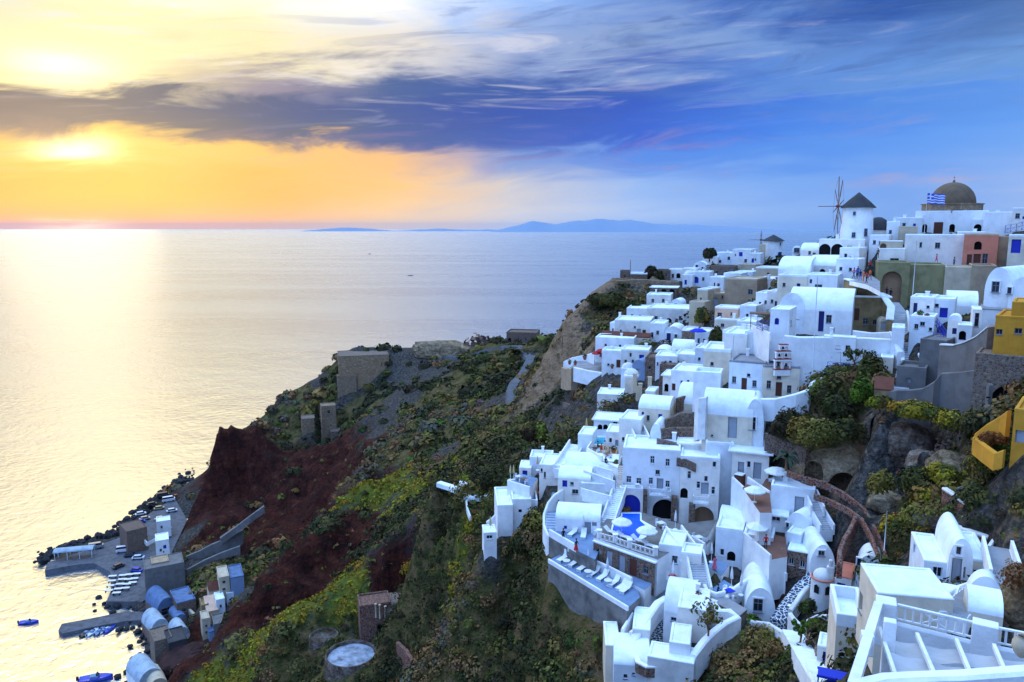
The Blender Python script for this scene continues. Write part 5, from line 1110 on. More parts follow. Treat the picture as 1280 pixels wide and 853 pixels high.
def rock(label, u, v, Y, w, d, h, m, seed=1, arches=(), sink=.25, name='rock_outcrop', cat='rock', amp=.22, sq=.6, sub=5, foot=True):
    p = W(u, v, Y); bm = bmesh.new(); bmesh.ops.create_icosphere(bm, subdivisions=sub, radius=1)
    co = np.array([q.co[:] for q in bm.verts]); h = h*.62; sc = np.array([w/2, d/2, h]); 
    m4 = (np.abs(co)**3.2).sum(1)**(1/3.2); co = co/m4[:, None]
    n = fbm(co[:, 0]*1.6+seed*7, co[:, 1]*1.6, co[:, 2]*1.6, seed, 4)*amp*1.3-np.abs(fbm(co[:, 0]*3+seed, co[:, 1]*3, co[:, 2]*3, seed+2, 4))*amp*1.2+fbm(co[:, 0]*8, co[:, 1]*8+seed, co[:, 2]*8, seed+5, 4)*amp*.45; co = co*(1+n[:, None]); rs_ = np.random.default_rng(seed)
    for _ in range(16):
        dn = rs_.normal(size=3); dn /= np.linalg.norm(dn); lim = rs_.uniform(.72, .95); q_ = co@dn; co = co-np.maximum(q_-lim, 0)[:, None]*dn*.88
    n3 = fbm(co[:, 0]*7+seed, co[:, 1]*7, co[:, 2]*7, seed+9, 4)*.055; co = co*(1+n3[:, None])*sc
    for q, c in zip(bm.verts, co): q.co = c
    me = bpy.data.meshes.new('rock'); bm.to_mesh(me); bm.free(); azr = -math.atan2(p.x, p.y)
    o = bpy.data.objects.new(name+('_body' if arches else ''), me); col.objects.link(o); me.materials.append(m); me.materials.append(DARK); me.polygons.foreach_set('use_smooth', [True]*len(me.polygons))
    loc = p+Vector((0, 0, h*.35)); M = root_m(loc, azr)
    if foot: FOOT.append((p.x, p.y, p.z-.5, 't'))
    if arches:
        # hollow the caves out of the rock
        mods = []; cut = []
        for (au, av, pw, ph) in arches:
            s = Y*1.05/F; P = W(au, av+ph/2, Y-d*.35); lp = M.inverted() @ P; rw_, rh = pw*s/2, ph*s; c = MB(); k = 12
            prof = [(-rw_, -.6), (-rw_, rh-rw_ if rh > rw_ else rh*.3)]+[(-rw_*math.cos(PI*i/k), max(rh-rw_, rh*.3)+min(rw_, rh*.7)*math.sin(PI*i/k)) for i in range(1, k)]+[(rw_, max(rh-rw_, rh*.3)), (rw_, -.6)]
            j = len(prof); vs = [(lp.x+x, lp.y-d, lp.z+z) for x, z in prof]+[(lp.x+x*.8, lp.y+d*.42, lp.z+z*.9) for x, z in prof]; c.mi = 0
            c.add(vs, [tuple(range(j)), tuple(range(j, 2*j))[::-1]]+[(i, j+i, j+(i+1) % j, (i+1) % j) for i in range(j)])
            co_ = c.build('cutter', [m]); bm2 = bmesh.new(); bm2.from_mesh(co_.data); bmesh.ops.recalc_face_normals(bm2, faces=bm2.faces[:]); bm2.to_mesh(co_.data); bm2.free(); cut.append(co_)
            mo = o.modifiers.new('cut', 'BOOLEAN'); mo.object = co_; mo.operation = 'DIFFERENCE'; mo.solver = 'EXACT'; mods.append(mo)
        dg = bpy.context.evaluated_depsgraph_get(); me2 = bpy.data.meshes.new_from_object(o.evaluated_get(dg)); o.modifiers.clear(); o.data = me2
        for c in cut: bpy.data.objects.remove(c)
        r = thing(name, label, cat, loc, azr, 'cave ruins of the hillside'); o.parent = r; o.name = 'rock_body'; return r
    o.location = loc; o.rotation_euler = (0, 0, azr); return tag(o, label, cat)
ROCKT = tuff('weathered tuff', [(.05,.035,.022),(.17,.12,.075),(.30,.22,.13),(.42,.36,.28)]); ROCKG = tuff('grey tuff', [(.03,.018,.014),(.085,.055,.04),(.14,.115,.095),(.26,.23,.20)]); ROCKB = plaster('dark basalt', (.035,.033,.036), .5, bs=.6)
house('crumbling square fortress of tan masonry on the promontory', 424,445,487,484, 337, 16, 4, 'flat', '', FORT, STONEG, par=.25, name='fortress', cat='fortress', group=None, down=6, carve=False)
rock('long brown rock hump on the promontory plateau', 553, 443, 345, 27, 16, 8, ROCKT, 3, amp=.18)
rock('small rounded boulder mound right of the rock hump', 585, 441, 342, 8, 6, 4, ROCKT, 9)
house('stone cattle pen at the foot of the rock hump', 520,438,548,445, 340, 5, 0, 'flat', '', STONEG, STONEG, par=.4, name='ruin', cat='ruin', group=None)
# lower ruins on the scrub slope
def ring_terrace(label, u, v, Y, r, h, fm):
    h = h*.55
    p = W(u, v, Y); rt = thing('round_terrace', label, 'ruin', p, 0, 'round threshing terraces'); a = MB(); a.lathe((0, 0, 0), [(r*1.05, -h-2), (r, .5), (r*.97, .6), (r*.92, .55), (r*.9, -.1)], 40, True); a.build('retaining_wall', ROCKG, rt)
    a = MB(); a.lathe((0, 0, 0), [(r*.93, -.06), (r*.4, -.02), (.05, 0)], 40); a.build('floor', fm, rt); CARVE.append(([(p.x+r*math.cos(i*.4), p.y+r*math.sin(i*.4)) for i in range(16)], p.z-.3, .2)); FOOT.append((p.x, p.y-r-1, p.z-h, 'g'))
SALT = plaster('crusted lime floor', (.33,.37,.45), .75, bs=.8)
ring_terrace('round grey walled terrace with crusted pale floor', 439, 820, 134, 4.9, 3, SALT)
ring_terrace('smaller round grey walled terrace overgrown inside', 405, 797, 143, 2.9, 2, ROCKG)
house('collapsed red stone ruin with standing columns', 451,757,490,802, 140, 5, 8, 'flat', 'a,474,784,4,8', STONER, STONER, par=.4, name='ruin', cat='ruin', group=None)
house('long rubble vault ruin with broken grey roof', 484,754,518,796, 141, 7, 12, 'vaultx', '', STONEG, STONEG, rise=1.8, name='ruin', cat='ruin', group=None)
for k, (u, v) in enumerate([(470,766),(475,767),(482,769)]):
    p = W(u, v, 138.5); mb = MB(); mb.lathe((0,0,0), [(.22,-1),(.18,1.6),(.26,1.7),(.26,1.85),(.02,1.86)], 8); tag(mb.build('broken_column', CREAM, None, p), ['leftmost','middle','rightmost'][k]+' cream broken column on the collapsed red ruin', 'column', 'broken columns on the ruin')
wall('brown rubble wall descending beside the round terrace', [(497,802,128),(508,812,124),(517,826,120),(523,845,116)], 3.5, .7, STONER)
wall('low rubble wall closing the ploughed strip', [(528,793,126),(545,784,124),(565,768,121)], 1.5, .6, STONEG)
wall('upright stone wall end beside the dirt track', [(567,732,121),(569,744,119),(568,755,118)], 1.8, .5, STONE)
rock('brown cliff face with dark cave slit below the scrub', 640, 816, 101, 9, 5, 2.6, ROCKT, 13, arches=[(641,806,26,9)], sub=5)
def tubeobj(name, label, cat, pts, r, m): 
    P = [W(*p) for p in pts]; o = P[0].copy(); mb = MB(); Q = []
    for i in range(len(P)-1):
        for k in range(5): Q.append(P[i].lerp(P[i+1], k/5)-o)
    Q.append(P[-1]-o); mb.tube(Q, r, 6); return tag(mb.build(name, m, None, o), label, cat)
tubeobj('water_pipe', 'black water pipe crossing the scrub slope', 'pipe', [(570,776,114),(588,790,110),(607,807,105),(640,815,99),(680,825,95),(705,834,92)], .12, IRON)
tubeobj('leaning_pole', 'pale leaning pole beside the black pipe', 'pole', [(596,771,109),(602,792,107.5),(607,808,105.5)], .1, CREAM)
for k, (u, v, Y, h, l) in enumerate([(703,440,198,4,'thin dark mast at the top of the village cliff'),(411,470,345,5,'thin mast left of the fortress'),(788,342,226,4,'thin mast on the headland ruin'),(915,470,110,6,'thin white antenna mast before the church wing'),(1016,452,106,12,'tall thin white mast before the balcony wall'),(1141,366,118,8,'thin pole before the olive block'),(1106,676,70,3,'short white post above the flat roofed chapel')]):
    p = W(u, v, Y); mb = MB(); mb.tube([(0,0,-1),(0,0,h)], .045 if Y < 150 else .09, 5); tag(mb.build('mast', FRAME if k > 2 else WOOD, None, p), l, 'mast')
# ================= caves and garden walls on the right =================
rock('weathered tan rock with two round cave mouths', 1048, 614, 94, 15, 8, 6.6, ROCKT, 21, arches=[(1016,592,26,22),(1053,605,38,34)], amp=.14)
rock('round grey rock dwelling with tall arched opening', 1098, 556, 93, 5, 6, 5, ROCKG, 23, arches=[(1096,537,19,36)], amp=.12)
rock('large smooth grey rock dome beside the tall arch', 1138, 568, 88, 6.2, 6, 4.6, ROCKG, 25, amp=.12)
rock('grey rock with low dark cave behind the bushes', 1158, 592, 80, 5, 5, 3, ROCKG, 27, arches=[(1156,578,20,18)], amp=.12)
rock('pale rock with shaded cave on the right', 1196, 602, 76, 6.5, 5, 4, ROCKT, 29, arches=[(1198,596,30,16)], amp=.14)
rock('tan boulder below the round cave mouths', 1108, 640, 85, 6.5, 4, 3.2, ROCKT, 31, amp=.16)
rock('pale rock shelf under the shrub garden', 1062, 578, 95, 7, 5, 2.5, ROCKT, 33, amp=.2)
rock('brown weathered crag at the right frame edge', 1283, 775, 47, 4, 4, 4.5, ROCKT, 35, amp=.2)
rock('small grey boulder beside the garden path', 1160, 655, 68, 3, 2.5, 1.6, ROCKG, 37)
wall('red lava rubble wall along the outer side of the garden path', [(985,588,92),(1000,594,90),(1030,602,88),(1055,615,86),(1080,634,83),(1092,655,80),(1103,680,76),(1109,700,72)], .8, .4, STONER)
wall('red lava rubble wall along the inner side of the garden path', [(1018,617,86),(1040,625,84.5),(1062,636,82),(1078,648,79.5),(1090,670,76),(1098,692,73)], .7, .35, STONER)
wall('curved red rubble wall round the planted pocket', [(1050,705,73),(1050,688,75),(1056,672,77),(1066,655,79),(1070,645,80)], 1.6, .5, STONER)
wall('red brown rubble wall with white coping under the white slope', [(1183,651,65),(1195,658,63.5),(1215,665,62),(1236,672,61)], 1.5, .5, STONER, cap=WHITE2)
wall('short red rubble wall ending at the right gardens', [(1181,611,71),(1195,620,69),(1213,634,67)], 2.2, .5, STONER, cap=WHITE2)
wall('pale garden wall climbing right between the bushes', [(1190,613,71),(1215,603,71),(1240,594,71)], .8, .3, PGREY)
wall('whitewashed sloping bank beside the garden steps', [(1206,646,65),(1222,641,65),(1248,634,65)], 1.8, .9, WHITE2)
wall('brown rubble wall under the left edge of the shrub garden', [(957,541,98),(975,548,97),(995,556,96),(1010,562,94)], 2.4, .6, STONE)
wall('stepped brown rubble bed wall, topmost of the terraced beds', [(846,498,116),(858,494,117),(874,492,117)], 2.2, .5, STONE)
wall('stepped brown rubble bed wall, second of the terraced beds', [(832,524,111),(850,516,112),(872,516,112)], 2.4, .5, STONEG)
wall('stepped brown rubble bed wall, third of the terraced beds', [(826,536,108),(845,534,108),(872,534,108)], 2.2, .5, STONE)
wall('stepped brown rubble bed wall, lowest of the terraced beds', [(821,548,105.5),(840,552,105),(862,558,104.5)], 1.8, .5, STONEG)
wall('dry stone wall above the scrub cliff', [(705,503,168),(725,509,162),(745,515,150)], 1.4, .6, STONEG)
stairs('stepped stone street climbing past the ochre ruin', (1133,452,102), (1124,392,119), 2.2, 24, m=CEM)
stairs('stepped stone street under the olive arch', (1124,392,119), (1113,378,126), 2.4, 8, m=CEM)
stairs('stone garden steps beside the grey plaster building', (1126,488,95), (1132,454,102), 1.8, 16, m=CEM)
wall('white parapet wall along the stepped street', [(1134,388,116),(1138,410,110),(1145,432,104),(1150,444,101)], 2.2, .4)
wall('high white wall descending left of the stepped street', [(1113,414,112),(1119,424,108),(1128,437,104),(1129,452,101)], 2.8, .5)
# ================= bottom centre white complex =================
terrace('white yard of dark joined paving stones', [(812,829),(838,829),(838,800),(846,770),(826,755),(815,765),(800,790)], 76, 4, PEBBLE, WHITE, par=None, name='paved_yard')
house('white rounded vault house with bright blue door and shutter', 829,741,866,786, 78, 6, -10, 'vaultx', 'b,834,767,6,8;D,828,752,5,11', rise=2.4)
house('large blank white block in the bottom complex', 846,762,884,800, 75, 5, -4, 'flat', '', par=.12)
house('blue shaded white cube at the corner of the paved yard', 836,805,862,824, 71, 4, -4, 'flat', '', par=.12)
house('grey blue lower front wall house of the bottom complex', 808,826,866,870, 70, 3, -8, 'flat', '', WHITE2, LIME, par=.15)
house('white rounded corner house at the lower left', 766,822,812,880, 72, 6, 4, 'vaultx', 'w,792,843,2.5,3', rise=.9)
house('small white vault at the far lower left of the complex', 756,808,774,862, 75, 5, 6, 'flat', '', par=.15)
house('white flat block beside the paved yard', 790,788,812,815, 76, 5, -2, 'flat', '', par=.15)
wall('thick white rounded wall down the left of the paved yard', [(832,746,81),(822,752,80.5),(812,766,79),(802,782,77),(792,798,75.5),(786,812,74)], 2.2, .9)
wall('white wavy wall along the right of the complex', [(880,746,79),(890,750,78),(899,762,76.5),(912,762,76),(922,770,75),(905,778,74.5),(890,790,73),(880,800,72),(866,818,70.5)], 3.0, .8)
wall('curved white roof edge beside the red pot', [(872,752,79),(884,747,79),(896,752,78)], 1.5, .8)
wall('black stone planter wall of the paved yard', [(794,817,73.5),(798,828,71.5),(808,833,70.8),(836,833,70.6)], 1.1, .5, STONE, cap=WHITE)
wall('small black stone planter behind the curved planter', [(798,816,74),(814,815,74)], .7, .6, STONE, cap=WHITE)
wall('white stair buttress of the sun terrace corner', [(790,765,80),(785,775,79),(778,786,78)], 1.6, .4)
wall('second white buttress below the sun terrace corner', [(796,784,77),(788,790,76.5)], 1.2, .5)
wall('white wall edge of the path under the barrel house', [(925,770,77.5),(940,776,76),(960,778,75),(985,793,71)], 1, .35)
stairs('wide white pathway stair rising at the bottom', (990,790,71.5), (1034,862,54), 1.9, 30, m=LIME)
wall('long white parapet of the pathway stair', [(983,790,72),(995,808,66),(1005,826,61),(1016,848,55.5),(1020,860,53)], 1.2, .3)
wall('brown stone garden wall right of the pathway stair', [(1005,783,71.5),(1013,792,69),(1020,806,65.5),(1022,818,62.5)], 1.3, .35, STONEG)
house('little blue door pump house beside the pathway stair', 1020,810,1042,836, 61, 2.5, -4, 'flat', 'D,1033,822,6,13', par=.15)
wall('white rough garden gate wall with round stones', [(988,766,73.5),(992,772,72.5),(1000,780,71.5)], 1.8, .5, WHITE2)
wall('white wavy wall of the chapel garden', [(1008,775,72),(1020,769,71.5),(1045,768,70),(1062,762,68.5)], 1.3, .4, WHITE2)
wall('white thick curved wall left of the chapel garden', [(988,762,75),(996,750,76.5),(1004,738,78),(1010,732,79)], 1.8, .5, WHITE2)
terrace('blue white pebbled ramp behind the round chapel', [(968,775),(984,780),(1008,740),(1040,706),(1046,700),(1032,702),(1000,724)], 74, 1.5, PEBBLE, WHITE2, z=None, carve=False) if False else None
wall('white and dark pebbled ramp edge behind the chapel', [(972,775,75),(985,755,77),(1002,733,79.5),(1020,715,80.5),(1040,702,81.5)], 1.2, 1.6, PEBBLE)
# ================= foreground houses at the lower right =================
house('white open topped yard house with arched door', 1041,784,1079,848, 53, 5, 12, 'flat', 'a,1050,830,7,15;a,1060,824,5,6', par=1.0)
house('large flat roofed white house with tall dark side window', 1093,746,1188,800, 43, 4.2, 26, 'flat', 'Lw,1076,753,7,22', par=.12, chim=[])
wall('thick white parapet beside the large flat roof', [(1130,712,48),(1145,723,46.6),(1163,743,44.6),(1180,765,42.6)], 1.5, .55)
house('white corner house with blue side window and pale shutters', 1153,704,1184,730, 57, 6, 17, 'flat', 'Lb,1143,684,6,15;s,1172,716,9,12', par=.2)
house('white vaulted house with pale blue double door', 1183,673,1214,731, 56, 6, 17, 'vault', 's,1198,688,5,9;g,1195,712,9,27;s,1204,716,4,14', rise=2.1)
house('plain white flat roofed wing right of the vaulted house', 1212,702,1236,724, 56, 6, 17, 'flat', 'w,1219,716,3,2', par=.2, chim=[])
wall('small white stepped chimney wall on the corner house', [(1182,671,61),(1188,664,62),(1194,671,61)], 1.2, .5)
stairs('curving white staircase at the right above the vaulted house', (1258,728,50), (1246,684,57), 1.7, 11, m=CEM, par=True)
stairs('dark treaded staircase dropping to the courtyard', (1190,766,42.5), (1240,722,52), 1.6, 16, m=CEM)
wall('white rounded stair wall of the vaulted house', [(1180,744,48),(1196,733,51),(1214,727,53),(1236,712,55)], 1.5, .3)
wall('outer white wall curling over the right staircase', [(1232,706,55),(1234,686,58),(1242,674,60),(1256,680,59),(1261,700,55)], 1.6, .35)
house('big white rounded screen wall room with curved top', 1205,720,1252,775, 46, 1.2, 10, 'vault', '', rise=1.8)
house('white vaulted cistern roof in front of the screen wall', 1208,750,1253,784, 42.5, 3, 10, 'vaultx', '', rise=.9)
terrace('pale blue courtyard before the vaulted house', [(1150,732),(1182,768),(1195,745),(1200,733),(1180,729)], 51, 3, LIME, WHITE, carve=False)
def box_thing(name, label, cat, p, sx, sy, z0, z1, m, rz=0, r=.06, group=None):
    mb = MB(); mb.rbox(-sx/2, sx/2, -sy/2, sy/2, z0, z1, r); return tag(mb.build(name, m, None, p, rz), label, cat, group)
# balustrade terrace: frame of the near roof
fz = W(1120,776,38)
pA, pB, pC = W(1120,776,38), W(1215,799,36.5), W(1290,815,35.5)
def balust(label, a, b, h, posts, xat=None):
    d = b-a; L = d.length; r = thing('balustrade', label, 'balustrade', a, 0, 'white timber balustrades of the near roof'); dn = d.normalized(); up = Vector((0,0,1))
    t_ = MB(); t_.beam(up*h, d+up*h, .16, .09); t_.beam(up*.12, d+up*.12, .1, .08); t_.build('rail', WHITE, r)
    for i in range(posts+1):
        q = d*(i/posts); c = MB(); c.beam(q+up*.161, q+up*(h-.046), .085, .085); c.build('baluster', WHITE, r)
    if xat:
        q0, q1 = d*xat[0], d*xat[1]; c = MB(); c.beam(q0+up*.2, q1+up*(h-.08), .06, .06); c.build('cross_brace', WHITE, r); c = MB(); c.beam(q0+up*(h-.08)+Vector((0,.05,0)), q1+up*.2+Vector((0,.05,0)), .06, .06); c.build('cross_brace', WHITE, r)
balust('long white timber balustrade with crossed middle panel', pA, pB, .92, 9, (.335,.665))
balust('short white timber balustrade at the right frame edge', W(1245,806,36), pC, .92, 4)
wall('low white wall under the balustrades', [(1118,777,38),(1166,789,37.2),(1215,801,36.4),(1290,817,35.4)], 2.6, .3)
box_thing('roof_pier', 'square white pier between the two balustrades', 'pier', W(1230,800,36.3), 1.15, .8, -1.6, .95, WHITE, R(-32), .05)
box_thing('roof_pier', 'square white pier at the left end of the long balustrade', 'pier', W(1106,775,38.2), 1.0, 1.0, -1.3, 1.15, WHITE, R(-24), .05)
def beam_thing(name, label, cat, a, b, w, h, m, group=None):
    A, Bq = W(*a), W(*b); mb = MB(); mb.beam((0,0,0), Bq-A, w, h); return tag(mb.build(name, m, None, A), label, cat, group)
beam_thing('corner_post', 'long white sloping corner beam left of the near roof', 'beam', (1098,757,38), (1066,860,27.5), .42, .42, WHITE)
box_thing('roof_pier', 'small white cap pier on the sloping corner beam', 'pier', W(1084,800,33), .55, .55, -.7, .35, WHITE, R(-20), .05)
CANVAS = plaster('canvas awning', (.42,.42,.44), .2)
# awning roof on timber beams
aw = thing('awning', 'taut white canvas awning on timber beams', 'awning', W(1170,825,33)); o_ = W(1170,825,33)
def ap(u, v, Y): return W(u, v, Y)-o_
for n_, rows in (('canvas', [[(1107,797,35.5),(1150,805,35),(1196,812,34.6),(1240,820,34.2),(1290,828,33.8)],[(1112,818,33),(1155,826,32.6),(1200,829,32.4),(1244,838,32),(1290,842,31.6)]]),
                 ('canvas', [[(1112,815,33),(1156,824,32.6),(1202,835,32),(1246,845,31.4),(1290,850,31)],[(1118,848,30),(1162,852,29.8),(1210,858,29.4),(1250,862,29),(1290,866,28.6)]])):
    mb = MB(); vs = []; N_ = 8; C_ = 20
    for j in range(N_+1):
        for i in range(C_+1):
            f = i/C_*4; k = min(3, int(f)); g = f-k; a_ = ap(*rows[0][k]).lerp(ap(*rows[0][k+1]), g); b_ = ap(*rows[1][k]).lerp(ap(*rows[1][k+1]), g); q = a_.lerp(b_, j/N_); q.z += -.16*math.sin(PI*j/N_)-.10*math.sin(PI*g)+.02*math.sin(i*2.1+j); vs.append(q)
    mb.add(vs, [(j*(C_+1)+i, j*(C_+1)+i+1, (j+1)*(C_+1)+i+1, (j+1)*(C_+1)+i) for j in range(N_) for i in range(C_)], True); mb.build(n_, CANVAS, aw)
for (a, b) in (((1099,788,36),(1118,846,30.3)),((1146,796,35.6),(1168,848,30)),((1195,803,35.2),(1214,850,29.8)),((1242,810,34.8),(1262,858,29.2))):
    mb = MB(); mb.beam(ap(*a)+Vector((0,0,.12)), ap(*b)+Vector((0,0,.12)), .16, .2); mb.build('timber_beam', WHITE, aw)
wall('rounded white parapet across the bottom right corner', [(1066,862,27),(1080,851,27.4),(1105,845,27.6),(1140,843,27.4),(1200,841,27),(1295,834,26.6)], 2.5, .7)
box_thing('wall_column', 'white wall column beside the sloping corner beam', 'column', W(1108,838,34), .55, .5, -3, 2.6, WHITE, R(-24), .05)
pj = W(1276,820,33); mb = MB(); mb.lathe((0,0,0), [(.12,-.05),(.3,.15),(.42,.45),(.4,.7),(.22,.9),(.2,.98),(.26,1.02),(.2,1.0)], 18); tag(mb.build('clay_jar', CREAM, None, pj), 'large pale clay jar at the right frame edge', 'jar')
for k, (u, v) in enumerate([(1040,843),(1052,851)]):
    p = W(u, v, 48); mb = MB(); mb.box(-.9,.9,-.5,.5,0,.06); mb.box(-.95,.95,-.56,-.5,-.12,.05); mb.box(-.95,.95,.5,.56,-.12,.05)
    mb.tube([(-.85,-.45,0),(-.85,-.45,-1.6)],.05,5); mb.tube([(.85,-.45,0),(.85,-.45,-1.6)],.05,5)
    tag(mb.build('slatted_awning', BLUE, None, p, R(-24)), ['upper blue slatted awning below the open topped house','lower blue slatted awning at the bottom edge'][k], 'awning', 'blue awnings')
# ================= the little harbour =================
QUAY = plaster('harbour concrete', (.12,.12,.135), .5)
def slab(name, label, cat, pts, z, m, down=3., kind=None, group=None):
    P = [WZ(u, v, z) for u, v in pts]; o = P[0].copy(); mb = MB(); mb.prism([(p.x-o.x, p.y-o.y) for p in P], -down, 0); return tag(mb.build(name, m, None, o), label, cat, group, kind)
slab('quay', 'concrete quay', None, [(56,713),(60,703),(95,692),(150,672),(190,640),(218,622),(234,650),(215,690),(200,725),(190,745),(178,752),(133,752),(139,738),(138,715),(118,704),(95,706)], 2.0, QUAY, 3, 'structure')
slab('pier', 'narrow concrete mooring pier reaching into the bay', 'pier', [(73,788),(77,780),(120,772),(158,764),(200,766),(200,775),(160,776),(120,783),(78,792)], 1.1, QUAY, 3)
CARVE.append(([tuple(WZ(u, v, 2.0).to_2d()) for u, v in [(56,713),(60,703),(95,692),(150,672),(190,640),(218,622),(234,650),(215,690),(190,745),(178,752),(133,752),(139,738),(118,704)]], 1.4, .5))
# breakwater of black boulders
mb = MB(); bm = bmesh.new(); bmesh.ops.create_icosphere(bm, subdivisions=1, radius=1); bv = [v.co.copy() for v in bm.verts]; bm.verts.index_update(); bf = [tuple(v.index for v in f.verts) for f in bm.faces]; bm.free()
path = [(49,702),(58,694),(82,686),(110,677),(140,667),(163,653),(180,638),(200,621),(215,610),(232,598)]; wp = [WZ(u, v, .8) for u, v in path]
o_ = wp[0].copy()
for i in range(len(wp)-1):
    L = (wp[i+1]-wp[i]).length
    for k in range(int(L*5)):
        q = wp[i].lerp(wp[i+1], rnd.random())+Vector((rnd.gauss(0, 1.5), rnd.gauss(0, 2.4), rnd.uniform(-1, 1.0)))-o_; s = rnd.uniform(.5, 1.7)
        mb.add([q+Vector((v.x*s*rnd.uniform(.7,1.2), v.y*s*rnd.uniform(.7,1.2), v.z*s*rnd.uniform(.6,1.0))) for v in bv], bf)
tag(mb.build('boulder_bank', ROCKB, None, o_), 'bank of black boulders guarding the quay', None, None, 'stuff')
mb = MB()
cp = [(238,590),(235,600),(180,790),(185,800),(178,815),(172,835),(165,850),(160,782),(190,780),(130,754),(140,756),(170,760)]
for u, v in cp:
    for k in range(9):
        q = WZ(u, v, .3)+Vector((rnd.gauss(0, 2.5), rnd.gauss(0, 2.5), rnd.uniform(-.3, .5)))-o_; s = rnd.uniform(.4, 1.3); mb.add([q+Vector((w_.x*s*rnd.uniform(.7,1.2), w_.y*s, w_.z*s*.7)) for w_ in bv], bf)
tag(mb.build('shore_rocks', ROCKB, None, o_), 'dark rocks along the shore', None, None, 'stuff')
def hh(label, u0, v0, u1, v1, z, d, rot, roof, op='', wm=None, rm=None, **k):
    p = WZ((u0+u1)/2, v1, z); return house(label, u0, v0, u1, v1, p.y, d, rot, roof, op, wm, rm, group='harbour buildings', chim=[], **k)
BLROOF = plaster('blue grey sheet roof', (.11,.17,.30), .4); WROOF = plaster('pale sheet roof', (.36,.43,.50), .4)
hh('blue grey barrel roofed boathouse behind the pier', 197,747,222,768, 3, 11, 25, 'vault', 'a,209,764,10,8', STONE, BLROOF, rise=4, name='boathouse')
hh('pale barrel roofed boathouse with three arched windows', 189,774,213,795, 2.5, 9, 22, 'vault', 'w,196,790,4,6;a,202,788,4,8;w,208,790,4,6', STONE, WROOF, rise=3.5, name='boathouse')
hh('small white domed chapel among the boathouses', 219,784,238,800, 4, 7, 20, 'vault', '', WHITE2, WROOF, rise=2.5)
hh('flat dark blue roofed taverna behind the boathouses', 222,752,246,770, 4, 10, 15, 'flat', 'w,230,763,4,4;w,238,763,4,4', STONE, BLROOF)
hh('low blue roofed shed between the boathouses', 219,768,234,780, 3.5, 7, 20, 'vault', '', STONE, BLROOF, rise=1.5)
hh('grey rubble terrace house by the shore', 195,800,218,832, 2, 8, 12, 'flat', '', STONEG, STONEG, par=.4)
hh('white vaulted boathouse at the bottom edge of the bay', 174,836,206,862, 2, 10, 24, 'vault', '', WHITE2, WROOF, rise=3.5, name='boathouse')
hh('ochre arched boathouse end at the bottom edge', 186,848,212,870, 2, 8, 12, 'vault', '', CREAM, CREAM, rise=3, name='boathouse')
hh('dark store building cut into the rock above the boathouses', 212,802,236,826, 4, 8, 10, 'flat', '', DKCAP, DKCAP)
hh('huge grey concrete retaining block above the boathouses', 183,708,233,745, 3, 9, 4, 'flat', '', PGREY, PGREY, par=.3)
hh('sandy flat roofed building on the concrete block', 190,704,212,712, 11, 6, 4, 'flat', 'w,197,709,2,3;w,204,709,2,3', CREAM, TAN)
hh('tan stone quay wall building behind the parked vans', 160,662,186,690, 2, 10, 20, 'flat', '', STONE, STONE, par=.3)
hh('white stair house beside the ramp', 196,676,213,702, 4, 7, 0, 'flat', 'w,201,688,2,3;b,206,684,3,4;w,205,695,2,3')
hh('white balcony house behind the quay cars', 196,652,214,664, 5, 5, 0, 'flat', 'w,202,659,2,3')
hh('pale two storey house highest above the harbour', 275,722,288,744, 13, 8, 6, 'flat', 'w,280,728,3,3;w,280,737,3,3', CREAM)
hh('pale blue roofed house beside the highest house', 289,722,306,742, 13, 9, 6, 'flat', '', PBLUE, BLROOF)
hh('red roofed house among the harbour gardens', 262,738,277,750, 11, 6, 8, 'gable', '', CREAM, TILE)
hh('white cottage with window below the highest house', 271,750,282,766, 10, 5, 8, 'flat', 'w,276,758,2,4')
hh('orange terraced roof house beside the cottage', 259,764,274,778, 8, 6, 8, 'slope', '', CREAM, PEACH)
hh('narrow ochre house with tall door', 253,757,262,775, 8, 5, 8, 'flat', 'd,257,768,2,6', OCHRE, OCHRE)
hh('small white house with bright awning roof', 284,742,293,756, 10, 4, 8, 'flat', 'w,288,750,2,3')
hh('grey flat roofed house right of the orange roof', 268,780,284,792, 9, 6, 8, 'flat', 'w,274,787,2,3', PGREY, PGREY)
hh('pale walled house stepping down to the lane', 254,774,264,798, 7, 5, 8, 'flat', 'w,258,783,2,3;w,258,791,2,3', CREAM)
hh('tiny blue roofed porch house below the orange roof', 262,790,272,802, 7, 4, 8, 'flat', '', PBLUE, BLROOF)
def wz(label, pts, h, th, m, **k): wall(label, [(u, v, WZ(u, v, z).y) for u, v, z in pts], h, th, m, **k)
wz('long sandy ramp wall climbing the red cliff', [(233,695,10),(250,688,12),(265,680,14),(285,672,16),(303,662,18)], 6, 1, PGREY)
wz('lower sandy ramp wall above the concrete block', [(233,712,9),(255,700,11),(278,690,13),(300,682,15)], 5, 1, PGREY)
wz('upper cliff road wall crossing the red gully', [(275,672,17),(295,658,20),(312,645,24),(330,632,27)], 2.5, 1.4, PGREY)
wz('pale stair wall from the quay to the ramp', [(186,700,7),(192,712,5),(190,725,3)], 1.5, .6, WHITE2)
wz('white zigzag railing wall above the tan quay wall', [(160,654,6),(172,665,6),(184,678,6),(195,672,7),(203,680,7)], 1.5, .5, WHITE2)
wz('white quay house yard wall', [(198,648,5),(206,645,5),(214,660,4)], 1.2, .4, WHITE2)
wz('sandy terrace wall beneath the harbour houses', [(236,760,6),(250,775,6),(258,796,5)], 3, .8, CREAM)
rock('rocky spur under the harbour lane', 232, 838, WZ(232,838,2).y, 14, 10, 8, plaster('red black lava', (.05,.022,.02), .5, bs=.8), 41, name='lava_outcrop')
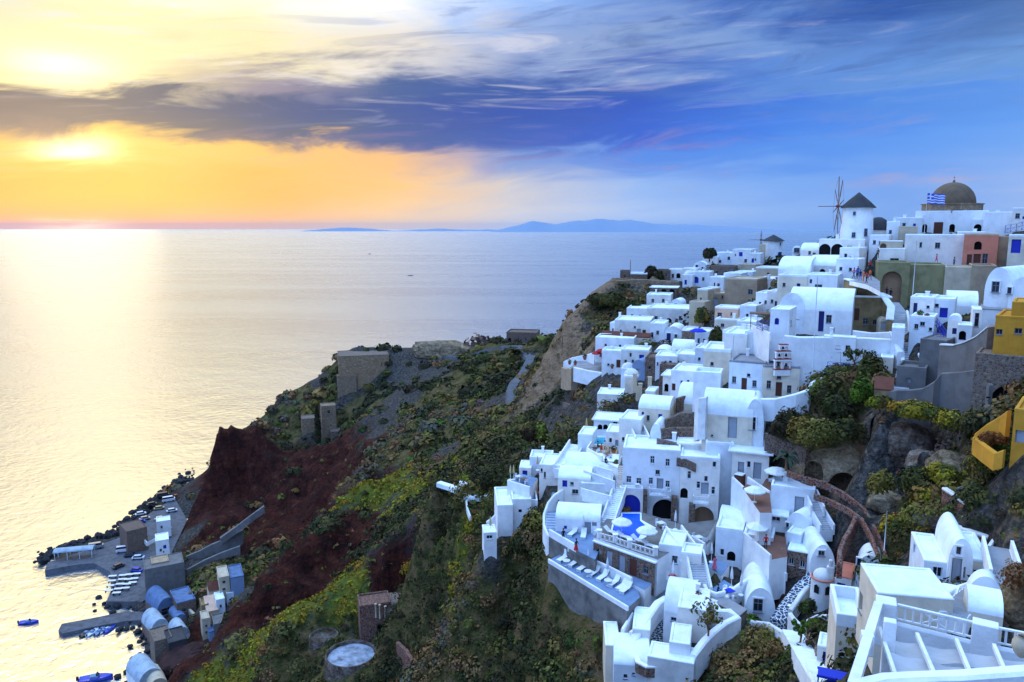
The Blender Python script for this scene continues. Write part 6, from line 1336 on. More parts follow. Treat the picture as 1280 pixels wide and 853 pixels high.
# cars and vans
def car_proto(kind):
    r = empty('parked_car' if kind == 'car' else 'parked_van', (0,0,0)); L, Wd, Hc = (4.2, 1.75, .8) if kind == 'car' else (5.2, 1.95, 1.2)
    a = MB(); a.rbox(-L/2, L/2, -Wd/2, Wd/2, .32, .32+Hc*(.75 if kind == 'car' else 1.), .18, seg=2); b = a.build('body', FRAME, r)
    a = MB(); z0 = .32+Hc*(.75 if kind == 'car' else 1.)
    x0, x1, zt = (-1.5, 1.0, z0+.55) if kind == 'car' else (-2.5, 1.7, z0+.75)
    a.add([(x0-.15,-Wd/2+.1,z0-.02),(x1+.5,-Wd/2+.1,z0-.02),(x1+.5,Wd/2-.1,z0-.02),(x0-.15,Wd/2-.1,z0-.02),(x0+.2,-Wd/2+.25,zt),(x1-.1,-Wd/2+.25,zt),(x1-.1,Wd/2-.25,zt),(x0+.2,Wd/2-.25,zt)],[(0,3,2,1),(0,1,5,4),(1,2,6,5),(2,3,7,6),(3,0,4,7)]); a.build('window', GLASS, r)
    a = MB(); a.rbox(x0+.15, x1-.05, -Wd/2+.2, Wd/2-.2, zt-.02, zt+.06, .03); a.build('roof', FRAME, r)
    wm = MB(); wm.cyl((0,-.1,0), .33, .33, .2, 14, ax='y'); me = wm.mesh('wheel', IRON)
    for sx in (-1, 1):
        for sy in (-1, 1): w_ = link('wheel', me, r); w_.location = (sx*L*.32, sy*(Wd/2-.06), .33)
    return r
def recolor(r, m):
    for c in r.children:
        if c.name.startswith(('body', 'roof')): c.data = c.data.copy(); c.data.materials[0] = m
CARP, VANP = car_proto('car'), car_proto('van'); used = {id(CARP): False, id(VANP): False}
CP_ = {'w': plain('white car paint', (.6,.62,.66), .3), 'b': plain('blue car paint', (.02,.05,.4), .3), 'k': plain('dark car paint', (.03,.03,.04), .3), 's': plain('silver car paint', (.3,.32,.35), .3, .5), 'r': plain('red car paint', (.35,.03,.02), .3), 'y': plain('sand car paint', (.35,.28,.15), .3)}
for (k, c, u, v, rz, l) in [('van','w',155,690,20,'white van parked beside the tan quay wall'),('car','w',173,699,10,'white car beside the dark car at the quay wall'),('car','k',163,696,10,'dark car between white van and white car'),('car','b',171,715,-15,'royal blue car alone in the middle of the quay'),
    ('car','k',148,710,60,'dark car at the harbour edge by the tables'),('van','s',120,686,25,'silver van near the long canopy'),('car','r',222,622,35,'red car at the far end of the coast road'),('van','k',204,622,30,'dark van parked by the far boulders'),('car','y',199,637,30,'sand coloured car on the coast road'),
    ('van','w',211,627,30,'white van on the coast road'),('car','w',215,640,30,'white car beside the cliff foot'),('car','s',200,650,35,'silver car above the zigzag wall'),('car','w',176,644,35,'white car by the boulders, upper one of two'),('car','s',181,650,35,'silver car behind the upper white car'),
    ('car','b',175,654,35,'blue car nearest the zigzag railing wall'),('car','k',190,632,35,'dark car between the boulders and the sand coloured car')]:
    P = CARP if k == 'car' else VANP
    if used[id(P)]: P = copy_tree(P)
    else: used[id(P)] = True
    P.location = WZ(u, v, 2.02); P.rotation_euler = (0, 0, R(rz)); recolor(P, CP_[c]); tag(P, l, 'car' if k == 'car' else 'van', 'vehicles parked on the quay')
# canopy shelter
p = WZ(94, 697, 2.0); r = thing('canopy', 'long pale canopy with open dark sides on the quay arm', 'canopy', p, R(14)); a = MB(); vault(a, -6.5, 6.5, -2, 2, 3, .9, 'x'); a.build('roof', WROOF, r)
for x in (-6, -2, 2, 6):
    for y in (-1.8, 1.8): a = MB(); a.box(x-.08, x+.08, y-.08, y+.08, 0, 3.02); a.build('post', FRAME, r)
# quay tables
r0 = empty('cafe_table', (0,0,0)); a = MB(); a.rbox(-1.0,1.0,-.45,.45,.72,.78,.02); a.build('table_top', FRAME, r0); a = MB(); a.box(-.7,.7,-.04,.04,.3,.36); [a.box(x-.04,x+.04,-.35,.35,0,.718) for x in (-.74,.74)]; a.build('frame', IRON, r0)
rows = [(141,723),(140,729),(138,735),(136,741),(154,722),(153,727),(150,733),(148,739),(162,721),(161,727),(159,733),(157,738),(171,720),(168,726),(166,731),(146,744)]
for i, (u, v) in enumerate(rows):
    P = r0 if i == 0 else copy_tree(r0); P.location = WZ(u, v, 2.0); P.rotation_euler = (0,0,R(8)); P.scale = (1.3,1.3,1.2); tag(P, 'white cloth covered table in the rows on the harbour edge', 'table', 'tables on the harbour edge')
# boats
def boat_proto():
    r = empty('motor_boat', (0,0,0)); a = MB(); n = 14; vs = []; 
    for i in range(n+1):
        f = i/n; x = -2.8+5.6*f; w = 1.0*(1-max(0, (f-.45)/.55)**2.2)*(.82+.18*min(1, f*4)); s = .16*f*f
        vs += [(x, -w, .55+s), (x, -w*.75, .05), (x, 0, -.25+.2*f**3), (x, w*.75, .05), (x, w, .55+s), (x, w*.85, .5+s), (x, 0, .28+.22*f), (x, -w*.85, .5+s)]
    a.add(vs, [(i*8+j, (i+1)*8+j, (i+1)*8+(j+1) % 8, i*8+(j+1) % 8) for i in range(n) for j in range(8)]+[tuple(range(8))], False); a.build('hull', FRAME, r)
    a = MB(); a.rbox(-.9, .5, -.55, .55, .35, .95, .08); a.build('console', PBLUE, r); a = MB(); a.add([(.2,-.5,.95),(.55,-.5,.9),(.55,.5,.9),(.2,.5,.95),(.15,-.45,1.3),(.15,.45,1.3)],[(1,2,5,4),(0,4,5,3),(0,1,4),(3,5,2)]); a.build('windscreen', GLASS, r)
    a = MB(); a.rbox(-3.15,-2.75,-.2,.2,.3,1.0,.06); a.build('outboard_motor', IRON, r); return r
BT = boat_proto()
for i, (u, v, rz, s, c, l, z) in enumerate([(36,779,10,1.0,CP_['b'],'blue and white boat alone off the pier',0),(109,792,75,.9,CP_['k'],'dark inflatable boat, outermost beside the pier',0),(116.5,791,80,.9,FRAME,'white boat second from the pier tip',0),(125,790,85,.9,PBLUE,'blue grey boat in the middle of the moored row',0),(138,787,80,.9,CP_['b'],'small blue boat nearest the shore in the moored row',0),(120,850,15,1.5,CP_['b'],'larger boat with blue hull at the bottom edge of the bay',0),(130.5,789,80,.7,FRAME,'small pale boat between the blue grey and blue boats',0),(513,345,10,2.2,CP_['k'],'dark boat far out on the bright sea',0),(462,318,20,2.5,CP_['k'],'tiny boat farthest out on the sea',0)]):
    P = BT if i == 0 else copy_tree(BT); P.location = WZ(u, v, 0)+Vector((0,0,.05)); P.rotation_euler = (0,0,R(rz)); P.scale = (s,s,s); tag(P, l, 'boat', 'boats on the bay')
    for ch in P.children:
        if ch.name.startswith('hull'): ch.data = ch.data.copy(); ch.data.materials[0] = c
# ================= vegetation =================
def leaf_mat(name, cols):
    m, t, b = mat(name); at = t.new('ShaderNodeAttribute', attribute_name='tint'); n = t.noise(pos(t), 2.5, 3).outputs[0]
    c = t.mix(1., at.outputs['Color'], t.ramp(n, [(.3, (.6,.57,.5,1)), (.7, (1.55,1.42,1.15,1))]), 'MULTIPLY')
    t.set(b, 'Base Color', c); t.set(b, 'Roughness', .8); t.set(b, 'Specular IOR Level', .15); return m
LEAF = leaf_mat('foliage', None)
rng = np.random.default_rng(5)
def quads_mesh(name, C, U, V, T, m):
    """C centres, U and V half-axes, T colours: one mesh of leaf sized quads"""
    n = len(C); co = np.stack([C-U-V, C+U-V*.6, C+U*.7+V, C-U*.8+V*.8], 1).reshape(-1, 3)
    me = bpy.data.meshes.new(name); me.vertices.add(4*n); me.vertices.foreach_set('co', co.ravel().astype(np.float32)); me.loops.add(4*n); me.loops.foreach_set('vertex_index', np.arange(4*n, dtype=np.int32)); me.polygons.add(n)
    me.polygons.foreach_set('loop_start', np.arange(n, dtype=np.int32)*4); me.polygons.foreach_set('loop_total', np.full(n, 4, np.int32)); me.update(calc_edges=True)
    a = me.color_attributes.new('tint', 'FLOAT_COLOR', 'POINT'); a.data.foreach_set('color', np.concatenate([np.repeat(T, 4, 0), np.ones((4*n, 1))], 1).ravel().astype(np.float32)); me.materials.append(m); return me
def leaf_cloud(cen, rad, nper, size, tint, low=-.15):
    """cen (n,3) clump centres, rad (n,3) radii -> leaves over a lumpy half ellipsoid"""
    n = len(cen); k = nper; d = rng.normal(size=(n, k, 3)); d /= np.linalg.norm(d, axis=2, keepdims=True); d[..., 2] = np.abs(d[..., 2])*(1-low)+low
    r = rng.uniform(.72, 1.08, (n, k, 1)); lump = 1+.22*np.sin(d[..., :1]*7+cen[:, None, :1]*3)*np.cos(d[..., 1:2]*6+cen[:, None, 1:2]*2)
    C = cen[:, None]+d*r*lump*rad[:, None]; s = size[:, None, None]*rng.uniform(.6, 1.3, (n, k, 1))
    U = np.cross(d, rng.normal(size=(n, k, 3))); U /= np.linalg.norm(U, axis=2, keepdims=True)+1e-6; V = np.cross(U, d)+rng.normal(size=(n, k, 3))*.38; V /= np.linalg.norm(V, axis=2, keepdims=True)+1e-6
    T = tint[:, None]*rng.uniform(.78, 1.24, (n, k, 1))*(1+.12*rng.normal(size=(n, 1, 3)))
    return C.reshape(-1, 3), (U*s).reshape(-1, 3), (V*s).reshape(-1, 3), T.reshape(-1, 3)
TINTS = {'dark': (.032,.033,.013), 'green': (.055,.06,.016), 'olive': (.115,.10,.026), 'brown': (.16,.095,.042), 'grey': (.10,.082,.06), 'yellow': (.20,.165,.014), 'bright': (.055,.11,.010), 'rust': (.13,.045,.016), 'gold': (.28,.18,.012), 'violet': (.06,.03,.07)}
def scatter():
    N = 30000; az_ = np.radians(rng.uniform(-40, 42, N)); r = 45*np.exp(rng.uniform(0, math.log(380/45), N)); x, y = r*np.sin(az_), r*np.cos(az_)
    k = kinds(x, y); nz = fbm(x/9, y/9, x*0, 90, 3); nz2 = fbm(x/30, y/30, x*0, 97, 3)
    p = k[:, 1]*(1.0+nz*1.4)+k[:, 2]*(.25+nz*.5)+k[:, 3]*(.05+nz*.35)+(1-k.sum(1))*(.10+nz*.6)+k[:, 0]*(.02+nz*.12)
    keep = rng.uniform(0, 1, N) < p
    for poly, zc, mg in CARVE:
        cx = np.mean([a[0] for a in poly]); cy = np.mean([a[1] for a in poly]); R_ = max(math.hypot(a[0]-cx, a[1]-cy) for a in poly)+2
        s = np.nonzero(keep & (np.hypot(x-cx, y-cy) < R_))[0]
        if len(s): keep[s[poly_dist(x[s], y[s], poly) < 1.3]] = False
    for pl in ROADS:
        for (a, b) in zip(pl[:-1], pl[1:]):
            s = np.nonzero(keep)[0]; vx, vy = b[0]-a[0], b[1]-a[1]; tt = np.clip(((x[s]-a[0])*vx+(y[s]-a[1])*vy)/(vx*vx+vy*vy), 0, 1); keep[s[np.hypot(x[s]-a[0]-tt*vx, y[s]-a[1]-tt*vy) < 3.0]] = False
    x, y, k, nz2, r = x[keep], y[keep], k[keep], nz2[keep], r[keep]; z = ground(x, y); ok = z > 3; x, y, k, nz2, r, z = x[ok], y[ok], k[ok], nz2[ok], r[ok], z[ok]; n = len(x)
    sc = rng.uniform(.45, 1.0, n)**1.0*rng.choice([.9, 1.3, 2.1], n, p=[.5, .35, .15])*(1+r/300)*(1-.45*k[:, 2]-.3*k[:, 3]); rad = np.stack([sc*rng.uniform(.8, 1.4, n), sc*rng.uniform(.8, 1.4, n), sc*rng.uniform(.5, .95, n)], 1)
    pal = np.array([TINTS[q] for q in ('dark','green','olive','brown','grey','rust')]); w = rng.uniform(0, .55, n)+.25+nz2*1.5
    idx = np.clip((w*5).astype(int), 0, 4); idx = np.where(rng.uniform(0, 1, n) < .12, 0, idx); tint = pal[idx]
    yl = (k[:, 2] > .35) & (rng.uniform(0, 1, n) < .75); tint[yl] = np.array(TINTS['yellow']); br = (k[:, 1] > .6) & (nz2 > .1) & (rng.uniform(0, 1, n) < .04); tint[br] = np.array(TINTS['bright'])
    near = r < 150
    out = []
    for msk, nper, s0 in ((near, 120, .115), (~near, 46, .27)):
        out.append(leaf_cloud(np.stack([x, y, z-.1], 1)[msk], rad[msk], nper, s0*(.6+.5*sc[msk])*(1 if s0 < .2 else r[msk]/230), tint[msk]))
    C, U, V, T = [np.concatenate(q) for q in zip(*out)]
    tag(link('scrub', quads_mesh('scrub', C, U, V, T, LEAF)), 'dense low scrub covering the hillside', None, None, 'stuff')
    # tufts of grass and low weeds
    N = 60000; az_ = np.radians(rng.uniform(-40, 42, N)); r = 42*np.exp(rng.uniform(0, math.log(300/42), N)); x, y = r*np.sin(az_), r*np.cos(az_); k = kinds(x, y); nz = fbm(x/5, y/5, x*0, 190, 3)
    keep = rng.uniform(0, 1, N) < k[:, 1]*(.4+nz)+k[:, 2]*.9+.06; 
    for poly, zc, mg in CARVE:
        cx = np.mean([a[0] for a in poly]); cy = np.mean([a[1] for a in poly]); R_ = max(math.hypot(a[0]-cx, a[1]-cy) for a in poly)+2; s = np.nonzero(keep & (np.hypot(x-cx, y-cy) < R_))[0]
        if len(s): keep[s[poly_dist(x[s], y[s], poly) < .5]] = False
    x, y, k, r = x[keep], y[keep], k[keep], r[keep]; z = ground(x, y); ok = z > 3; x, y, k, r, z = x[ok], y[ok], k[ok], r[ok], z[ok]; n = len(x)
    tint = np.array([TINTS['green'], TINTS['olive'], TINTS['brown']])[rng.integers(0, 3, n)]; tint[(k[:, 2] > .3)] = np.array(TINTS['yellow']); gd = (k[:, 2] > .4) & (fbm(x/7, y/7, x*0, 55, 2) > .15); tint[gd] = np.array(TINTS['gold'])*.6
    s = .22*(r/110)**.8; rad = np.stack([s*2.2, s*2.2, s*1.1], 1); C, U, V, T = leaf_cloud(np.stack([x, y, z], 1), rad, 7, s*.8, tint)
    tag(link('grass', quads_mesh('grass', C, U, V, T, LEAF)), 'low grass and weeds between the shrubs', None, None, 'stuff')
def bush(label, u, v, Y, w, h, tint, d=None, name='shrub', cat='shrub', group='large shrubs on the slopes', n=None, leaf=.13, lumps=7, tint2=None):
    p = W(u, v, Y); d = d or w*.8; r = thing(name, label, cat, p, 0, group); rs = random.Random(int(u*7+v)); cen, rad = [], []
    for i in range(lumps):
        a = 2*PI*i/lumps+rs.random(); q = rs.uniform(.15, .6) if i else 0
        cen.append((w/2*q*math.cos(a), d/2*q*math.sin(a), h*rs.uniform(.12, .42))); rad.append((w*.28*rs.uniform(.8, 1.2), d*.28*rs.uniform(.8, 1.2), h*.5*rs.uniform(.8, 1.15)))
    cen, rad = np.array(cen), np.array(rad); T = np.array([TINTS[tint] if i % 2 or not tint2 else TINTS[tint2] for i in range(lumps)])*np.array([[rs.uniform(.75, 1.3)] for i in range(lumps)])
    C, U, V, TT = leaf_cloud(cen, rad, n or int(110+w*60), np.full(lumps, leaf*Y/85), T, -.5); link('foliage', quads_mesh('foliage', C, U, V, TT, LEAF), r)
    s = MB()
    for i in range(4): s.tube([(0,0,-.6), (cen[i][0]*.5, cen[i][1]*.5, h*.25), (cen[i][0], cen[i][1], h*.6)], .07, 5, .02)
    s.build('stem', WOOD, r); return r
for a in [
 ('large round olive green shrub on the garden slope below the church', 1016,553,93, 6.5,3.6,'olive',None),
 ('bright green climbing bush at the top of the shrub garden', 1076,500,96, 3.2,3.6,'bright',None),
 ('dark spreading shrub under the white sweeping wall', 985,540,97, 5.5,3.4,'dark',None),
 ('dark green shrub in the middle of the shrub garden', 1046,520,96, 5.0,3.4,'green','dark'),
 ('feathery grey green shrub below the blue balcony', 1030,497,99, 4.2,3.0,'olive','dark'),
 ('tall dark shrub beside the small end wall', 1088,470,100, 4.2,3.4,'green','dark'),
 ('brownish shrub hanging over the dark hollow', 1104,482,97, 3.6,2.2,'brown',None),
 ('dark bush mass between the garden slope and the tall arch', 1060,548,92, 4.6,3.0,'dark','green'),
 ('yellow green shrub on top of the round rock dwelling', 1100,508,90, 3.4,1.5,'yellow','green'),
 ('green shrub strip under the long grey curving wall', 1150,520,86, 7.0,1.8,'green','yellow'),
 ('yellow flowered shrub beneath the stone arches', 1190,535,80, 5.0,2.2,'yellow','green'),
 ('leafy green shrub near the arch buttress', 1222,535,76, 4.4,2.4,'green','dark'),
 ('dark shrub below the cave rocks', 1150,612,77, 5.6,3.0,'dark','green'),
 ('golden flowering shrub beside the garden path', 1162,632,74, 3.2,2.0,'gold','yellow'),
 ('olive round shrub between the caves', 1098,612,80, 3.2,2.6,'olive',None),
 ('tangled green shrubs in front of the pale cave', 1190,600,75, 5.0,2.0,'green','yellow'),
 ('large grey green round shrub under the golden one', 1160,662,68, 4.4,3.0,'olive','brown'),
 ('yellow flowered shrub at the end of the rubble wall', 1120,668,74, 3.4,2.2,'gold','green'),
 ('big green bush beside the lower yellow house', 1255,585,66, 5.4,3.2,'green','bright'),
 ('shaggy olive bush left of the big green bush', 1232,598,67, 4.0,3.0,'olive','green'),
 ('dark bush in the triangular garden at the right', 1232,632,64, 4.4,1.8,'dark','green'),
 ('rust coloured weeds in the yellow walled garden', 1240,552,66, 2.6,1.0,'rust',None),
 ('brown hanging bush on the crag at the right edge', 1276,728,46, 2.6,1.6,'brown','rust'),
 ('large brown and green shrub on top of the foot mound', 950,815,74, 6.0,3.4,'brown','olive'),
 ('rust brown shrub on the right of the foot mound', 975,835,70, 5.0,3.0,'rust','brown'),
 ('bright green shrub at the crest of the foot mound', 938,785,77, 3.6,1.6,'bright','green'),
 ('dark green shrub on the left of the foot mound', 885,838,74, 4.6,2.6,'dark','green'),
 ('olive shrub low on the foot mound', 920,848,70, 5.0,2.6,'olive','brown'),
 ('green shrub hedge beside the pathway stair', 995,830,66, 3.0,2.0,'green','bright'),
 ('dark round shrub in the chapel garden', 1010,765,73, 1.8,1.6,'dark','green'),
 ('red flowering plant by the blue shuttered chapel room', 1048,760,73.5, 1.4,1.0,'rust',None),
 ('low green plants in the walled chapel garden', 1030,785,70, 3.4,.9,'bright','green'),
 ('dark olive shrub under the outer hotel stair', 672,668,106, 5.0,4.6,'olive','dark'),
 ('tall brown green shrub below the white cube house', 660,690,105, 6.0,4.5,'brown','dark'),
 ('dark shrub mass under the sun terrace corner', 690,745,97, 6.5,4.2,'dark','green'),
 ('golden green round shrub beneath the sun terrace wall', 705,800,90, 5.0,3.4,'olive','gold'),
 ('dark green shrub at the foot of the retaining wall', 740,795,88, 5.5,3.6,'dark','green'),
 ('brown green shrub beside the lower left corner house', 765,800,85, 4.5,3.2,'brown','olive'),
 ('deep green round tree like shrub left of the restaurant deck', 617,607,124, 4.6,3.6,'green','dark'),
 ('violet flowering shrub on the lower slope', 600,715,118, 4.0,2.4,'violet',None),
 ('yellow flowered clump beside the dirt track', 592,745,115, 2.8,2.0,'gold','yellow'),
 ('round grey green shrub above the dirt track', 672,548,150, 6.0,4.0,'olive','dark'),
 ('dark shrub on the cliff top under the edge terrace', 730,500,160, 6.0,3.2,'dark','brown'),
 ('dark tree bush on the headland beside the taverna', 816,348,226, 5.2,4.0,'dark',None),
 ('dark round bush on the far ridge top', 889,321,255, 4.6,3.0,'dark',None),
 ('green shrubs hanging on the village head cliff', 760,380,208, 12.0,3.5,'dark','green'),
 ('green shrub below the oblong hall', 792,385,200, 6.0,2.4,'green','dark'),
 ('potted olive tree in the tan lane', 878,402,160, 3.4,3.6,'olive','dark'),
 ('green shrub beside the tan lane steps', 896,425,142, 3.4,2.6,'green','dark'),
]: bush(*a[:7], tint2=a[7])
# tree with thin branches before the big blank wall, palm, cypress
def small_tree(label, u, v, Y, h, w, tint, cat='tree', n=26, leaf=.13):
    p = W(u, v, Y); r = thing('olive_tree', label, cat, p); s = MB(); s.tube([(0,0,-.8),(.1,0,h*.25),(-.1,.1,h*.5)], .14, 7, .09); cen = []; rs = random.Random(int(u))
    for i in range(11):
        a = rs.uniform(0, 2*PI); q = (w/2*rs.uniform(.2, 1)*math.cos(a), w/2*rs.uniform(.2, 1)*math.sin(a), h*rs.uniform(.5, 1)); s.tube([(-.05,.05,h*.4), (q[0]*.5, q[1]*.5, (h*.45+q[2])/2), q], .05, 5, .015); cen.append(q)
    s.build('trunk', WOOD, r); cen = np.array(cen); C, U, V, T = leaf_cloud(cen, np.full((11,3), w*.16), n, np.full(11, leaf), np.tile(np.array(TINTS[tint]), (11,1)), -.9); link('crown', quads_mesh('crown', C, U, V, T, LEAF), r)
small_tree('sparse leafed olive tree before the large blank white block', 884,800,72.5, 3.8, 3.2, 'olive')
small_tree('small leafy tree right of the balcony door wall', 1068,462,102, 2.6, 2.6, 'green')
small_tree('bare reed like tree in the chapel garden corner', 1000,800,67, 1.8, 1.4, 'bright')
def palm(label, u, v, Y, h):
    p = W(u, v, Y); r = thing('palm_tree', label, 'palm', p); s = MB(); s.tube([(0,0,-.6),(0,0,h*.5)], .22, 8, .18); s.build('trunk', WOOD, r); f = MB()
    for i in range(22):
        a = 2*PI*i/22*2.4; up = .3+.9*((i*7) % 22)/22; L = h*.75; pts = []
        for k in range(7):
            q = k/6; pts.append(Vector((math.cos(a)*L*q*(.95-up*.3), math.sin(a)*L*q*(.95-up*.3), h*.5+L*(up*q-.85*q*q))))
        for k in range(6):
            d = (pts[k+1]-pts[k]).normalized(); sd_ = d.cross(Vector((0,0,1))).normalized()*.3*(1-.1*k)
            for sg in (-1, 1): f.add([pts[k], pts[k+1], pts[k+1]+sd_*sg-Vector((0,0,.12)), pts[k]+sd_*sg*.9-Vector((0,0,.12))], [(0,1,2,3)])
    f.build('fronds', plain('palm green', (.02,.045,.02), .6), r)
palm('small dark green palm beside the white wing parasol', 983, 583, 93, 2.6)
def cypress(label, u, v, Y, h, w, n=420, tint='dark'):
    p = W(u, v, Y); r = thing('cypress_tree', label, 'tree', p); m_ = 12; cen = np.array([(0,0,h*(i+.5)/m_) for i in range(m_)]); rad = np.array([(w/2*math.sin(PI*(.12+.83*(i+.5)/m_))**.7,)*2+(h/m_,) for i in range(m_)])
    C, U, V, T = leaf_cloud(cen, rad, n//m_*2, np.full(m_, w*.12), np.tile(np.array(TINTS[tint]), (m_,1))*.8, -.9); link('crown', quads_mesh('crown', C, U, V, T, LEAF), r); s = MB(); s.tube([(0,0,-1),(0,0,h*.8)], .2, 6, .05); s.build('trunk', WOOD, r)
cypress('tall narrow black green cypress beside the masonry tower', 398, 562, 310, 19, 3.0)
ROADS = []
def road(pts, w, m, name='road'):
    P = [W(*p) for p in pts]; Q = []
    for i in range(len(P)-1):
        p0, p1, p2, p3 = P[max(i-1,0)], P[i], P[i+1], P[min(i+2,len(P)-1)]
        for k in range(8):
            t_ = k/8; Q.append(.5*((2*p1)+(-p0+p2)*t_+(2*p0-5*p1+4*p2-p3)*t_*t_+(-p0+3*p1-3*p2+p3)*t_**3))
    Q.append(P[-1]); ROADS.append([(q.x, q.y) for q in Q]); return (Q, w, m, name)
ROADM = plaster('pale asphalt road', (.11,.115,.13), .5)
roads = [road([(520,441,347),(560,442,338),(600,441,325),(640,439,312),(660,447,292),(664,458,275),(655,472,262),(642,486,246),(640,500,230),(646,512,220)], 3.0, ROADM),
         road([(660,447,292),(680,443,290),(700,441,280)], 2.6, ROADM)]
GP_ = road([(1000,602,89.5),(1030,612,87.3),(1060,628,84.2),(1080,645,81),(1095,668,77.5),(1102,690,74)], 1.6, CEM, 'path')
pass
def build_roads():
    for Q, w, m, name in roads:
        xs, ys = [], []; L = len(Q); K = 5
        for i, q in enumerate(Q):
            d = Q[min(i+1, L-1)]-Q[max(i-1, 0)]; d.z = 0; d.normalize(); n = Vector((-d.y, d.x, 0))
            for j in range(K): p = q+n*w*(j/(K-1)-.5); xs.append(p.x); ys.append(p.y)
        z = ground(np.array(xs), np.array(ys)); z = z.reshape(L, K); z = np.repeat(z.max(1, keepdims=True), K, 1); 
        zz = z[:, 0]; zz = np.convolve(np.pad(zz, 3, 'edge'), np.ones(7)/7, 'valid'); z = np.repeat(zz[:, None], K, 1).ravel()+.35
        mb = MB(); vs = [(a, b, c) for a, b, c in zip(xs, ys, z)]; fs = [(i*K+j, i*K+j+1, (i+1)*K+j+1, (i+1)*K+j) for i in range(L-1) for j in range(K-1)]; mb.add(vs, fs)
        # shoulders run down into the ground
        sv = []
        for i in range(L):
            for j in (0, K-1): a, b, c = vs[i*K+j]; sv += [(a, b, c-.002), (a+(a-Q[i].x)*.35, b+(b-Q[i].y)*.35, c-1.6)]
        mb.add(sv, [(i*4+o, i*4+o+1, (i+1)*4+o+1, (i+1)*4+o) for i in range(L-1) for o in (0, 2)])
        tag(mb.build(name, m), None, None, None, 'structure')
# ================= people =================
SKIN = plain('skin', (.35,.18,.11), .6); HAIRM = plain('dark hair', (.015,.01,.008), .7)
def person_mesh(pose, shirt, trous, dress=False):
    key = ('P', pose, dress)
    if key not in _cache:
        S = {'stand': dict(hip=(0,0,.92), kl=(-.1,-.02,.5), fl=(-.12,0,.06), kr=(.1,-.02,.5), fr=(.12,0,.06), el=(-.27,.02,1.1), hl=(-.24,-.12,.86), er=(.27,.02,1.1), hr=(.2,-.2,.98)),
             'walk': dict(hip=(0,0,.92), kl=(-.1,-.16,.52), fl=(-.1,-.22,.06), kr=(.1,.08,.5), fr=(.1,.30,.10), el=(-.27,.12,1.12), hl=(-.25,.0,.9), er=(.27,-.1,1.12), hr=(.22,-.28,.98)),
             'sit': dict(hip=(0,0,.48), kl=(-.12,-.42,.5), fl=(-.12,-.42,.06), kr=(.12,-.42,.5), fr=(.14,-.45,.06), el=(-.26,-.08,.68), hl=(-.12,-.34,.62), er=(.26,-.08,.68), hr=(.12,-.34,.62))}[pose]
        hz = S['hip'][2]; lean = -.04; V = [S['hip'], (0, lean*.3, hz+.28), (0, lean, hz+.48), (0, lean-.01, hz+.58), (0, lean-.03, hz+.66), (0, lean-.03, hz+.78)]
        rad = [.15,.135,.145,.06,.095,.085]; E = [(0,1),(1,2),(2,3),(3,4),(4,5)]
        def chain(st, pts, rs):
            prev = st
            for p, r in zip(pts, rs): V.append(p); rad.append(r); E.append((prev, len(V)-1)); prev = len(V)-1
        for s, k, f in ((-1, 'kl', 'fl'), (1, 'kr', 'fr')):
            fx = S[f]; chain(0, [(s*.1, 0, hz-.06), S[k], fx, (fx[0], fx[1]-.16, .04)], [.1,.065,.045,.04])
        for s, e, h in ((-1, 'el', 'hl'), (1, 'er', 'hr')):
            hd = S[h]; chain(2, [(s*.19, lean, hz+.46), S[e], hd, (hd[0]*.98, hd[1]-.08, hd[2]-.05)], [.062,.045,.03,.032])
        me = bpy.data.meshes.new('sk'); me.from_pydata(V, E, []); o = bpy.data.objects.new('sk', me); col.objects.link(o); md = o.modifiers.new('s', 'SKIN')
        for i, sv in enumerate(me.skin_vertices[0].data): sv.radius = (rad[i], rad[i]*.85); sv.use_root = (i == 0)
        ss = o.modifiers.new('u', 'SUBSURF'); ss.levels = 1; ss.render_levels = 1
        dg = bpy.context.evaluated_depsgraph_get(); m2 = bpy.data.meshes.new_from_object(o.evaluated_get(dg)); bpy.data.objects.remove(o)
        idx = []
        for p in m2.polygons:
            c = p.center; arm = abs(c.x) > .2 and c.z > hz-.15
            idx.append(0 if c.z > hz+.55 or (arm and c.z < hz+.12) else (2 if (c.z < (hz+.02 if not dress else .3) and not arm) else 1)); 
            if dress and c.z < .3: idx[-1] = 0
        m2.polygons.foreach_set('material_index', idx); m2.polygons.foreach_set('use_smooth', [True]*len(idx)); _cache[key] = (m2, hz)
    m2, hz = _cache[key]; me = m2.copy(); [me.materials.append(x) for x in (SKIN, shirt, trous)]; return me, hz
def person(label, p, pose, shirt, trous, rz=0., dress=False, hair=HAIRM, group='people in the village', s=1.0):
    me, hz = person_mesh(pose, shirt, trous, dress); o = link('person', me, None, p, R(rz)); o.scale = (s, s, s); tag(o, label, 'person', group); h = MB()
    h.lathe((0, -.02, hz+.70), [(.098, -.02), (.115, .05), (.1, .11), (.06, .15), (.01, .165)], 12); h.build('hair', hair, o)
    if dress: d = MB(); d.lathe((0, 0, 0), [(.30, .28 if pose != 'sit' else .3), (.2, .7), (.155, .98), (.14, 1.05)], 14); d.build('skirt', trous, o)
    return o
CL = {k: plain('cloth '+k, c, .9) for k, c in {'black': (.012,.012,.016), 'red': (.5,.03,.03), 'pink': (.6,.12,.2), 'orange': (.6,.13,.02), 'blue': (.03,.07,.35), 'white': (.6,.6,.62), 'grey': (.15,.16,.18), 'brown': (.14,.06,.03), 'navy': (.01,.02,.07), 'green': (.05,.15,.05)}.items()}
def at(u, v, z): return WZ(u, v, z+.02)
AZ1 = W(686,668,95).z
person('person in black standing on the curved blue terrace by the lounger', at(704,677,AZ1), 'stand', CL['black'], CL['black'], 20)
person('person in black and red skirt walking past the white closed parasol', at(720,690,AZ1), 'walk', CL['black'], CL['red'], 60, dress=True)
LT = W(684,645,100).z
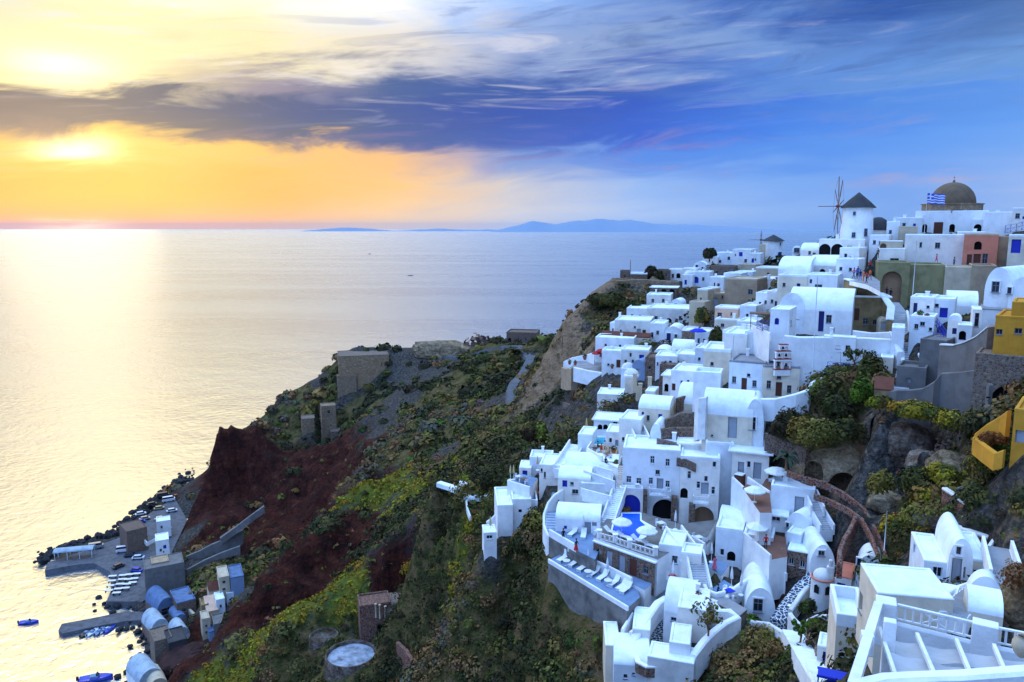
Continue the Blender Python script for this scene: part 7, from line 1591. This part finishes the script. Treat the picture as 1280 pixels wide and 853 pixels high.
person('person in dark clothes leaning by the top of the outer hotel stair', at(698,640,LT), 'stand', CL['black'], CL['brown'], -30)
SH = W(884,708,86).z
person('person wrapped in pink drapes on the shaded blue terrace', at(893,713,SH), 'stand', CL['pink'], CL['pink'], 10, dress=True)
BT_ = W(929,671,87.5).z
person('person in red and white top with black trousers on the brown terrace', at(957,686,BT_), 'stand', CL['red'], CL['black'], -20)
CY = W(880,744,80).z
person('person in navy sitting in the small hotel courtyard', at(897,744,CY), 'sit', CL['navy'], CL['navy'], 60)
DT = W(733,566,112).z
for i, (u, v, c, l, rz) in enumerate([(747,562,'black','person in black seated at the left end of the dining terrace',90),(752,565,'red','person in red seated on the dining terrace',-60),(756,561,'white','person in white seated at the back of the dining terrace',0),(762,570,'grey','person in grey seated at the right of the dining terrace',-90)]): person(l, at(u, v, DT), 'sit', CL[c], CL['black'], rz)
RZ_ = W(755,577,108).z
person('person in black crouched on the white roof beside the terracotta pot', at(757,582,RZ_)+Vector((0,0,0)), 'sit', CL['black'], CL['black'], 140)
# viewpoint platform with the evening crowd
terrace('viewpoint paving where the crowd gathers', [(1062,351),(1084,356),(1100,364),(1100,352),(1086,342),(1066,342)], 121.5, .7, CEM, WHITE, carve=False)
VZ = W(1062,351,121.5).z
for i, (u, v, a, b, l) in enumerate([(1067,348,'pink','navy','person in pink, leftmost in the evening crowd'),(1071,349,'blue','black','person in blue, second from the left in the crowd'),(1075,351,'navy','blue','person in navy and blue in the middle of the crowd'),(1079,352,'orange','orange','person all in orange in the crowd'),(1083,354,'red','black','person in red and black beside the one in orange'),(1072,346,'blue','grey','person in blue and grey at the back of the crowd'),(1087,350,'orange','brown','person in orange and brown, rightmost in the crowd')]):
    person(l, at(u, v, VZ), 'stand' if i % 2 else 'walk', CL[a], CL[b], [30,160,-40,80,200,-20,120][i], group='evening crowd at the viewpoint')
person('person in dark red climbing above the crowd', W(1087,338,128.5), 'walk', CL['red'], CL['black'], 20)
person('person in brown standing by the church gate wall', W(1097,323,134.5), 'stand', CL['brown'], CL['black'], 0)
person('left one of two people in black on the stepped street', W(1108,372,123.5), 'walk', CL['black'], CL['black'], 170); person('right one of two people in black on the stepped street', W(1113,374,122.5), 'walk', CL['black'], CL['navy'], 200)
OZ = W(1156,333,127).z
person('person in pink walking on top of the olive block', WZ(1170,330,OZ+.05), 'walk', CL['pink'], CL['pink'], 90); person('person in purple grey beside the one in pink on the olive block', WZ(1176,329,OZ+.05), 'stand', CL['navy'], CL['pink'], -90)
CZ_ = W(1168,336,127).z
person('person in grey standing on the cafe terrace', WZ(1192,334,CZ_+.03), 'stand', CL['grey'], CL['black'], 30)
# ================= terrace furniture =================
FAB = plain('white sun cloth', (.68,.70,.73), .85)
def lounger_proto():
    r = empty('sun_lounger', (0,0,0)); a = MB(); a.rbox(-.33,.33,-.55,.95,.28,.36,.03); b = a.build('mattress', FAB, r)
    a = MB(); M = Matrix.Translation((0,.95,.3)) @ Matrix.Rotation(R(38), 4, 'X'); a.rbox(-.33,.33,0,.72,0,.08,.03,M); a.build('backrest', FAB, r)
    a = MB(); a.box(-.31,.31,-.48,-.42,0,.279); a.box(-.31,.31,.82,.88,0,.279); a.box(-.03,.03,-.43,.83,.2,.25); a.build('frame', FRAME, r); return r
LP = lounger_proto(); first = [True]
def lounger(label, p, rz, group='white sun loungers', s=1.05):
    o = LP if first[0] else copy_tree(LP); first[0] = False; o.location = p; o.rotation_euler = (0,0,R(rz)); o.scale = (s,s,s); return tag(o, label, 'sun lounger', group)
ords = ['first from the left in the row on the sun terrace','second from the left in the sun terrace row','third from the left in the sun terrace row','fourth from the left in the sun terrace row','fifth from the left in the sun terrace row','sixth from the left in the sun terrace row','left one of the pair ending the sun terrace row','right one of the pair ending the sun terrace row']
for i, (u, v) in enumerate([(701,702),(715,708),(726,713.5),(740,720),(750.5,725.5),(765,732.5),(775,737.5),(779.5,741)]): lounger('white sun lounger, '+ords[i], WZ(u, v, LZ+.02), -38)
for (u, v, l, rz) in [(714,670,'white sun lounger on the curved blue terrace beside the person in black',-30),(729,673,'white sun lounger under the closed parasol before the grey arched door',-10)]: lounger(l, at(u, v, AZ1), rz)
for (u, v, l) in [(769,669,'white sun bed at the left end of the pool edge'),(785,675,'white sun bed second along the pool edge'),(804,680,'white sun bed third along the pool edge'),(817,686,'white sun bed at the right end of the pool edge')]: lounger(l, WZ(u, v, PZ+.15), 50, 'white sun beds along the pool')
BZ = W(951,609,94).z
lounger('white sun lounger beside the parasol on the brown upper terrace', at(966,602,BZ), -60); lounger('white sun lounger at the right on the brown upper terrace', at(986,607,BZ), -30)
def round_table_proto():
    r = empty('side_table', (0,0,0)); a = MB(); a.cyl((0,0,.55), .42, .42, .05, 18, smooth=False); a.build('table_top', FRAME, r); a = MB(); a.cyl((0,0,0), .2, .05, .04, 12); a.cyl((0,0,.04), .04, .04, .51, 8); a.build('leg', FRAME, r); return r
TP_ = round_table_proto(); ft = [True]
def rtable(label, p, s=1.):
    o = TP_ if ft[0] else copy_tree(TP_); ft[0] = False; o.location = p; o.scale = (s,s,s); return tag(o, label, 'table', 'round white tables')
for u, v, z, l in [(708,707,LZ,'round white table between the first and second loungers'),(735,720.5,LZ,'round white table between the third and fourth loungers'),(760,732,LZ,'round white table between the fifth and sixth loungers'),(835,666.5,PZ,'round white table on the dark pool terrace'),(990,602,BZ,'round white table on the brown upper terrace')]: rtable(l, WZ(u, v, z+.02), 1.15 if v > 700 else .9)
for u, v, z, l in [(944,681,BT_,'round white table under the tilted parasol on the brown terrace'),(973,714,W(962,712,84).z,'round white table on the small brown terrace')]: rtable(l, WZ(u, v, z+.02))
def parasol(label, p, r_=1.5, h=2.5, closed=False, m=FAB, group=None, tilt=0):
    r = thing('parasol', label, 'parasol', p, rnd.random()*2, group or ('closed white parasols' if closed else 'open white parasols')); a = MB(); a.tube([(0,0,0),(0,0,h)], .035, 6); a.build('pole', FRAME, r)
    a = MB(); a.cyl((0,0,0), .3, .26, .08, 14); a.build('base', WHITE, r)
    if closed: a = MB(); a.lathe((0,0,h*.42), [(.05,0),(.19,.05),(.16,h*.2),(.12,h*.38),(.03,h*.58)], 10); a.build('canopy', m, r)
    else:
        a = MB(); n = 8; vs = [(0,0,h+.08)]
        for k, (q, z) in enumerate(((.5,.0),(1.,-.38))):
            for i in range(n*2): t_ = PI*i/n; rr = r_*q*(1 if i % 2 == 0 else .945); vs.append((rr*math.cos(t_), rr*math.sin(t_), h+z-(0 if i % 2 == 0 else .03)))
        for i in range(n*2): t_ = PI*i/n; rr = r_*(1.005 if i % 2 == 0 else .95); vs.append((rr*math.cos(t_), rr*math.sin(t_), h-.54))
        N = n*2; a.add(vs, [(0, 1+i, 1+(i+1) % N) for i in range(N)]+[(1+o+i, 1+o+N+i, 1+o+N+(i+1) % N, 1+o+(i+1) % N) for o in (0, N) for i in range(N)]); a.build('canopy', m, r)
        a = MB(); [a.tube([(0,0,h-.35),(r_*.62*math.cos(2*PI*i/n), r_*.62*math.sin(2*PI*i/n), h-.12)], .015, 4) for i in range(n)]; a.build('ribs', FRAME, r)
    return r
parasol('white open parasol over the left side of the pool', WZ(777,668,PZ+.1), 1.3, 2.0); parasol('white open parasol over the right side of the pool', WZ(808,682,PZ+.02), 1.3, 2.3)
parasol('white open parasol on the brown upper terrace', at(970,607,BZ), 1.55, 2.3); parasol('white open parasol on the lounge deck behind the diagonal parapet', WZ(943,628,W(928,610,93.5).z+.02), 1.3, 1.9)
parasol('white open parasol on the brown terrace beside the dark stone block', at(946,680,BT_), 1.3, 2.5)
TANC = plain('cream parasol cloth', (.5,.4,.2), .9)
for u, v, z, l in [(711,700,LZ,'closed white parasol at the left of the sun terrace'),(735,712,LZ,'closed white parasol in the middle of the sun terrace wall'),(759,722,LZ,'closed white parasol right of middle on the sun terrace'),(729,668,AZ1,'closed white parasol before the grey arched door'),(844,662,PZ,'closed white parasol beside the arched brown door'),(841,727,W(822,722,84).z,'closed white parasol over the red draped table'),(889,703,SH,'closed white parasol on the shaded terrace'),(914,735,CY,'closed white parasol between the two courtyards'),(926,744,CY,'closed white parasol by the barrel roofed cave house'),(976,712,W(962,712,84).z,'closed white parasol on the small brown terrace')]: parasol(l, WZ(u, v, z+.02), closed=True, h=2.6)
RD = W(634,604,112).z
for u, v, z, l in [(638,600,RD,'closed cream parasol, left one at the slope edge of the restaurant'),(642,600,RD,'closed cream parasol, right one at the slope edge of the restaurant'),(660,622,W(650,628,109.5).z,'closed cream parasol on the orange cushioned deck'),(672,588,W(662,590,118).z+1,'closed cream parasol on the long low wall, left one'),(686,588,W(662,590,118).z+1,'closed cream parasol on the long low wall, right one'),(733,540,W(734,556,117).z,'closed cream parasol by the turquoise pool'),(613,665,W(605,684,104).z+1.6,'closed cream parasol by the tiny utility house')]: parasol(l, WZ(u, v, z), closed=True, h=2.4, m=TANC, group='closed cream parasols')
BLC = plain('royal blue cloth', (.01,.03,.45), .85); REDC = plain('deep red cloth', (.35,.02,.02), .85)
parasol('royal blue open parasol above the village bend', W(872,430,148), 1.6, 3.0, m=BLC, group='coloured parasols')
for i, (u, v) in enumerate([(746,446),(755,449),(751,443)]): parasol(['red parasol at the front left of the edge terrace','red parasol at the front right of the edge terrace','red parasol at the back of the edge terrace'][i], W(u, v+5, 163), 1.1, 2.0, m=REDC, group='coloured parasols')
# dining tables and chairs
def chair_proto():
    r = empty('chair', (0,0,0)); a = MB(); a.rbox(-.22,.22,-.22,.22,.42,.47,.02); a.build('seat', FRAME, r); a = MB(); a.rbox(-.22,.22,.19,.24,.471,.92,.02); a.build('backrest', FRAME, r); a = MB(); [a.box(x-.02,x+.02,-.19,.19,0,.419) for x in (-.19,.19)]; a.box(-.18,.18,-.02,.02,.15,.19); a.build('leg_frame', FRAME, r); return r
CHP = chair_proto(); fc = [True]
def chair(label, p, rz, group):
    o = CHP if fc[0] else copy_tree(CHP); fc[0] = False; o.location = p; o.rotation_euler = (0,0,R(rz)); return tag(o, label, 'chair', group)
def dining(lab, p, m, rz=0, k=2):
    r = thing('dining_table', lab+' table', 'table', p, R(rz), 'terrace dining tables'); a = MB(); a.rbox(-.45,.45,-.45,.45,.70,.76,.02); a.build('table_top', m, r); a = MB(); a.cyl((0,0,0), .25,.05,.05,10); a.cyl((0,0,.05), .04,.04,.65,8); a.build('leg', IRON, r)
    for i, (dx, dy, q) in enumerate([(0,-.75,180),(0,.75,0),(-.75,0,90),(.75,0,-90)][:k]): c, s = math.cos(R(rz)), math.sin(R(rz)); chair('white chair at the '+lab+' table', Vector(p)+Vector((dx*c-dy*s, dx*s+dy*c, 0)), rz+q, 'chairs around the '+lab+' table')
for l, u, v, z, m in [('dark topped dining terrace left',744,566,DT,IRON),('dark topped dining terrace right',759,573,DT,WOOD),('white topped restaurant deck',648,601,RD,FRAME),('wooden topped restaurant deck',655,604,RD,WOOD),('blue draped courtyard',912,746,CY,BLC),('red draped hotel corner',841,728,W(822,722,84).z,REDC),('white topped cave lounge',826,660,PZ,FRAME),('white topped stair balcony',873,678,W(864,676,91).z,FRAME)]: dining(l, WZ(u, v, z+.02), m, 25)
p = at(792,706,W(736,702,90).z); sb = thing('garden_sofa', 'white cushioned sofa set on the mid terrace', 'sofa', p, R(-40)); a = MB(); a.rbox(-1.1,1.1,-.4,.4,.1,.42,.06); a.build('seat', FAB, sb); a = MB(); a.rbox(-1.1,1.1,.4,.6,.1,.8,.06); a.build('backrest', FAB, sb); a = MB(); a.rbox(-.5,.5,-1.2,-.7,.25,.4,.04); a.build('footstool', FAB, sb)
for i, (u, v) in enumerate([(663,612),(668,612)]): p = WZ(u, v+6, W(650,628,109.5).z+.02); r = thing('cushioned_bench', ['left','right'][i]+' orange cushioned bench on the lounge deck', 'bench', p, R(-30), 'orange cushioned benches'); a = MB(); a.rbox(-.8,.8,-.35,.35,.3,.45,.05); a.build('cushion', CL['orange'], r); a = MB(); a.rbox(-.85,.85,-.38,.38,.05,.295,.03); a.build('frame', WOOD, r)
# pots
def pot(label, p, m, s=1., plant='green', group='potted plants'):
    r = thing('potted_plant', label, 'plant pot', p, 0, group); a = MB(); a.lathe((0,0,0), [(.16*s,0),(.26*s,.2*s),(.28*s,.42*s),(.31*s,.46*s),(.27*s,.47*s),(.24*s,.4*s),(.01,.4*s)], 14); a.build('pot', m, r)
    C, U, V, T = leaf_cloud(np.array([(0,0,.55*s)]), np.array([(.36*s,.36*s,.4*s)]), 90, np.array([.07*s]), np.array([TINTS[plant]])); link('plant', quads_mesh('plant', C, U, V, T, LEAF), r)
TC = plain('terracotta', (.32,.10,.05), .8)
for l, u, v, Y, m, pl, s in [('terracotta pot with red flowers on the rounded roof corner',873,753,78.5,TC,'rust',1.4),('terracotta pot on the flat white roof',770,583,107,TC,'green',1.1),('terracotta pot with plant on the paved yard edge',844,791,75,TC,'green',1.1),('green plant on the blue door terrace ledge',1150,398,104,TC,'bright',1.2),('red potted flowers on the blue door terrace ledge',1158,400,103.5,TC,'rust',1.0),('orange pot beside the pool cave arch',838,662,97,TC,'rust',1.3),
   ('plant pot on the dining terrace parapet end',767,567,111,TC,'green',1.3),('agave pot at the left of the edge terrace',712,456,168,TC,'olive',1.2),('agave pot beside the white terrace curve',719,457,166,TC,'dark',1.2),('leafy pot in the middle of the edge terrace',731,450,167,TC,'green',1.5),('plant pot by the white door of the edge house',765,461,156,TC,'green',1.1),('plant pot beside the balcony cottage',663,453,300,TC,'green',.1)][:11]: pot(l, W(u, v, Y), m, s, pl)
# blue railings
def railing(label, pts, h=1.0, m=BLUE, n=5, group='blue painted railings'):
    P = [W(*p) for p in pts]; o = P[0].copy(); r = thing('railing', label, 'railing', o, 0, group); a = MB(); b = MB()
    for i in range(len(P)-1):
        A, Bq = P[i]-o, P[i+1]-o
        for z in (h, h*.55, .1): a.beam(A+Vector((0,0,z)), Bq+Vector((0,0,z)), .06, .05)
        k = max(1, int((Bq-A).length/.7))
        for j in range(k+1): q = A.lerp(Bq, j/k); b.beam(q, q+Vector((0,0,h-.03)), .05, .05)
        for j in range(k): q0, q1 = A.lerp(Bq, j/k), A.lerp(Bq, (j+1)/k); b.beam(q0+Vector((0,0,.13)), q1+Vector((0,0,h-.06)), .03, .03); b.beam(q0+Vector((0,.03,h-.06)), q1+Vector((0,.03,.13)), .03, .03)
    a.build('rail', m, r); b.build('post', m, r)
railing('blue crossed railing of the balcony below the barrel house', [(1034,463,103.6),(1046,464,102.8),(1061,465,102.6)], 1.2)
railing('blue crossed railing on the pergola roof terrace', [(946,411,112.5),(953,414,111.5),(960,413,111)], 1.3)
railing('blue stair railing beside the square shutter house', [(1168,406,104),(1176,417,101.5),(1184,427,99)], 1.2); railing('blue gate railing at the foot of the blue stair', [(1166,428,99.5),(1179,428,99)], 1.3)
railing('blue crossed railing at the upper right frame edge', [(1256,292,136),(1270,290,135),(1284,286,134)], 1.4); railing('lower blue crossed railing at the right frame edge', [(1265,303,126),(1276,305,125),(1288,306,124)], 1.3)
p0 = W(1047,464,103.9); slabb = MB(); slabb.rbox(-1.9,1.9,-1.2,.9,-.25,0,.04); tag(slabb.build('balcony_slab', WHITE, None, p0, R(-22)), 'white slab under the blue crossed balcony railing', 'balcony')
# pergola on the roof terrace
pp = W(960,392,112.5); r = thing('pergola', 'thin dark flat pergola over the blue railing', 'pergola', pp, R(-18)); a = MB(); a.box(-2.6,1.9,-1,1.4,-.08,.04); a.build('roof', WOOD, r); a = MB(); [a.tube([(x,y,-2.4),(x,y,-.081)], .05, 5) for x in (-2.4,) for y in (-.9,1.2)]; a.build('post', WOOD, r)
# tan pillars by the little blue dome
for i, (u, v0, v1) in enumerate([(793,468,488),(797,484,500),(800,480,498),(812,472,484)]):
    p = W(u, v1, 128); mb = MB(); h_ = (v1-v0)*128*1.03/F; mb.rbox(-.3,.3,-.3,.3,-.4,h_,.05); mb.rbox(-.36,.36,-.36,.36,h_+.002,h_+.14,.03); tag(mb.build('gate_pillar', CREAM, None, p), 'cream square gate pillar, '+['tallest and leftmost','front left short','front right short','rightmost'][i]+' of the four below the blue dome', 'pillar', 'cream pillars by the village lane')
house('white cottage with royal blue dome below the brown rubble house', 781,472,794,488, 132, 4, -8, 'flat', '', dome=(0,2,1.3,.1))
ground_setup(); build_ground(); build_roads(); scatter()
scene.cycles.use_denoising = True
scene.cycles.max_bounces = 5; scene.cycles.diffuse_bounces = 3; scene.cycles.glossy_bounces = 3
